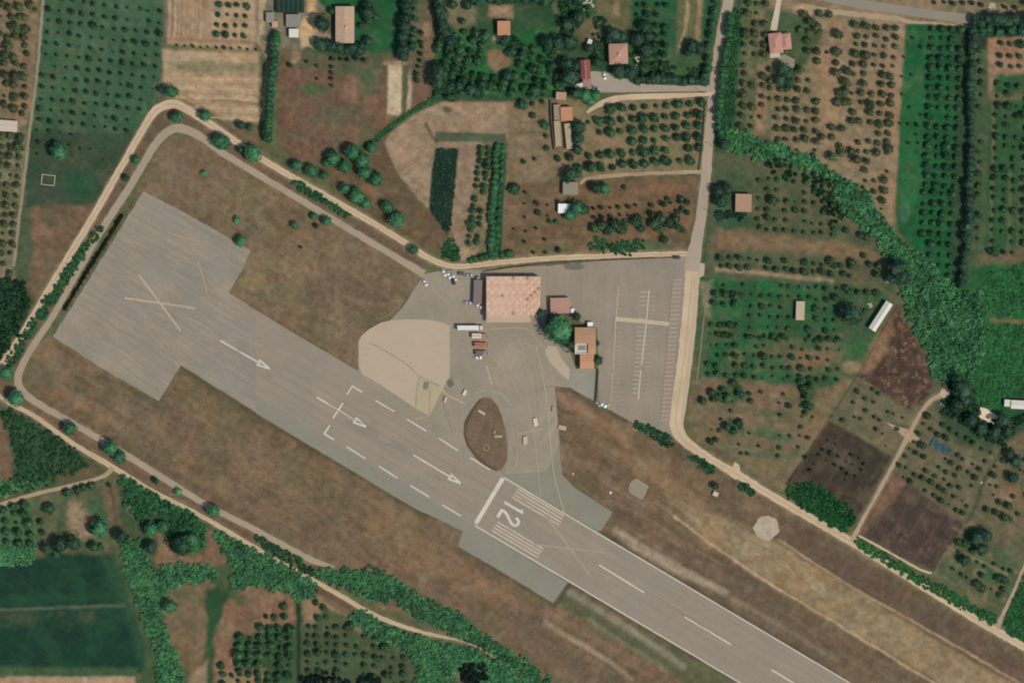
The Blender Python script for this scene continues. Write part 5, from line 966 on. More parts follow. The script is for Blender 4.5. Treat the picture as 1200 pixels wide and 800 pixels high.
row_trees([(556, 0), (580, 0), (610, -1), (645, 2)], 10, 7.5, 'dark', 'cypress_tree', 'cypress', 'dark tree along the top edge above brown yard, %s from %s', 'dark trees along the top edge', .15, 1.0, 2, 'left')
row_trees([(324, 42), (321, 70), (318, 110), (314, 162)], 22, 6.0, 'hedge', 'hedge_tree', 'hedge tree', 'tree of the tall hedge by tan field, %s from %s', 'trees of the tall hedge', .15, 1.1, 1)
row_trees([(374, 52), (390, 57), (405, 60), (425, 58)], 10, 7, 'dark', 'hedge_tree', 'hedge tree', 'dark tree of the hedge under the house, %s from %s', 'hedge under the pale-roofed house', .15, .9, 1.5, 'left')
row_trees([(748, 95), (770, 94), (800, 95), (826, 96)], 14, 5.6, 'dark', 'hedge_tree', 'hedge tree', 'tree of the hedge above the cream drive, %s from %s', 'hedge above the cream drive', .15, .9, 1.2, 'left')
row_trees([(855, 20), (850, 60), (845, 100), (842, 140), (845, 165)], 26, 5.2, 'hedge', 'hedge_tree', 'hedge tree', 'tree of the hedge beside the main lane, %s from %s', 'hedge right of the main lane', .18, .9, 1.4)
row_trees([(840, -4), (834, 40), (828, 90)], 9, 5.4, 'hedge', 'hedge_tree', 'hedge tree', 'tree between the lane and tan strips, %s from %s', 'trees left of the main lane', .25, .9, 2)
row_trees([(582, 172), (580, 210), (577, 250), (576, 296)], 22, 4.8, 'hedge', 'hedge_tree', 'hedge tree', 'tree of the green hedge east of twin rows, %s from %s', 'hedge east of the twin rows', .15, .7, 1.2)
row_trees([(590, 172), (586, 230), (582, 296)], 16, 3.6, 'hedge', 'hedge_tree', 'hedge tree', 'outer tree of the green hedge, %s from %s', 'outer hedge east of the twin rows', .2, .7, 1)
row_trees([(552, 306), (565, 303), (585, 299), (600, 298)], 9, 4.4, 'hedge', 'hedge_tree', 'hedge tree', 'bush of the hedge above the terminal road, %s from %s', 'hedge above the terminal road', .2, .7, 1, 'left')
row_trees([(340, 8), (330, 9), (345, 4)], 3, 1, 'hedge', 'hedge_tree', 'hedge tree', 'small shrub behind the netting, %s from %s', 'shrubs behind the netting', .1, 1, 1) if False else None

thk_low = 1
# thickets nobody could count: merged masses of reeds and scrub
def clump_arrays(n, seed, **kw):
    return [crown(np.random.RandomState(seed + i), **kw) for i in range(n)]
CL = clump_arrays(12, 300, sub=1, nleaf=130, leaf=.27, k=12, core=.5, tall=.7, cz=.38)
def thicket(name, label, cat, polys, mat, rm=2.0, hm=1.3, gap=1.5, seed=1, keep=.94, edge=2.0):
    if rm >= 1.5 and edge == 2.0: edge, keep = 3.5, keep * .97
    rr = random.Random(seed); Vs = []; Ts = []; n = 0
    for poly in polys:
        xs = [p[0] for p in poly]; ys = [p[1] for p in poly]; st_ = rm / S * gap * .6; y = min(ys)
        while y < max(ys):
            x = min(xs)
            while x < max(xs):
                px, py = x + rr.uniform(-.6, .6) * st_, y + rr.uniform(-.6, .6) * st_
                qx, qy = px + 2 * edge * (rr.random() - .5), py + 2 * edge * (rr.random() - .5)
                if inside(poly, qx, qy) and rr.random() < keep and -14 < px < 1214 and -14 < py < 814:
                    V, T = CL[rr.randrange(12)]; a = rr.uniform(0, 6.28); c, s_ = math.cos(a), math.sin(a); r = rm * .8 * rr.uniform(.6, 1.5); h = hm * .8 * rr.uniform(.75, 1.25)
                    W = np.stack([(V[:, 0] * c - V[:, 1] * s_) * r + X(px), (V[:, 0] * s_ + V[:, 1] * c) * r + Y(py), V[:, 2] * h * 1.2], 1)
                    Vs.append(W); Ts.append(T + n); n += len(W)
                x += st_
            y += st_
    if not Vs: return
    me = tri_mesh(name, np.concatenate(Vs), np.concatenate(Ts), [mat]); o = link(bpy.data.objects.new(name, me)); tag(o, label, cat, None, 'stuff'); print(name, len(Vs))
thicket('reed_bed', 'bright green reed band curving down past the tan orchard to the stream elbow', 'reeds', [[(850, 150), (866, 154), (905, 168), (952, 184), (985, 206), (1012, 222), (1030, 246), (1048, 272), (1075, 296), (1100, 322), (1126, 340), (1110, 380), (1064, 362), (1050, 330), (1030, 282), (1006, 262), (985, 246), (975, 212), (940, 196), (905, 186), (862, 180), (846, 168)]], G_THK, 1.7, 1.9, 1.4, 2)
thicket('reed_bed', 'wide bright reed thicket between burnt stubble and the right-hand field', 'reeds', [[(1064, 362), (1110, 380), (1126, 342), (1150, 345), (1152, 400), (1140, 440), (1118, 452), (1104, 448), (1094, 438), (1084, 405), (1068, 382)]], G_THK, 1.9, 1.9, 1.4, 3)
G_MAIZE = leaf_mat('field_scrub_leaves', (44, 96, 56), k=1.85)
thicket('scrub', 'deep green rough vegetation filling the right-hand field above the white roofs', 'scrub', [[(1150, 345), (1160, 318), (1214, 310), (1214, 370), (1160, 368), (1156, 380), (1214, 384), (1214, 462), (1180, 466), (1150, 476), (1124, 440), (1140, 440), (1152, 400)]], G_MAIZE, 1.7, .9, 1.5, 4, .85)
thicket('scrub', 'green scrub bank between the end of grey road and the dirt road', 'scrub', [[(362, 668), (392, 668), (425, 664), (455, 672), (478, 690), (505, 704), (535, 718), (560, 736), (590, 758), (618, 776), (648, 800), (640, 806), (600, 782), (560, 757), (530, 742), (490, 726), (468, 706), (440, 704), (405, 690), (375, 680)]], G_THK, 1.6, 1.5, 1.35, 5)
thicket('scrub', 'green scrub mass south of the dirt road at the bottom', 'scrub', [[(414, 716), (430, 716), (446, 730), (500, 748), (560, 764), (600, 785), (628, 806), (560, 812), (566, 790), (540, 776), (520, 806), (486, 812), (492, 780), (470, 760), (440, 750), (428, 738), (412, 728)]], G_THK, 1.6, 1.5, 1.35, 6)
thicket('scrub', 'dense scrub triangle below the dirt road junction', 'scrub', [[(140, 556), (186, 582), (232, 606), (242, 622), (236, 640), (224, 648), (206, 646), (196, 622), (184, 604), (160, 612), (150, 590)]], leaf_mat('scrub_leaves', (58, 108, 72), k=1.95), 1.8, 1.8, 1.4, 7)
thicket('scrub', 'green hedge band beside the drain at the dark crop field', 'scrub', [[(142, 634), (160, 630), (174, 652), (180, 672), (194, 664), (236, 660), (254, 668), (250, 680), (222, 682), (198, 690), (188, 704), (196, 738), (206, 768), (214, 806), (184, 812), (186, 770), (172, 735), (158, 700), (146, 668)]], G_THK, 1.6, 1.5, 1.35, 8)
thicket('scrub', 'scrub patch between dirt road and bottom clearings', 'scrub', [[(252, 622), (280, 634), (320, 655), (352, 672), (372, 686), (366, 700), (350, 704), (340, 694), (318, 690), (300, 684), (280, 690), (268, 680), (272, 658), (258, 644)]], G_THK, 1.6, 1.5, 1.35, 9)
thicket('scrub', 'dark scrub between dirt road and left farm track', 'scrub', [[(0, 476), (10, 480), (40, 494), (60, 508), (105, 538), (104, 548), (76, 556), (60, 566), (30, 574), (-6, 584), (-6, 570), (18, 560), (20, 530), (10, 500), (-6, 494)]], leaf_mat('dark_scrub_leaves', (50, 90, 60), k=1.6), 1.6, 1.2, 1.5, 10, .55)
thicket('scrub', 'bright green bush patch at the foot of dark brown plot', 'scrub', [[(920, 572), (934, 566), (948, 565), (962, 568), (980, 584), (994, 594), (1003, 604), (998, 618), (988, 624), (968, 612), (940, 594), (922, 582)]], G_MAIZE, 1.4, 1.3, 1.4, 11)
thicket('roadside_grass', 'strip of tall green growth along the cream lane', 'verge growth', [[(1004, 630), (1050, 656), (1096, 682), (1130, 700), (1166, 722), (1168, 734), (1140, 720), (1100, 698), (1050, 668), (1004, 640)], [(1200, 676), (1214, 680), (1214, 758), (1180, 740), (1178, 726)]], G_MAIZE, 1.3, .8, 1.5, 12, .85)
thicket('roadside_bushes', 'bushes filling the gap between the two western perimeter roads', 'bushes', [[(116, 262), (122, 268), (100, 300), (72, 345), (46, 380), (20, 424), (10, 432), (4, 426), (34, 380), (60, 340), (90, 296)]], G_BIG, 1.5, 1.4, 1.5, 13, .85, 1.5)
thicket('roadside_bushes', 'bush strip between roads north-east of the airfield', 'bushes', [[(342, 212), (350, 212), (375, 228), (400, 246), (412, 252), (406, 256), (380, 240), (352, 224)]], G_BIG, 1.4, 1.2, 1.4, 14, .9, 1)
for k, (x, y, r) in enumerate(sorted([(348, 194, 8), (366, 201, 9), (380, 206, 6), (392, 186, 10), (404, 196, 9), (414, 179, 11), (425, 189, 11), (428, 202, 10), (441, 211, 10), (404, 221, 7), (419, 231, 11), (429, 239, 8), (455, 243, 8.5), (466, 258, 11), (436, 174, 7), (384, 192, 6)])):
    big('broadleaf_tree', 'broad', x, y, r, 'bushy tree on rough ground above the cream road, %s from left' % ORD[k + 1], 'tree', 'bushy trees above the cream road')
thicket('roadside_bushes', 'bush row at the south corner of parking beside the lane', 'bushes', [[(744, 494), (760, 498), (788, 512), (790, 522), (780, 524), (758, 508), (744, 500)], [(806, 532), (824, 538), (838, 548), (834, 555), (816, 545)], [(868, 564), (886, 574), (882, 582), (866, 572)]], G_BIG, 1.4, 1.3, 1.4, 16, .9, 1)
thicket('roadside_bushes', 'scrubby green growth along brown field foot', 'bushes', [[(690, 284), (700, 282), (720, 285), (752, 280), (756, 284), (748, 294), (736, 300), (716, 296), (696, 292)]], G_MID, 1.5, 1.2, 1.5, 17, .8)
thicket('roadside_bushes', 'green scrub in the curve above the apron corner', 'bushes', [[(520, 284), (530, 280), (538, 290), (541, 306), (530, 308), (518, 300)]], G_MID, 1.3, 1.0, 1.5, 18, .9, 1)
thicket('woodland_edge', 'dark tree mass at the left edge below olive rows', 'woodland', [[(-10, 330), (14, 326), (30, 334), (38, 350), (30, 368), (24, 384), (8, 412), (-10, 430)]], leaf_mat('wood_leaves', (44, 78, 54), k=1.5), 2.2, 2.4, 1.4, 19, .9)
thicket('roadside_bushes', 'bush scatter along the lower roads verge', 'bushes', [[(300, 626), (318, 634), (350, 655), (372, 668), (366, 676), (340, 662), (306, 640)]], G_BIG, 1.4, 1.3, 1.4, 20, .8)
thicket('hedgerow', 'low hedge bank between lane hedge and the olive rows', 'hedge', [[(858, 10), (870, 10), (868, 60), (862, 110), (856, 160), (846, 160), (850, 100), (856, 50)]], G_MID, 1.3, 1.1, 1.5, 21, .85)
thicket('hedgerow', 'low green hedge across the garden under brown shed', 'hedge', [[(838, 248), (872, 246), (876, 254), (838, 258)]], G_CON, 1.3, 1.0, 1.4, 22, .9, 1)
thicket('hedgerow', 'thin hedge with dark shadow beside dispersal pavement', 'hedge', [[(141, 250), (145, 252), (128, 282), (110, 310), (90, 342), (77, 364), (74, 362), (90, 334), (108, 304), (126, 276)]], leaf_mat('dry_hedge_leaves', (58, 66, 48), k=1.2), .7, .9, 1.2, 23, .85, .5)
thicket('hedgerow', 'narrow green hedge slanting between reddish and tan fields', 'hedge', [[(512, 116), (508, 120), (482, 134), (460, 150), (446, 164), (432, 172), (430, 168), (444, 158), (458, 146), (480, 130), (506, 114)]], G_MID, .9, .8, 1.3, 24, .9, .6)
thicket('crop_rows', 'dark low crop in long strips beside the tan field', 'crop', [[(512, 174 + 0), (536, 175), (528, 272), (520, 270), (504, 244), (507, 205)]], leaf_mat('crop_leaves', (32, 64, 50), k=1.3), .8, .35, 1.5, 25, .7, .5)
thicket('garden_scrub', 'mixed green scrub among the farmhouses at the top', 'scrub', [[(655, -6), (688, -6), (690, 18), (676, 36), (656, 40), (656, 10)], [(700, 18), (712, 22), (706, 66), (696, 64), (694, 30)], [(740, 60), (764, 66), (800, 84), (822, 76), (826, 90), (750, 92), (740, 80)]], leaf_mat('garden_scrub_leaves', (46, 80, 56), k=1.6), 1.6, 1.3, 1.6, 26, .6)
thicket('garden_scrub', 'dark mixed growth around the terrace and garden boundary at right', 'scrub', [[(1112, 440), (1124, 440), (1150, 474), (1146, 496), (1180, 490), (1206, 484), (1204, 494), (1190, 500), (1176, 522), (1160, 520), (1140, 502), (1116, 490), (1100, 478), (1112, 466)]], leaf_mat('boundary_scrub_leaves', (42, 76, 54), k=1.6), 1.7, 1.6, 1.5, 27, .8)
thicket('garden_scrub', 'dark growth at the reed band upper side', 'scrub', [[(900, 186), (930, 192), (968, 204), (982, 240), (990, 258), (975, 262), (962, 240), (950, 212), (898, 200)]], leaf_mat('reed_edge_leaves', (38, 74, 50), k=1.4), 1.7, 1.5, 1.6, 28, .55)
thicket('dark_grove', 'near black tree mass at the bottom edge right of ditch', 'woodland', [[(356, 792), (372, 786), (392, 792), (412, 800), (412, 814), (352, 814)], [(420, 796), (436, 790), (448, 800), (446, 814), (416, 814)], [(540, 778), (552, 774), (572, 780), (572, 800), (556, 806), (540, 796)]], leaf_mat('grove_leaves', (28, 50, 44), k=1.3), 2.0, 2.0, 1.4, 29, .9)
thicket('grass_tufts', 'small dark weeds dotted on the brown airfield grass', 'weeds', [[(215, 170), (350, 240), (490, 325), (440, 380), (420, 425), (290, 350), (300, 296), (180, 222)], [(40, 440), (180, 480), (215, 445), (500, 610), (540, 650), (650, 715), (780, 800), (660, 800), (480, 680), (340, 635), (120, 510)]], leaf_mat('weed_leaves', (74, 78, 52), k=1.1), .35, .25, 22, 30, .3)

thicket('scrub', 'pale green overgrown corner above the dark crop field', 'scrub', [[(-6, 640), (20, 636), (42, 636), (42, 650), (30, 664), (-6, 664)]], G_THK, 1.4, .9, 1.4, 31, .85)
thicket('scrub', 'low green brush against the left farm track', 'scrub', [[(-6, 560), (20, 562), (60, 560), (62, 564), (30, 574), (-6, 584)]], G_THK, 1.3, .8, 1.4, 32, .7)
# ------------------------------------------------------------------ buildings
wall_w = plain('rendered_wall', (196, 184, 164), .06, .8); wall_o = plain('ochre_wall', (186, 150, 116), .06, .8); wall_g = plain('grey_block_wall', (138, 130, 118), .08, 1.0)
tile_pink = tile_mat('pink_clay_tiles', (182, 140, 116)); tile_or = tile_mat('orange_clay_tiles', (192, 134, 100)); tile_red = tile_mat('red_clay_tiles', (140, 80, 68)); tile_pale = tile_mat('pale_clay_tiles', (188, 154, 128)); tile_br = tile_mat('brown_clay_tiles', (170, 136, 108))
sheet_w = plain('white_sheet_roof', (214, 208, 196), .04, .8, rough=.5); sheet_g = plain('grey_sheet_roof', (134, 132, 120), .08, 1.0); ridge_m = plain('ridge_mortar', (205, 178, 150), .08, 1.5)
GL = glass_mat(); door_m = plain('brown_door', (92, 68, 50), .08, 2); frame_m = plain('window_frame', (200, 192, 178), .05, 2)

def place(name, cx, cy, ang, label, cat, group=None):
    """ang: screen-clockwise degrees on the survey grid"""
    return tag(empty(name, X(cx), Y(cy), -R(ang)), label, cat, group)
def openings(e, w, d, h, nwin=2, storeys=1, door=True):
    for st_ in range(storeys):
        zb = 1.0 + 3.0 * st_
        if zb + 1.2 > h: break
        for sy in (-1, 1):
            for k in range(nwin):
                if door and st_ == 0 and sy == -1 and k == nwin // 2: continue
                x = (k + .5) / nwin * w - w / 2; wd = MB(); y0 = sy * d / 2; ya, yb = sorted((y0 - sy * .02, y0 + sy * .05))
                wd.box(x - .55, x + .55, ya, yb, zb, zb + .07); wd.box(x - .55, x + .55, ya, yb, zb + 1.13, zb + 1.2); wd.box(x - .55, x - .48, ya, yb, zb + .07, zb + 1.13); wd.box(x + .48, x + .55, ya, yb, zb + .07, zb + 1.13)
                o = wd.build('window', frame_m, e); pa = MB(); pa.box(x - .48, x + .48, y0 - .02 if sy > 0 else y0 - .03, y0 + .03 if sy > 0 else y0 + .02, zb + .07, zb + 1.13); pa.build('pane', GL, o)
        for sx in (-1, 1):
            x0 = sx * w / 2; pa = MB(); xa, xb = sorted((x0 - sx * .02, x0 + sx * .04)); pa.box(xa, xb, -.5, .5, zb, zb + 1.2); pa.build('window', GL, e)
    if door:
        x = (nwin // 2 + .5) / nwin * w - w / 2; dm = MB(); dm.box(x - .5, x + .5, -d / 2 - .05, -d / 2 + .02, 0, 2.1); dd = dm.build('door', door_m, e); k = MB(); k.box(x + .32, x + .38, -d / 2 - .1, -d / 2 - .05, 1.0, 1.12); k.build('handle', frame_m, dd)
def roof_mesh(kind, w, d, h, rise, ov, mat, e, ridge=True):
    a, b = w / 2 + ov, d / 2 + ov; m = MB(); t = .16
    if kind == 'hip':
        if w >= d: r0, r1 = (-(a - b), 0), (a - b, 0)
        else: r0, r1 = (0, -(b - a)), (0, b - a)
        m.v = [(-a, -b, h), (a, -b, h), (a, b, h), (-a, b, h), (-a, -b, h + t), (a, -b, h + t), (a, b, h + t), (-a, b, h + t), (*r0, h + t + rise), (*r1, h + t + rise)]
        m.f = [(3, 2, 1, 0), (0, 1, 5, 4), (1, 2, 6, 5), (2, 3, 7, 6), (3, 0, 4, 7)] + ([(4, 5, 9, 8), (5, 6, 9), (6, 7, 8, 9), (7, 4, 8)] if w >= d else [(4, 5, 8), (5, 6, 9, 8), (6, 7, 9), (7, 4, 8, 9)])
        rr_ = (r0, r1)
    elif kind == 'gable':
        if w >= d:
            m.v = [(-a, -b, h), (a, -b, h), (a, b, h), (-a, b, h), (-a, 0, h + rise), (a, 0, h + rise)]; m.v += [(x, y, z + t) for x, y, z in m.v]
            m.f = [(0, 4, 5, 1), (4, 3, 2, 5), (6, 7, 11, 10), (10, 11, 8, 9), (0, 1, 7, 6), (2, 3, 9, 8), (0, 6, 10, 4), (4, 10, 9, 3), (1, 5, 11, 7), (5, 2, 8, 11)]; rr_ = ((-a, 0), (a, 0))
        else:
            m.v = [(-a, -b, h), (a, -b, h), (a, b, h), (-a, b, h), (0, -b, h + rise), (0, b, h + rise)]; m.v += [(x, y, z + t) for x, y, z in m.v]
            m.f = [(0, 3, 5, 4), (4, 5, 2, 1), (6, 10, 11, 9), (10, 7, 8, 11), (0, 6, 9, 3), (1, 2, 8, 7), (0, 4, 10, 6), (4, 1, 7, 10), (3, 9, 11, 5), (5, 11, 8, 2)]; rr_ = ((0, -b), (0, b))
    elif kind == 'shed':
        m.v = [(-a, -b, h), (a, -b, h), (a, b, h + rise), (-a, b, h + rise)]; m.v += [(x, y, z + t) for x, y, z in m.v]
        m.f = [(3, 2, 1, 0), (4, 5, 6, 7), (0, 1, 5, 4), (1, 2, 6, 5), (2, 3, 7, 6), (3, 0, 4, 7)]; rr_ = None
    else:
        m.box(-a, a, -b, b, h, h + .25); rr_ = None
    o = m.build('roof', mat, e)
    if rr_ and ridge and rr_[0] != rr_[1]:
        rm = MB(); rm.cyl((*rr_[0], h + t + rise), (*rr_[1], h + t + rise), .14, .14, 6); rm.build('ridge', ridge_m, o)
    return o
def house(name, label, cat, cx, cy, wpx, dpx, ang=0, h=3.2, roof='hip', rise=1.0, rmat=None, wmat=None, ov=.35, nwin=2, storeys=1, door=True, chim=None):
    e = place(name, cx, cy, ang, label, cat); w, d = wpx * S - 2 * ov, dpx * S - 2 * ov
    m = MB(); m.box(-w / 2, w / 2, -d / 2, d / 2, 0, h)
    if roof == 'gable':
        if w >= d: m.add([(-w / 2, -d / 2, h), (-w / 2, d / 2, h), (-w / 2, 0, h + rise * .85), (w / 2, -d / 2, h), (w / 2, d / 2, h), (w / 2, 0, h + rise * .85)], [(0, 2, 1), (3, 4, 5)])
        else: m.add([(-w / 2, -d / 2, h), (w / 2, -d / 2, h), (0, -d / 2, h + rise * .85), (-w / 2, d / 2, h), (w / 2, d / 2, h), (0, d / 2, h + rise * .85)], [(0, 1, 2), (3, 5, 4)])
    m.build('wall', wmat or wall_w, e); ro = roof_mesh(roof, w, d, h + .003, rise, ov, rmat or tile_pink, e)
    openings(e, w, d, h, nwin, storeys, door)
    if chim:
        c = MB(); x, y = chim[0] * S, -chim[1] * S; c.box(x - .4, x + .4, y - .4, y + .4, h, h + rise + 1.1); c.box(x - .55, x + .55, y - .55, y + .55, h + rise + 1.1, h + rise + 1.25); c.build('chimney', wall_w, ro)
    return e
house('house', 'long pale pink-roofed house beside the green lawn at the top', 'house', 404.5, 30, 22, 43, 0, 4.2, 'gable', .7, tile_pale, nwin=4, chim=(2, 3))
house('shed', 'white box shed beside the cream yard track', 'shed', 344.5, 39.5, 11, 10, 0, 2.6, 'shed', .3, sheet_w, wall_g, .1, 1)
house('shed', 'grey sheet-roofed shed in the cluttered yard', 'shed', 344, 25, 17, 15, 0, 2.4, 'shed', .3, sheet_g, wall_g, .1, 1)
house('shed', 'grey lean-to shed left in the cluttered yard', 'shed', 317, 21, 10, 12, 0, 2.4, 'shed', .3, sheet_g, wall_g, .1, 1)
house('shed', 'tiny pinkish shed below grey lean-to in the yard', 'shed', 322.5, 29, 7, 7, 0, 2.2, 'shed', .2, tile_pale, wall_w, .1, 1, door=False)
house('house', 'small orange-roofed house inside the bright round-tree grove', 'house', 590.5, 34, 15, 17, 0, 3.6, 'shed', .5, tile_or, nwin=2)
house('house', 'square red-brown tiled house wrapped by dark trees', 'house', 724.5, 64, 22, 24, -2, 4.6, 'hip', 1.3, tile_pink, nwin=2, storeys=1, chim=(1, 1))
house('barn', 'narrow dark red roofed barn facing the gravel yard', 'barn', 686, 82, 11.5, 22, -3, 3.6, 'gable', .8, tile_red, wall_o, nwin=2)
house('shed', 'pale pinkish flat annex below the red barn', 'shed', 688, 99, 10, 12, -2, 2.8, 'flat', 0, plain('pinkish_flat_roof', (158, 124, 110), .06, .8), wall_w, .1, 1)
house('shed', 'white flat shed left of the barn annex', 'shed', 678.5, 102, 10, 7, -20, 2.6, 'flat', 0, sheet_w, wall_w, .1, 1)
house('shed', 'tiny white hut above the red barn', 'shed', 691, 50, 5, 7, 20, 2.2, 'shed', .2, sheet_w, wall_w, .05, 1, door=False)
house('house', 'small pink-roofed hut at the top of long wall', 'house', 657.5, 113, 12, 9, 4, 3.0, 'shed', .4, tile_pink, wall_w, .2, 1)
house('house', 'orange-tiled hut joined to the long grey sheds', 'house', 664, 134, 14, 16, -2, 3.4, 'shed', .5, tile_or, wall_o, .2, 1)
house('shed', 'grey-cream flat shed left of the orange hut', 'shed', 653, 132, 8, 18, -2, 2.6, 'flat', 0, plain('dusty_flat_roof', (146, 132, 108), .07, .8), wall_g, .1, 2)
house('shed', 'long narrow cream shed below the orange hut, left one', 'shed', 653.5, 157, 7, 30, -4, 2.4, 'flat', 0, plain('dusty_shed_roof', (166, 150, 124), .07, .8), wall_g, .1, 2)
house('shed', 'long narrow cream shed below the orange hut, right one', 'shed', 666, 160, 7, 30, -6, 2.4, 'flat', 0, plain('dusty_shed_roof_pale', (172, 156, 130), .07, .8), wall_g, .1, 2)
house('shed', 'grey concrete-roofed shed by the farm track bend', 'shed', 668.5, 221, 18, 15, 1, 3.0, 'flat', 0, plain('grey_slab_roof', (138, 130, 108), .07, .8), wall_g, .1, 2)
house('shed', 'bright white square shed in the brown field', 'shed', 662, 244.5, 16, 11, 1, 2.8, 'shed', .2, plain('bright_white_roof', (236, 232, 224), .02, .8, rough=.5), wall_w, .1, 2)
house('shed', 'brownish-pink tiled shed right of the lane', 'shed', 871, 238, 19, 21, 1, 3.0, 'shed', .5, tile_br, wall_o, .2, 2)
house('shed', 'long white greenhouse-like shed slanting beside burnt stubble', 'shed', 1031.5, 370.5, 9, 38, 33, 3.2, 'gable', .5, plain('pale_long_roof', (204, 204, 190), .05, .8, rough=.5), wall_w, .2, 4)
house('hut', 'cream-roofed hut alone in the bright meadow', 'hut', 937.5, 364, 10, 22, 2, 2.4, 'flat', 0, plain('cream_hut_roof', (186, 166, 140), .06, .8), wall_w, .15, 2)
house('shed', 'white long roof cut by the right picture edge', 'shed', 1196, 474, 24, 10, 3, 3.0, 'gable', .4, sheet_w, wall_w, .2, 3)
house('shed', 'small pale hut beside the long white roof at right edge', 'shed', 1180, 472, 7, 8, 3, 2.4, 'flat', 0, sheet_w, wall_w, .1, 1, door=False)
house('shed', 'white roofed shed at the left edge by olive trees', 'shed', 10, 148, 22, 13, 4, 3.0, 'gable', .4, plain('white_edge_roof', (198, 180, 160), .04, .8), wall_w, .15, 2)
house('house', 'pinkish-grey tiled annex between terminal and parking', 'house', 656.5, 358, 23, 18, -1, 3.4, 'flat', 0, plain('annex_pink_roof', (178, 136, 122), .06, 1.0), wall_w, .2, 2)
# pink hip-roofed villa
e = place('villa', 913, 51, -6, 'pink villa with broken tiled roofs at the end of pale drive', 'house')
m = MB(); m.box(-5.3, 1.2, -5.2, 5.2, 0, 3.3); m.build('wall', wall_w, e); m = MB(); m.box(1.2, 5.6, -3.6, 4.4, 0, 3.1); m.build('wing_wall', wall_w, e)
for nm, x, y, w_, d_2, hh, rs_ in (('roof', -2.0, 0, 7.2, 11.0, 3.303, 1.3), ('wing_roof', 3.6, .4, 5.4, 8.6, 3.103, 1.0)):
    q = empty('tmp', 0, 0); r_ = roof_mesh('hip', w_, d_2, hh, rs_, 0.0, tile_mat('villa_tiles_' + nm, (188, 136, 118)), e); r_.location = (x, y, 0); r_.name = 'roof'; bpy.data.objects.remove(q)
m = MB(); m.box(-5.6, -.2, -7.4, -5.2, 0, .3); m.build('terrace', wall_w, e); openings(e, 10.6, 10.4, 3.1, 3, 1, True)
# small bits of villa garden
fill('path', [(909, 66), (920, 64), (932, 70), (930, 80), (918, 76)], plain('patio_slab', (142, 134, 112), .07, .8), .6, 3)

# airport terminal: broad roof studded with low pyramids
e = place('terminal_building', 601.5, 348.5, 0, 'large square airport terminal with pink chequered roof beside the apron', 'terminal')
W2, D2 = 31.5 * S, 24.5 * S
poly = [(-W2, -D2), (W2 - 4.2, -D2), (W2, -D2 + 6.8), (W2, D2), (-W2, D2)]
m = MB(); m.prism([(x * .985, y * .985) for x, y in poly], 0, 5.0); m.build('wall', wall_w, e)
m = MB(); m.prism(poly, 5.003, 5.45); rf = m.build('roof', plain('terminal_pink_roof', (204, 168, 142), .05, 1.2, blot=((196, 154, 130), .12, .7)), e)
pm_a = plain('terminal_roof_dark_tile', (172, 128, 104), .06, 1.2); pm_b = plain('terminal_roof_pale_tile', (210, 178, 150), .05, 1.2); pm_c = plain('terminal_roof_mid_tile', (202, 162, 138), .05, 1.2)
nx_, ny_ = 15, 12
for i in range(nx_):
    for j in range(ny_):
        x = -W2 + (i + .5) * 2 * W2 / nx_; y = -D2 + (j + .5) * 2 * D2 / ny_; s_ = .86
        if not inside([(a * .96, b * .96) for a, b in poly], x, y): continue
        if (i + j) % 2: continue
        hh = .4 if i >= 11 else .14; q = MB()
        q.add([(x - s_, y - s_, 5.453), (x + s_, y - s_, 5.453), (x + s_, y + s_, 5.453), (x - s_, y + s_, 5.453), (x, y, 5.453 + hh)], [(0, 1, 4), (1, 2, 4), (2, 3, 4), (3, 0, 4)])
        if len([c for c in rf.children]) < 99: q.build('skylight', pm_a if (i >= 11 and (i * 2 + j) % 3 == 0) or (i in (4, 7) and j % 5 == 1) else (pm_b if (i * 3 + j) % 3 else pm_c), rf)
m = MB(); m.box(-W2 - .1, W2 - 5, -D2 - 2.2, -D2 - .01, 3.2, 3.45); m.build('canopy', plain('terminal_canopy', (184, 164, 138), .05, 1.0), e)
for k in range(6): m = MB(); x = -W2 + .6 + k * 4.4; m.cyl((x, -D2 - 2.0, 0), (x, -D2 - 2.0, 3.2), .12, .12, 8); m.build('column', wall_w, e)
for k in range(5): m = MB(); x = -W2 + 2 + k * 4.6; m.box(x, x + 3.4, -D2 * .985 - .06, -D2 * .985 + .02, .4, 2.9); m.build('window', GL, e)
for k in range(5): m = MB(); x = -W2 + 2 + k * 5.2; m.box(x, x + 3.4, D2 * .985 - .02, D2 * .985 + .06, 1.0, 2.9); m.build('window', GL, e)
for x, y in ((588, 373.5), (610, 371.5), (614, 371)):
    pass
house('shed', 'long grey flat-roofed store left of the terminal', 'shed', 560, 342, 10, 28, 2, 3.0, 'flat', 0, plain('dark_grey_roof', (122, 112, 104), .06, 1.0), wall_g, .1, 3)
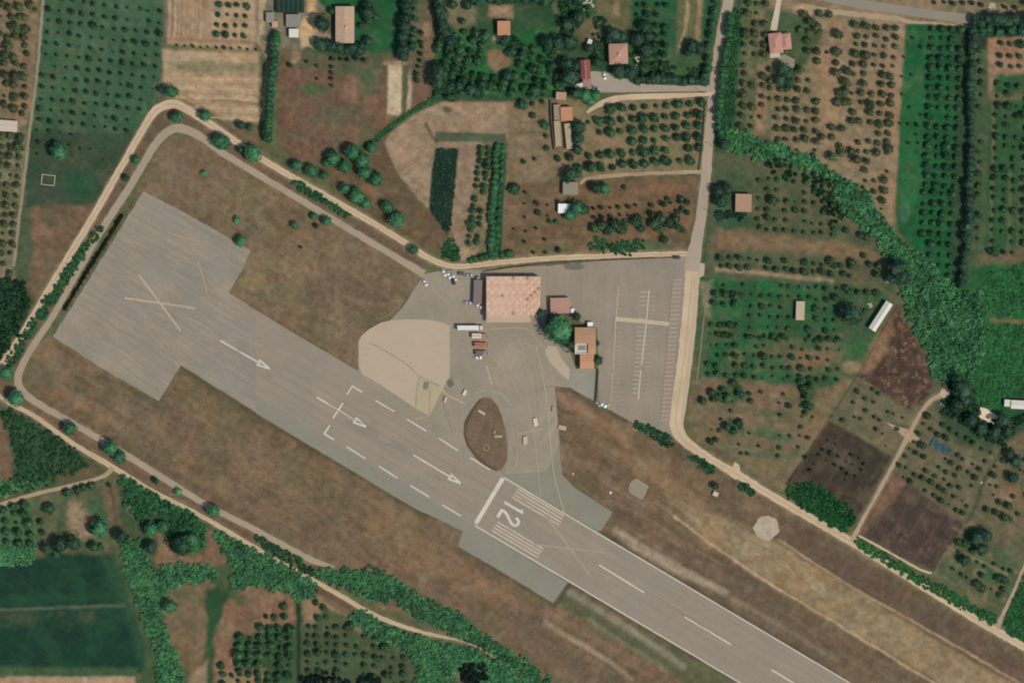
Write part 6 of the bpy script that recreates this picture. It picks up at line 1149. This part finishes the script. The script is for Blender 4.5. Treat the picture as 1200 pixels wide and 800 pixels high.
# orange-roofed operations building with white terrace
e = place('operations_building', 686, 408, 0, 'orange-tiled airfield building with a white roof terrace beside parking', 'building')
for nm, x0, x1, y0, y1, hh, mt in (('upper', -12.5, 12, -24.5, -6, 4.2, tile_mat('ops_tiles_north', (178, 134, 104))), ('lower', -6.5, 10, 7, 24, 3.8, tile_mat('ops_tiles_south', (198, 142, 106))), ('middle', 3, 12, -6, 7, 3.9, tile_mat('ops_tiles_middle', (190, 144, 108)))):
    a, b, c, d2 = x0 * S, x1 * S, -y1 * S, -y0 * S
    m = MB(); m.box(a + .15, b - .15, c + .15, d2 - .15, 0, hh); m.build('wall', wall_w, e)
    m = MB(); m.box(a, b, c + .01, d2 - .01, hh + .003, hh + .2); m.add([(a, c + .01, hh + .203), (b, c + .01, hh + .203), (b, d2 - .01, hh + .203), (a, d2 - .01, hh + .203), (a, (c + d2) / 2, hh + .8), (b, (c + d2) / 2, hh + .8)], [(0, 1, 5, 4), (2, 3, 4, 5), (3, 0, 4), (1, 2, 5)]); m.build('roof', mt, e)
m = MB(); m.box(-12.3 * S, 2.9 * S, -6.6 * S, 5.9 * S, 0, 3.2); m.build('terrace', plain('terrace_floor', (196, 186, 166), .05, 1), e)
m = MB(); m.box(-12.3 * S, 2.9 * S, -6.6 * S, -5.9 * S, 3.2, 4.0); m.box(-12.3 * S, -11.7 * S, -5.9 * S, 5.9 * S, 3.2, 4.0); m.build('parapet', plain('white_parapet', (232, 226, 214), .03, 1), e)
m = MB(); m.box(-8 * S, 0, -2 * S, 3 * S, 3.2, 3.5); m.build('roof_hatch', sheet_g, e); openings(e, 24 * S, 48.4 * S, 3.2, 3, 1, True)
def small_box(name, label, cat, cx, cy, w, d, h, ang, mat, top=None):
    e = place(name, cx, cy, ang, label, cat); w *= S; d *= S; m = MB(); m.box(-w / 2, w / 2, -d / 2, d / 2, 0, h); m.build('body', mat, e, .04); m = MB(); m.box(-w / 2 - .05, w / 2 + .05, -d / 2 - .05, d / 2 + .05, h + .003, h + .1); m.build('lid', top or mat, e, .02)
    m = MB(); m.box(-.4, .4, -d / 2 - .04, -d / 2 + .01, .1, min(1.9, h * .85)); m.build('door', door_m, e); return e
wb = plain('bright_white_panel', (236, 234, 226), .02, 1)
small_box('kiosk', 'white square cabin on top of the orange roof building', 'cabin', 691.5, 380.5, 6, 6, 2.6, 0, wb); small_box('kiosk', 'small white cabin between annex and orange building', 'cabin', 671, 364, 3.6, 5, 2.4, 0, wb)
small_box('cabinet', 'pale grey cabinet just behind the apron store shed', 'cabinet', 560.5, 326.5, 3.5, 4, 2, 0, sheet_g)
# apron vehicles ------------------------------------------------
rub = plain('tyre_rubber', (38, 36, 34), .05, 3); steel = plain('wheel_steel', (120, 118, 112), .05, 3)
def wheel(e, x, y, r=.34, w=.24, nm='wheel'):
    m = MB(); m.cyl((x, y - w / 2, r), (x, y + w / 2, r), r, r, 14); o = m.build(nm, rub, e); k = MB(); k.cyl((x, y - w / 2 - .01, r), (x, y + w / 2 + .01, r), r * .5, r * .5, 10); k.build('rim', steel, o)
def loft(prof, w, taper):
    """side profile (x, z0, z1, halfwidth factor) swept into a closed shell"""
    m = MB(); n = len(prof)
    for x, z0, z1, k in prof: m.v += [(x, -w / 2 * k, z0), (x, w / 2 * k, z0), (x, w / 2 * k * taper, z1), (x, -w / 2 * k * taper, z1)]
    for i in range(n - 1):
        a = 4 * i
        for q in range(4): m.f.append((a + q, a + 4 + q, a + 4 + (q + 1) % 4, a + (q + 1) % 4)[::-1])
    m.f.append((0, 1, 2, 3)[::-1]); m.f.append((4 * n - 4, 4 * n - 3, 4 * n - 2, 4 * n - 1)); return m
def car(label, cx, cy, ang, rgb, van=False, name='parked_car'):
    e = place(name, cx, cy, ang, label, 'van' if van else 'car', 'cars parked round the airport') ; pm = paint_mat('car_paint_%d_%d_%d' % rgb, rgb)
    L_ = 4.9 if van else 4.2
    f = L_ / 4.2
    loft([(-2.1 * f, .35, .75, .86), (-2.0 * f, .28, .95, .96), (-1.0 * f, .25, 1.0, 1), (.9 * f, .25, .95, 1), (1.7 * f, .28, .82, .95), (2.08 * f, .35, .62, .82)], 1.78, .93).build('body', pm, e, .05)
    ht = 1.95 if van else 1.45
    cb = loft([(-2.0 * f if van else -1.7, .96, 1.0 if not van else ht - .1, .92), (-1.85 * f if van else -1.15, .96, ht - .03, .9), (.3 * f if not van else .7 * f, .96, ht, .9), (1.0 * f, .93, .97, .92)], 1.7, .82); cb.build('cabin_glass', GL, e)
    r_ = MB(); x0, x1 = (-1.85 * f, .65 * f) if van else (-1.1, .25); r_.box(x0, x1, -.66, .66, ht - .02, ht + .035, .05); r_.build('roof', pm, e)
    for sx in (-1.3 * f, 1.3 * f):
        for sy in (-.8, .8): wheel(e, sx, sy)
    for sy in (-.6, .6): h_ = MB(); h_.box(1.98 * f, 2.1 * f, sy - .18, sy + .18, .55, .68); h_.build('headlight', wb, e)
    return e
car('white car, uppermost of three parked left of the terminal', 520.5, 319.5, 60, (226, 224, 218)); car('white car, middle of three parked left of the terminal', 526, 322.5, 60, (222, 220, 214)); car('white car, lowest of three parked left of the terminal', 532, 325, 62, (228, 226, 220))
car('dark car parked tight against the lowest white car', 531.5, 329.5, 80, (52, 46, 44)); car('white car by the dark tree shadow at apron entrance', 498, 331, 60, (216, 214, 206)); car('silver car parked alone left of the grey store', 548, 354.5, 5, (176, 174, 170)); car('white van at the lower end of grey store', 560.5, 351, 85, (228, 226, 220), True); car('white car below the van near terminal corner', 561, 358.5, 30, (214, 212, 206))
car('grey-blue car under the hedge behind the apron', 541, 320.5, 5, (92, 100, 98)); car('pale green car beside the hedge behind the apron', 549, 322.5, 3, (156, 164, 148)); car('white car under the row of fire trucks', 560, 419, 0, (232, 228, 220))
car('white car left on the gravel farm yard', 708.5, 89, 80, (236, 232, 226)); car('pale blue car, left of two under the farm yard', 695.5, 106.5, 85, (150, 176, 180)); car('white car, right of two under the farm yard', 701, 106.5, 85, (214, 222, 222))
car('white car at the foot of the parking wall', 706.5, 474.5, 30, (236, 232, 220)); car('grey car by the parking wall foot', 700.5, 472.5, 40, (150, 152, 144)); car('dark car on the road above the terminal', 793, 301.5, 3, (48, 46, 42))
def truck(label, cx, cy, ang, Lm, cabc, boxc, boxh=3.4, grp=None, cargo='cargo_box', name='truck', ladder=False):
    e = place(name, cx, cy, ang, label, 'truck', grp); cl_ = 2.1; x1 = Lm / 2
    m = MB(); m.box(-Lm / 2, x1 - .2, -.5, .5, .65, .85); m.build('chassis', rub, e)
    m = MB(); m.box(-Lm / 2, x1 - cl_ - .5, -1.25, 1.25, .9, boxh, .04); b = m.build(cargo, paint_mat('truck_box_%d_%d_%d' % boxc, boxc, .5), e, .05)
    if Lm > 9:
        for k in range(int((Lm - 3) / 1.1)): r_ = MB(); x = -Lm / 2 + .5 + k * 1.1; r_.box(x, x + .06, -1.2, 1.2, boxh + .001, boxh + .035); r_.build('roof_rib', steel, b)
    m = loft([(x1 - cl_, .6, 2.6 if not ladder else 2.4, .95), (x1 - .5, .6, 2.65 if not ladder else 2.45, .97), (x1, .6, 1.5, .93)], 2.45, .96); m.build('cab', paint_mat('truck_cab_%d_%d_%d' % cabc, cabc), e, .06)
    m = MB(); m.add([(x1 - .42, -.95, 2.42), (x1 - .42, .95, 2.42), (x1 + .03, .98, 1.62), (x1 + .03, -.98, 1.62)], [(0, 3, 2, 1)]); m.build('windscreen', GL, e)
    for sx in ([-Lm / 2 + 1.2, x1 - 1.2] + ([-Lm / 2 + 2.4] if Lm > 9 else [])):
        for sy in (-1.05, 1.05): wheel(e, sx, sy, .5, .3)
    if ladder:
        l_ = MB()
        for sy in (-.3, .3): l_.box(-Lm / 2 + .3, x1 - cl_ - .7, sy - .05, sy + .05, boxh + .1, boxh + .2)
        for k in range(9): x = -Lm / 2 + .5 + k * .42; l_.box(x, x + .06, -.25, .25, boxh + .11, boxh + .17)
        l_.build('ladder', steel, e)
        m = MB(); m.box(x1 - 1.5, x1 - 1.2, -.7, .7, 2.48, 2.62); m.build('beacon_bar', paint_mat('beacon_blue', (60, 80, 150)), e)
        m = MB(); m.box(x1 - cl_ - .48, x1 - cl_ - .05, -1.1, 1.1, .9, 2.2); m.build('pump_bay', steel, e)
    return e
truck('long white box lorry parked under the terminal corner', 551.5, 384, 0, 14.2, (214, 200, 190), (222, 222, 210)); 
truck('cream-backed fire truck, top of the row on apron', 561.5, 393.5, 2, 7.8, (206, 140, 104), (226, 208, 180), 2.9, 'fire trucks in a row', 'body', 'fire_truck', True)
truck('red fire truck, middle of the row on apron', 563.5, 404, 2, 6.8, (206, 126, 90), (190, 96, 68), 2.8, 'fire trucks in a row', 'body', 'fire_truck', True)
truck('grey-backed fire truck, lowest of the row on apron', 564, 413.5, 2, 6.2, (176, 150, 130), (112, 96, 90), 2.6, 'fire trucks in a row', 'body', 'fire_truck', True)
# small apron objects
def sign_board(label, cx, cy, ang, w, rgb):
    e = place('apron_sign', cx, cy, ang, label, 'sign'); m = MB(); m.box(-w / 2, w / 2, -.12, .12, .35, 1.25); m.build('panel', plain('sign_%d' % rgb[0], rgb, .03, 1), e, .02)
    for sx in (-w / 3, w / 3): m = MB(); m.box(sx - .06, sx + .06, -.06, .06, 0, .35); m.build('post', steel, e)
def slab(name, label, cat, pts, z, h, mat): 
    cx = sum(p[0] for p in pts) / len(pts); cy = sum(p[1] for p in pts) / len(pts); e = place(name, cx, cy, 0, label, cat)
    m = MB(); p = [((x - cx) * S, -(y - cy) * S) for x, y in pts]; m.prism(p if sum(p[i][0] * p[(i + 1) % len(p)][1] - p[(i + 1) % len(p)][0] * p[i][1] for i in range(len(p))) > 0 else p[::-1], z, z + h); m.build('deck', mat, e, .03); return e, cx, cy
small_box('barrier', 'white slanting equipment box by yellow line end', 'equipment', 544.5, 460, 3, 6.5, 1.0, 28, plain('warm_white', (222, 200, 172), .03, 1)); small_box('barrier', 'pinkish equipment box right of concrete pad tip', 'equipment', 522, 468, 2.6, 6.5, 1.0, 22, plain('warm_pink', (206, 172, 146), .03, 1))
small_box('equipment_box', 'white plank-like box inside the grass island top', 'equipment', 564.5, 483, 9, 2.4, .6, 32, plain('dull_white', (188, 172, 152), .03, 1)); small_box('equipment_box', 'pale box inside the grass island right side', 'equipment', 584, 511, 9, 2.6, .6, 0, plain('dull_white2', (170, 154, 132), .03, 1)); small_box('equipment_box', 'small pale post box in island right side', 'equipment', 579.5, 506, 2, 4, .8, 0, plain('dull_white3', (160, 142, 120), .03, 1))
small_box('equipment_box', 'white box beside taxiway centre, below the big apron', 'equipment', 627.5, 494.5, 4.5, 9, .9, -12, plain('off_white', (214, 194, 168), .03, 1)); small_box('equipment_box', 'pale ribbed box lower on the taxiway', 'equipment', 615.5, 516, 4.5, 9, .9, 2, plain('off_white2', (196, 174, 148), .03, 1))
small_box('equipment_box', 'white frame box on brown ground right of taxiway', 'equipment', 659, 501, 9, 5, .8, 12, plain('off_white3', (182, 160, 134), .03, 1)); small_box('equipment_box', 'small pale box on brown ground, upper', 'equipment', 648.5, 479, 3, 7, .8, 5, plain('off_white4', (164, 144, 120), .03, 1)); small_box('equipment_box', 'tiny white marker box right of taxiway', 'equipment', 671.5, 555, 2, 2, .5, 10, plain('dusty_white_panel', (196, 180, 160), .04, 1)); small_box('equipment_box', 'tiny white marker box in strip grass', 'equipment', 715.5, 577, 2.5, 2.5, .6, 10, sheet_w)
small_box('equipment_cabin', 'white cabin beside the lane-side bush, on the strip', 'cabin', 838.5, 578.5, 6, 5, 1.5, 25, plain('dusty_white_panel', (196, 180, 160), .04, 1))
m = MB()
for k in range(24):
    a, b = k * math.pi / 12, (k + 1) * math.pi / 12
    if k == 5: continue
    m.prism([(math.cos(a) * 1.3, math.sin(a) * 1.3), (math.cos(a) * 1.7, math.sin(a) * 1.7), (math.cos(b) * 1.7, math.sin(b) * 1.7), (math.cos(b) * 1.3, math.sin(b) * 1.3)], 0, .35)
o = m.build('concrete_ring', plain('ring_concrete', (160, 142, 120), .05, 1)); o.location = (X(570), Y(524.5), 0); tag(o, 'round pale concrete ring low in the grass island', 'ring')
# pale pen, terrace, water tank, tarpaulin
e = place('animal_pen', 56.5, 211, 6, 'white-edged square pen in the dark left meadow', 'pen')
for x0, x1, y0, y1 in ((-3.6, 3.6, 2.5, 2.8), (-3.6, 3.6, -2.8, -2.5), (-3.6, -3.3, -2.5, 2.5), (3.3, 3.6, -2.5, 2.5)): m = MB(); m.box(x0, x1, y0, y1, 0, .9); m.build('side_wall', wall_w, e)
e, cx, cy = slab('terrace', 'cream ragged terrace with a brown round centre at right', 'terrace', [(1146, 476), (1155, 478), (1170, 488), (1168, 494), (1163, 497), (1154, 492), (1143, 487)], 0, .5, plain('terrace_cream', (222, 204, 178), .06, .8)); m = MB(); m.cyl((0.2, -.1, .5), (0.2, -.1, .62), 1.3, 1.2, 14); m.build('round_table', plain('brown_disc', (140, 104, 80), .05, 1), e)
e, cx, cy = slab('terrace', 'white ragged terrace right of the red-roofed house', 'terrace', [(742, 61), (747, 64), (752, 62), (750, 70), (746, 78), (743, 70)], 0, .4, plain('terrace_white', (212, 202, 184), .06, .8)); m = MB(); m.box(-1, 1, -.4, .4, .4, .8); m.build('bench', wall_w, e)
e, cx, cy = slab('terrace', 'pale cream yard slab beside the very dark big tree', 'terrace', [(1112, 450), (1108, 450), (1100, 462), (1106, 466), (1112, 464), (1114, 456)], 0, .12, plain('terrace_dust', (194, 166, 138), .06, .8))
e, cx, cy = slab('terrace', 'cream paved front of the orange grove house', 'terrace', [(577, 42), (586, 43), (596, 41), (588, 50), (582, 48)], 0, .12, plain('terrace_pale', (196, 174, 150), .06, .8))
e, cx, cy = slab('terrace', 'brown levelled courtyard above the orange grove house', 'terrace', [(572, 9), (602, 7), (602, 23), (573, 24)], 0, .06, dirt2) if False else (None, 0, 0)
m = MB(); nn = 9
tp = [[(-5.6 + 11.2 * i / nn, -2.4 + 4.8 * j / 4, .5 + .1 * math.sin(i * 1.9 + j) + (.25 if j == 2 else 0)) for j in range(5)] for i in range(nn + 1)]
m.v = [p for r_ in tp for p in r_] + [(x, y, 0.0) for r_ in tp for x, y, z in r_]
k0 = (nn + 1) * 5
for i in range(nn):
    for j in range(4): a = i * 5 + j; m.f.append((a, a + 5, a + 6, a + 1))
    m.f.append((i * 5, k0 + i * 5, k0 + i * 5 + 5, i * 5 + 5)); m.f.append((i * 5 + 4, i * 5 + 9, k0 + i * 5 + 9, k0 + i * 5 + 4))
m.f.append(tuple(range(0, 5)) + tuple(k0 + q for q in range(4, -1, -1))); m.f.append(tuple(nn * 5 + q for q in range(4, -1, -1)) + tuple(k0 + nn * 5 + q for q in range(5)))
o = m.build('tarpaulin', plain('teal_tarpaulin', (44, 78, 82), .12, 1.2, rough=.5)); o.location = (X(1102), Y(523.5), 0); o.rotation_euler = (0, 0, -R(32)); tag(o, 'crumpled teal tarpaulin covering a heap in the right-hand garden', 'tarpaulin')
rr = random.Random(4)
for cx, cy, lab, nb, sp in ((688, 4, 'heap of pale rubble at the top edge among trees', 26, 9), (1040.5, 330, 'white rubbish heap above the long white shed', 6, 2), (1149.5, 565, 'tiny white heap at the garden boundary', 5, 1.6), (1105, 474, 'pale green heap below cream yard slab', 8, 3), (1019, 358, 'pale clutter heap beside the long white shed', 10, 4), (918, 88, 'blue-white clutter below villa patio', 8, 3), (711, 475, 'white bags heap by the parking wall foot', 6, 2.2)):
    m = MB()
    for k in range(nb):
        x, y = rr.gauss(0, sp * S / 2), rr.gauss(0, sp * S / 2.4); s_ = rr.uniform(.25, .7); a = rr.uniform(0, 3.14); c, s2 = math.cos(a), math.sin(a); h = rr.uniform(.2, .7)
        p = [(x + (u * c - v * s2) * s_, y + (u * s2 + v * c) * s_) for u, v in ((-1, -.6), (.9, -.7), (1.1, .5), (0, .9), (-.9, .6))]; m.prism(p, 0.0, h)
    o = m.build('rubble_heap', plain('rubble_%d' % cx, (176, 164, 146) if cx != 1105 else (120, 140, 116), .12, 1.5)); o.location = (X(cx), Y(cy), 0); tag(o, lab, 'heap')
# netted nursery (dark green) at the top
e = place('netting_tunnel', 340, 5, 0, 'dark green netted nursery tunnel cut by the top edge', 'nursery'); m = MB()
for k in range(6):
    x = -7.6 + k * 2.54; m.add([(x, -4.6, 0), (x + 2.5, -4.6, 0), (x + 2.5, 6, 0), (x, 6, 0), (x, -4.6, 2.2), (x + 2.5, -4.6, 2.2), (x + 2.5, 6, 2.2), (x, 6, 2.2), (x + 1.25, -4.6, 2.7), (x + 1.25, 6, 2.7)], [(0, 1, 5, 4), (1, 2, 6, 5), (2, 3, 7, 6), (3, 0, 4, 7), (4, 8, 9, 7), (8, 5, 6, 9), (4, 5, 8), (6, 7, 9)])
m.build('net_cover', plain('dark_green_net', (32, 58, 44), .15, 1), e)
for k in range(3): q = MB(); x = -7 + k * 7; q.cyl((x, -4.7, 0), (x, -4.7, 2.6), .08, .08, 6); q.build('post', steel, e)
# walls and fences ----------------------------------------------
def wall(label, pts, h, t, mat, name='boundary_wall', cat='wall'):
    o0 = pts[0]; e = place(name, o0[0], o0[1], 0, label, cat)
    for a, b in zip(pts, pts[1:]):
        L_ = math.dist(a, b) * S; ang = -math.atan2(b[1] - a[1], b[0] - a[0]); m = MB(); m.box(0, L_, -t / 2, t / 2, 0, h)
        o = m.build('wall_panel', mat, e); o.location = ((a[0] - o0[0]) * S, -(a[1] - o0[1]) * S, 0); o.rotation_euler = (0, 0, ang)
        m = MB(); m.box(0, L_, -t / 2 - .04, t / 2 + .04, h + .002, h + .08); c = m.build('coping', mat, o)
    return e
def fence(label, pts, h=1.6, gap=4.0, mat=steel):
    o0 = pts[0]; e = place('wire_fence', o0[0], o0[1], 0, label, 'fence'); p = catmull(pts, 2.0); acc = 0; last = p[0]; posts = [p[0]]
    for q in p[1:]:
        acc += math.dist(q, last) * S; last = q
        if acc >= gap: posts.append(q); acc = 0
    step = max(1, math.ceil(len(posts) / 95)); posts = posts[::step]
    for q in posts: m = MB(); x, y = (q[0] - o0[0]) * S, -(q[1] - o0[1]) * S; m.cyl((x, y, 0), (x, y, h), .06, .05, 6); m.build('post', mat, e)
    m = MB()
    for a, b in zip(posts, posts[1:]):
        for z in (.4, .8, 1.2, h - .05): m.cyl(((a[0] - o0[0]) * S, -(a[1] - o0[1]) * S, z), ((b[0] - o0[0]) * S, -(b[1] - o0[1]) * S, z), .02, .02, 4)
    m.build('wires', mat, e)
dkw = plain('dark_weathered_wall', (108, 98, 80), .08, 1)
wall('long dark wall beside the twin narrow cream sheds', [(645.5, 118), (646, 140), (648, 160), (650, 176), (659, 180)], 1.9, .3, dkw)
wall('thin dark wall dropping from the orange building beside parking', [(701.5, 433), (700.5, 450), (699, 470)], 2.0, .35, dkw)
wall('curved garden wall between apron and terminal trees', [(628, 371), (634, 381), (638, 387), (652, 400), (664, 413), (668, 412)], 1.1, .3, dkw)
wall('low wall along the road behind the terminal', [(566, 318.5), (600, 313.5), (640, 309), (700, 305.5), (760, 303), (798, 301.5)], 1.1, .3, dkw)
wall('low wall under the cream drive and above gravel yard', [(700, 109.5), (740, 110), (780, 109), (828, 108.5)], .8, .3, dkw)
wall('thin wall on the left boundary of the lane orchard', [(826.5, 122), (824, 160), (820.5, 190), (819, 200)], 1.0, .3, dkw)
fence('wire fence outside the cream road, north-east side', [(216, 113), (250, 131), (300, 164), (345, 190)]); fence('wire fence between pavement and the western roads', [(166, 226), (140, 262), (100, 326), (66, 382)], 1.8); fence('wire fence along burnt stubble and dark plots', [(1049, 364), (1008, 437), (970, 496), (922, 572)], 1.4); fence('wire fence between the two lower perimeter roads', [(30, 474), (80, 505), (130, 535), (185, 568), (240, 598), (300, 632), (345, 655)], 1.8)
# utility poles by lanes
def pole(label, x, y):
    e = place('utility_pole', x, y, 0, label, 'utility pole', 'utility poles by the lane'); m = MB(); m.cyl((0, 0, 0), (0, 0, 7.5), .15, .1, 8); m.build('pole', bark, e); m = MB(); m.box(-.9, .9, -.06, .06, 6.9, 7.03); m.build('cross_arm', bark, e)
for x, y, l in ((823.5, 109, 'pole at the junction of cream drive and main lane'), (835.5, 172, 'pole on the right verge of the main lane'), (834, 250, 'pole on the lane verge under brown shed'), (833, 285, 'pole on the lane verge above the meadow')): pole(l, x, y)
# ------------------------------------------------------------------ camera, light
w = bpy.data.worlds.new('World'); scene.world = w; w.use_nodes = True; nt = w.node_tree; nt.nodes.clear()
sky = N(nt, 'ShaderNodeTexSky'); sky.sky_type = 'NISHITA'; sky.sun_disc = False; sky.sun_elevation = R(SUN_EL); sky.sun_rotation = R(SUN_AZ); sky.air_density = 1.0; sky.dust_density = 1.0
bg = N(nt, 'ShaderNodeBackground'); bg.inputs['Strength'].default_value = 0.13; ow = N(nt, 'ShaderNodeOutputWorld')
nt.links.new(sky.outputs[0], bg.inputs[0]); nt.links.new(bg.outputs[0], ow.inputs[0])
sd = Vector((math.sin(R(SUN_AZ)) * math.cos(R(SUN_EL)), math.cos(R(SUN_AZ)) * math.cos(R(SUN_EL)), math.sin(R(SUN_EL))))
L = bpy.data.lights.new('sun', 'SUN'); L.energy = 3.4; L.angle = R(0.53); L.color = (1.0, 0.935, 0.80)
so = bpy.data.objects.new('sun', L); so.rotation_euler = sd.to_track_quat('Z', 'Y').to_euler(); so.location = (0, 0, 600); COL.objects.link(so)
ALT = 2500.0
cam = bpy.data.cameras.new('camera'); cam.sensor_fit = 'HORIZONTAL'; cam.sensor_width = 36.0
cam.lens = 18.0 / (600 * S / ALT); cam.clip_start = 10; cam.clip_end = 20000
co = bpy.data.objects.new('camera', cam); co.location = (0, 0, ALT); COL.objects.link(co); scene.camera = co
scene.view_settings.view_transform = 'Standard'; scene.view_settings.look = 'None'; scene.view_settings.exposure = EXPOSURE; scene.view_settings.gamma = 1
scene.render.engine = 'CYCLES'
try: scene.cycles.filter_width = 2.0
except Exception: pass
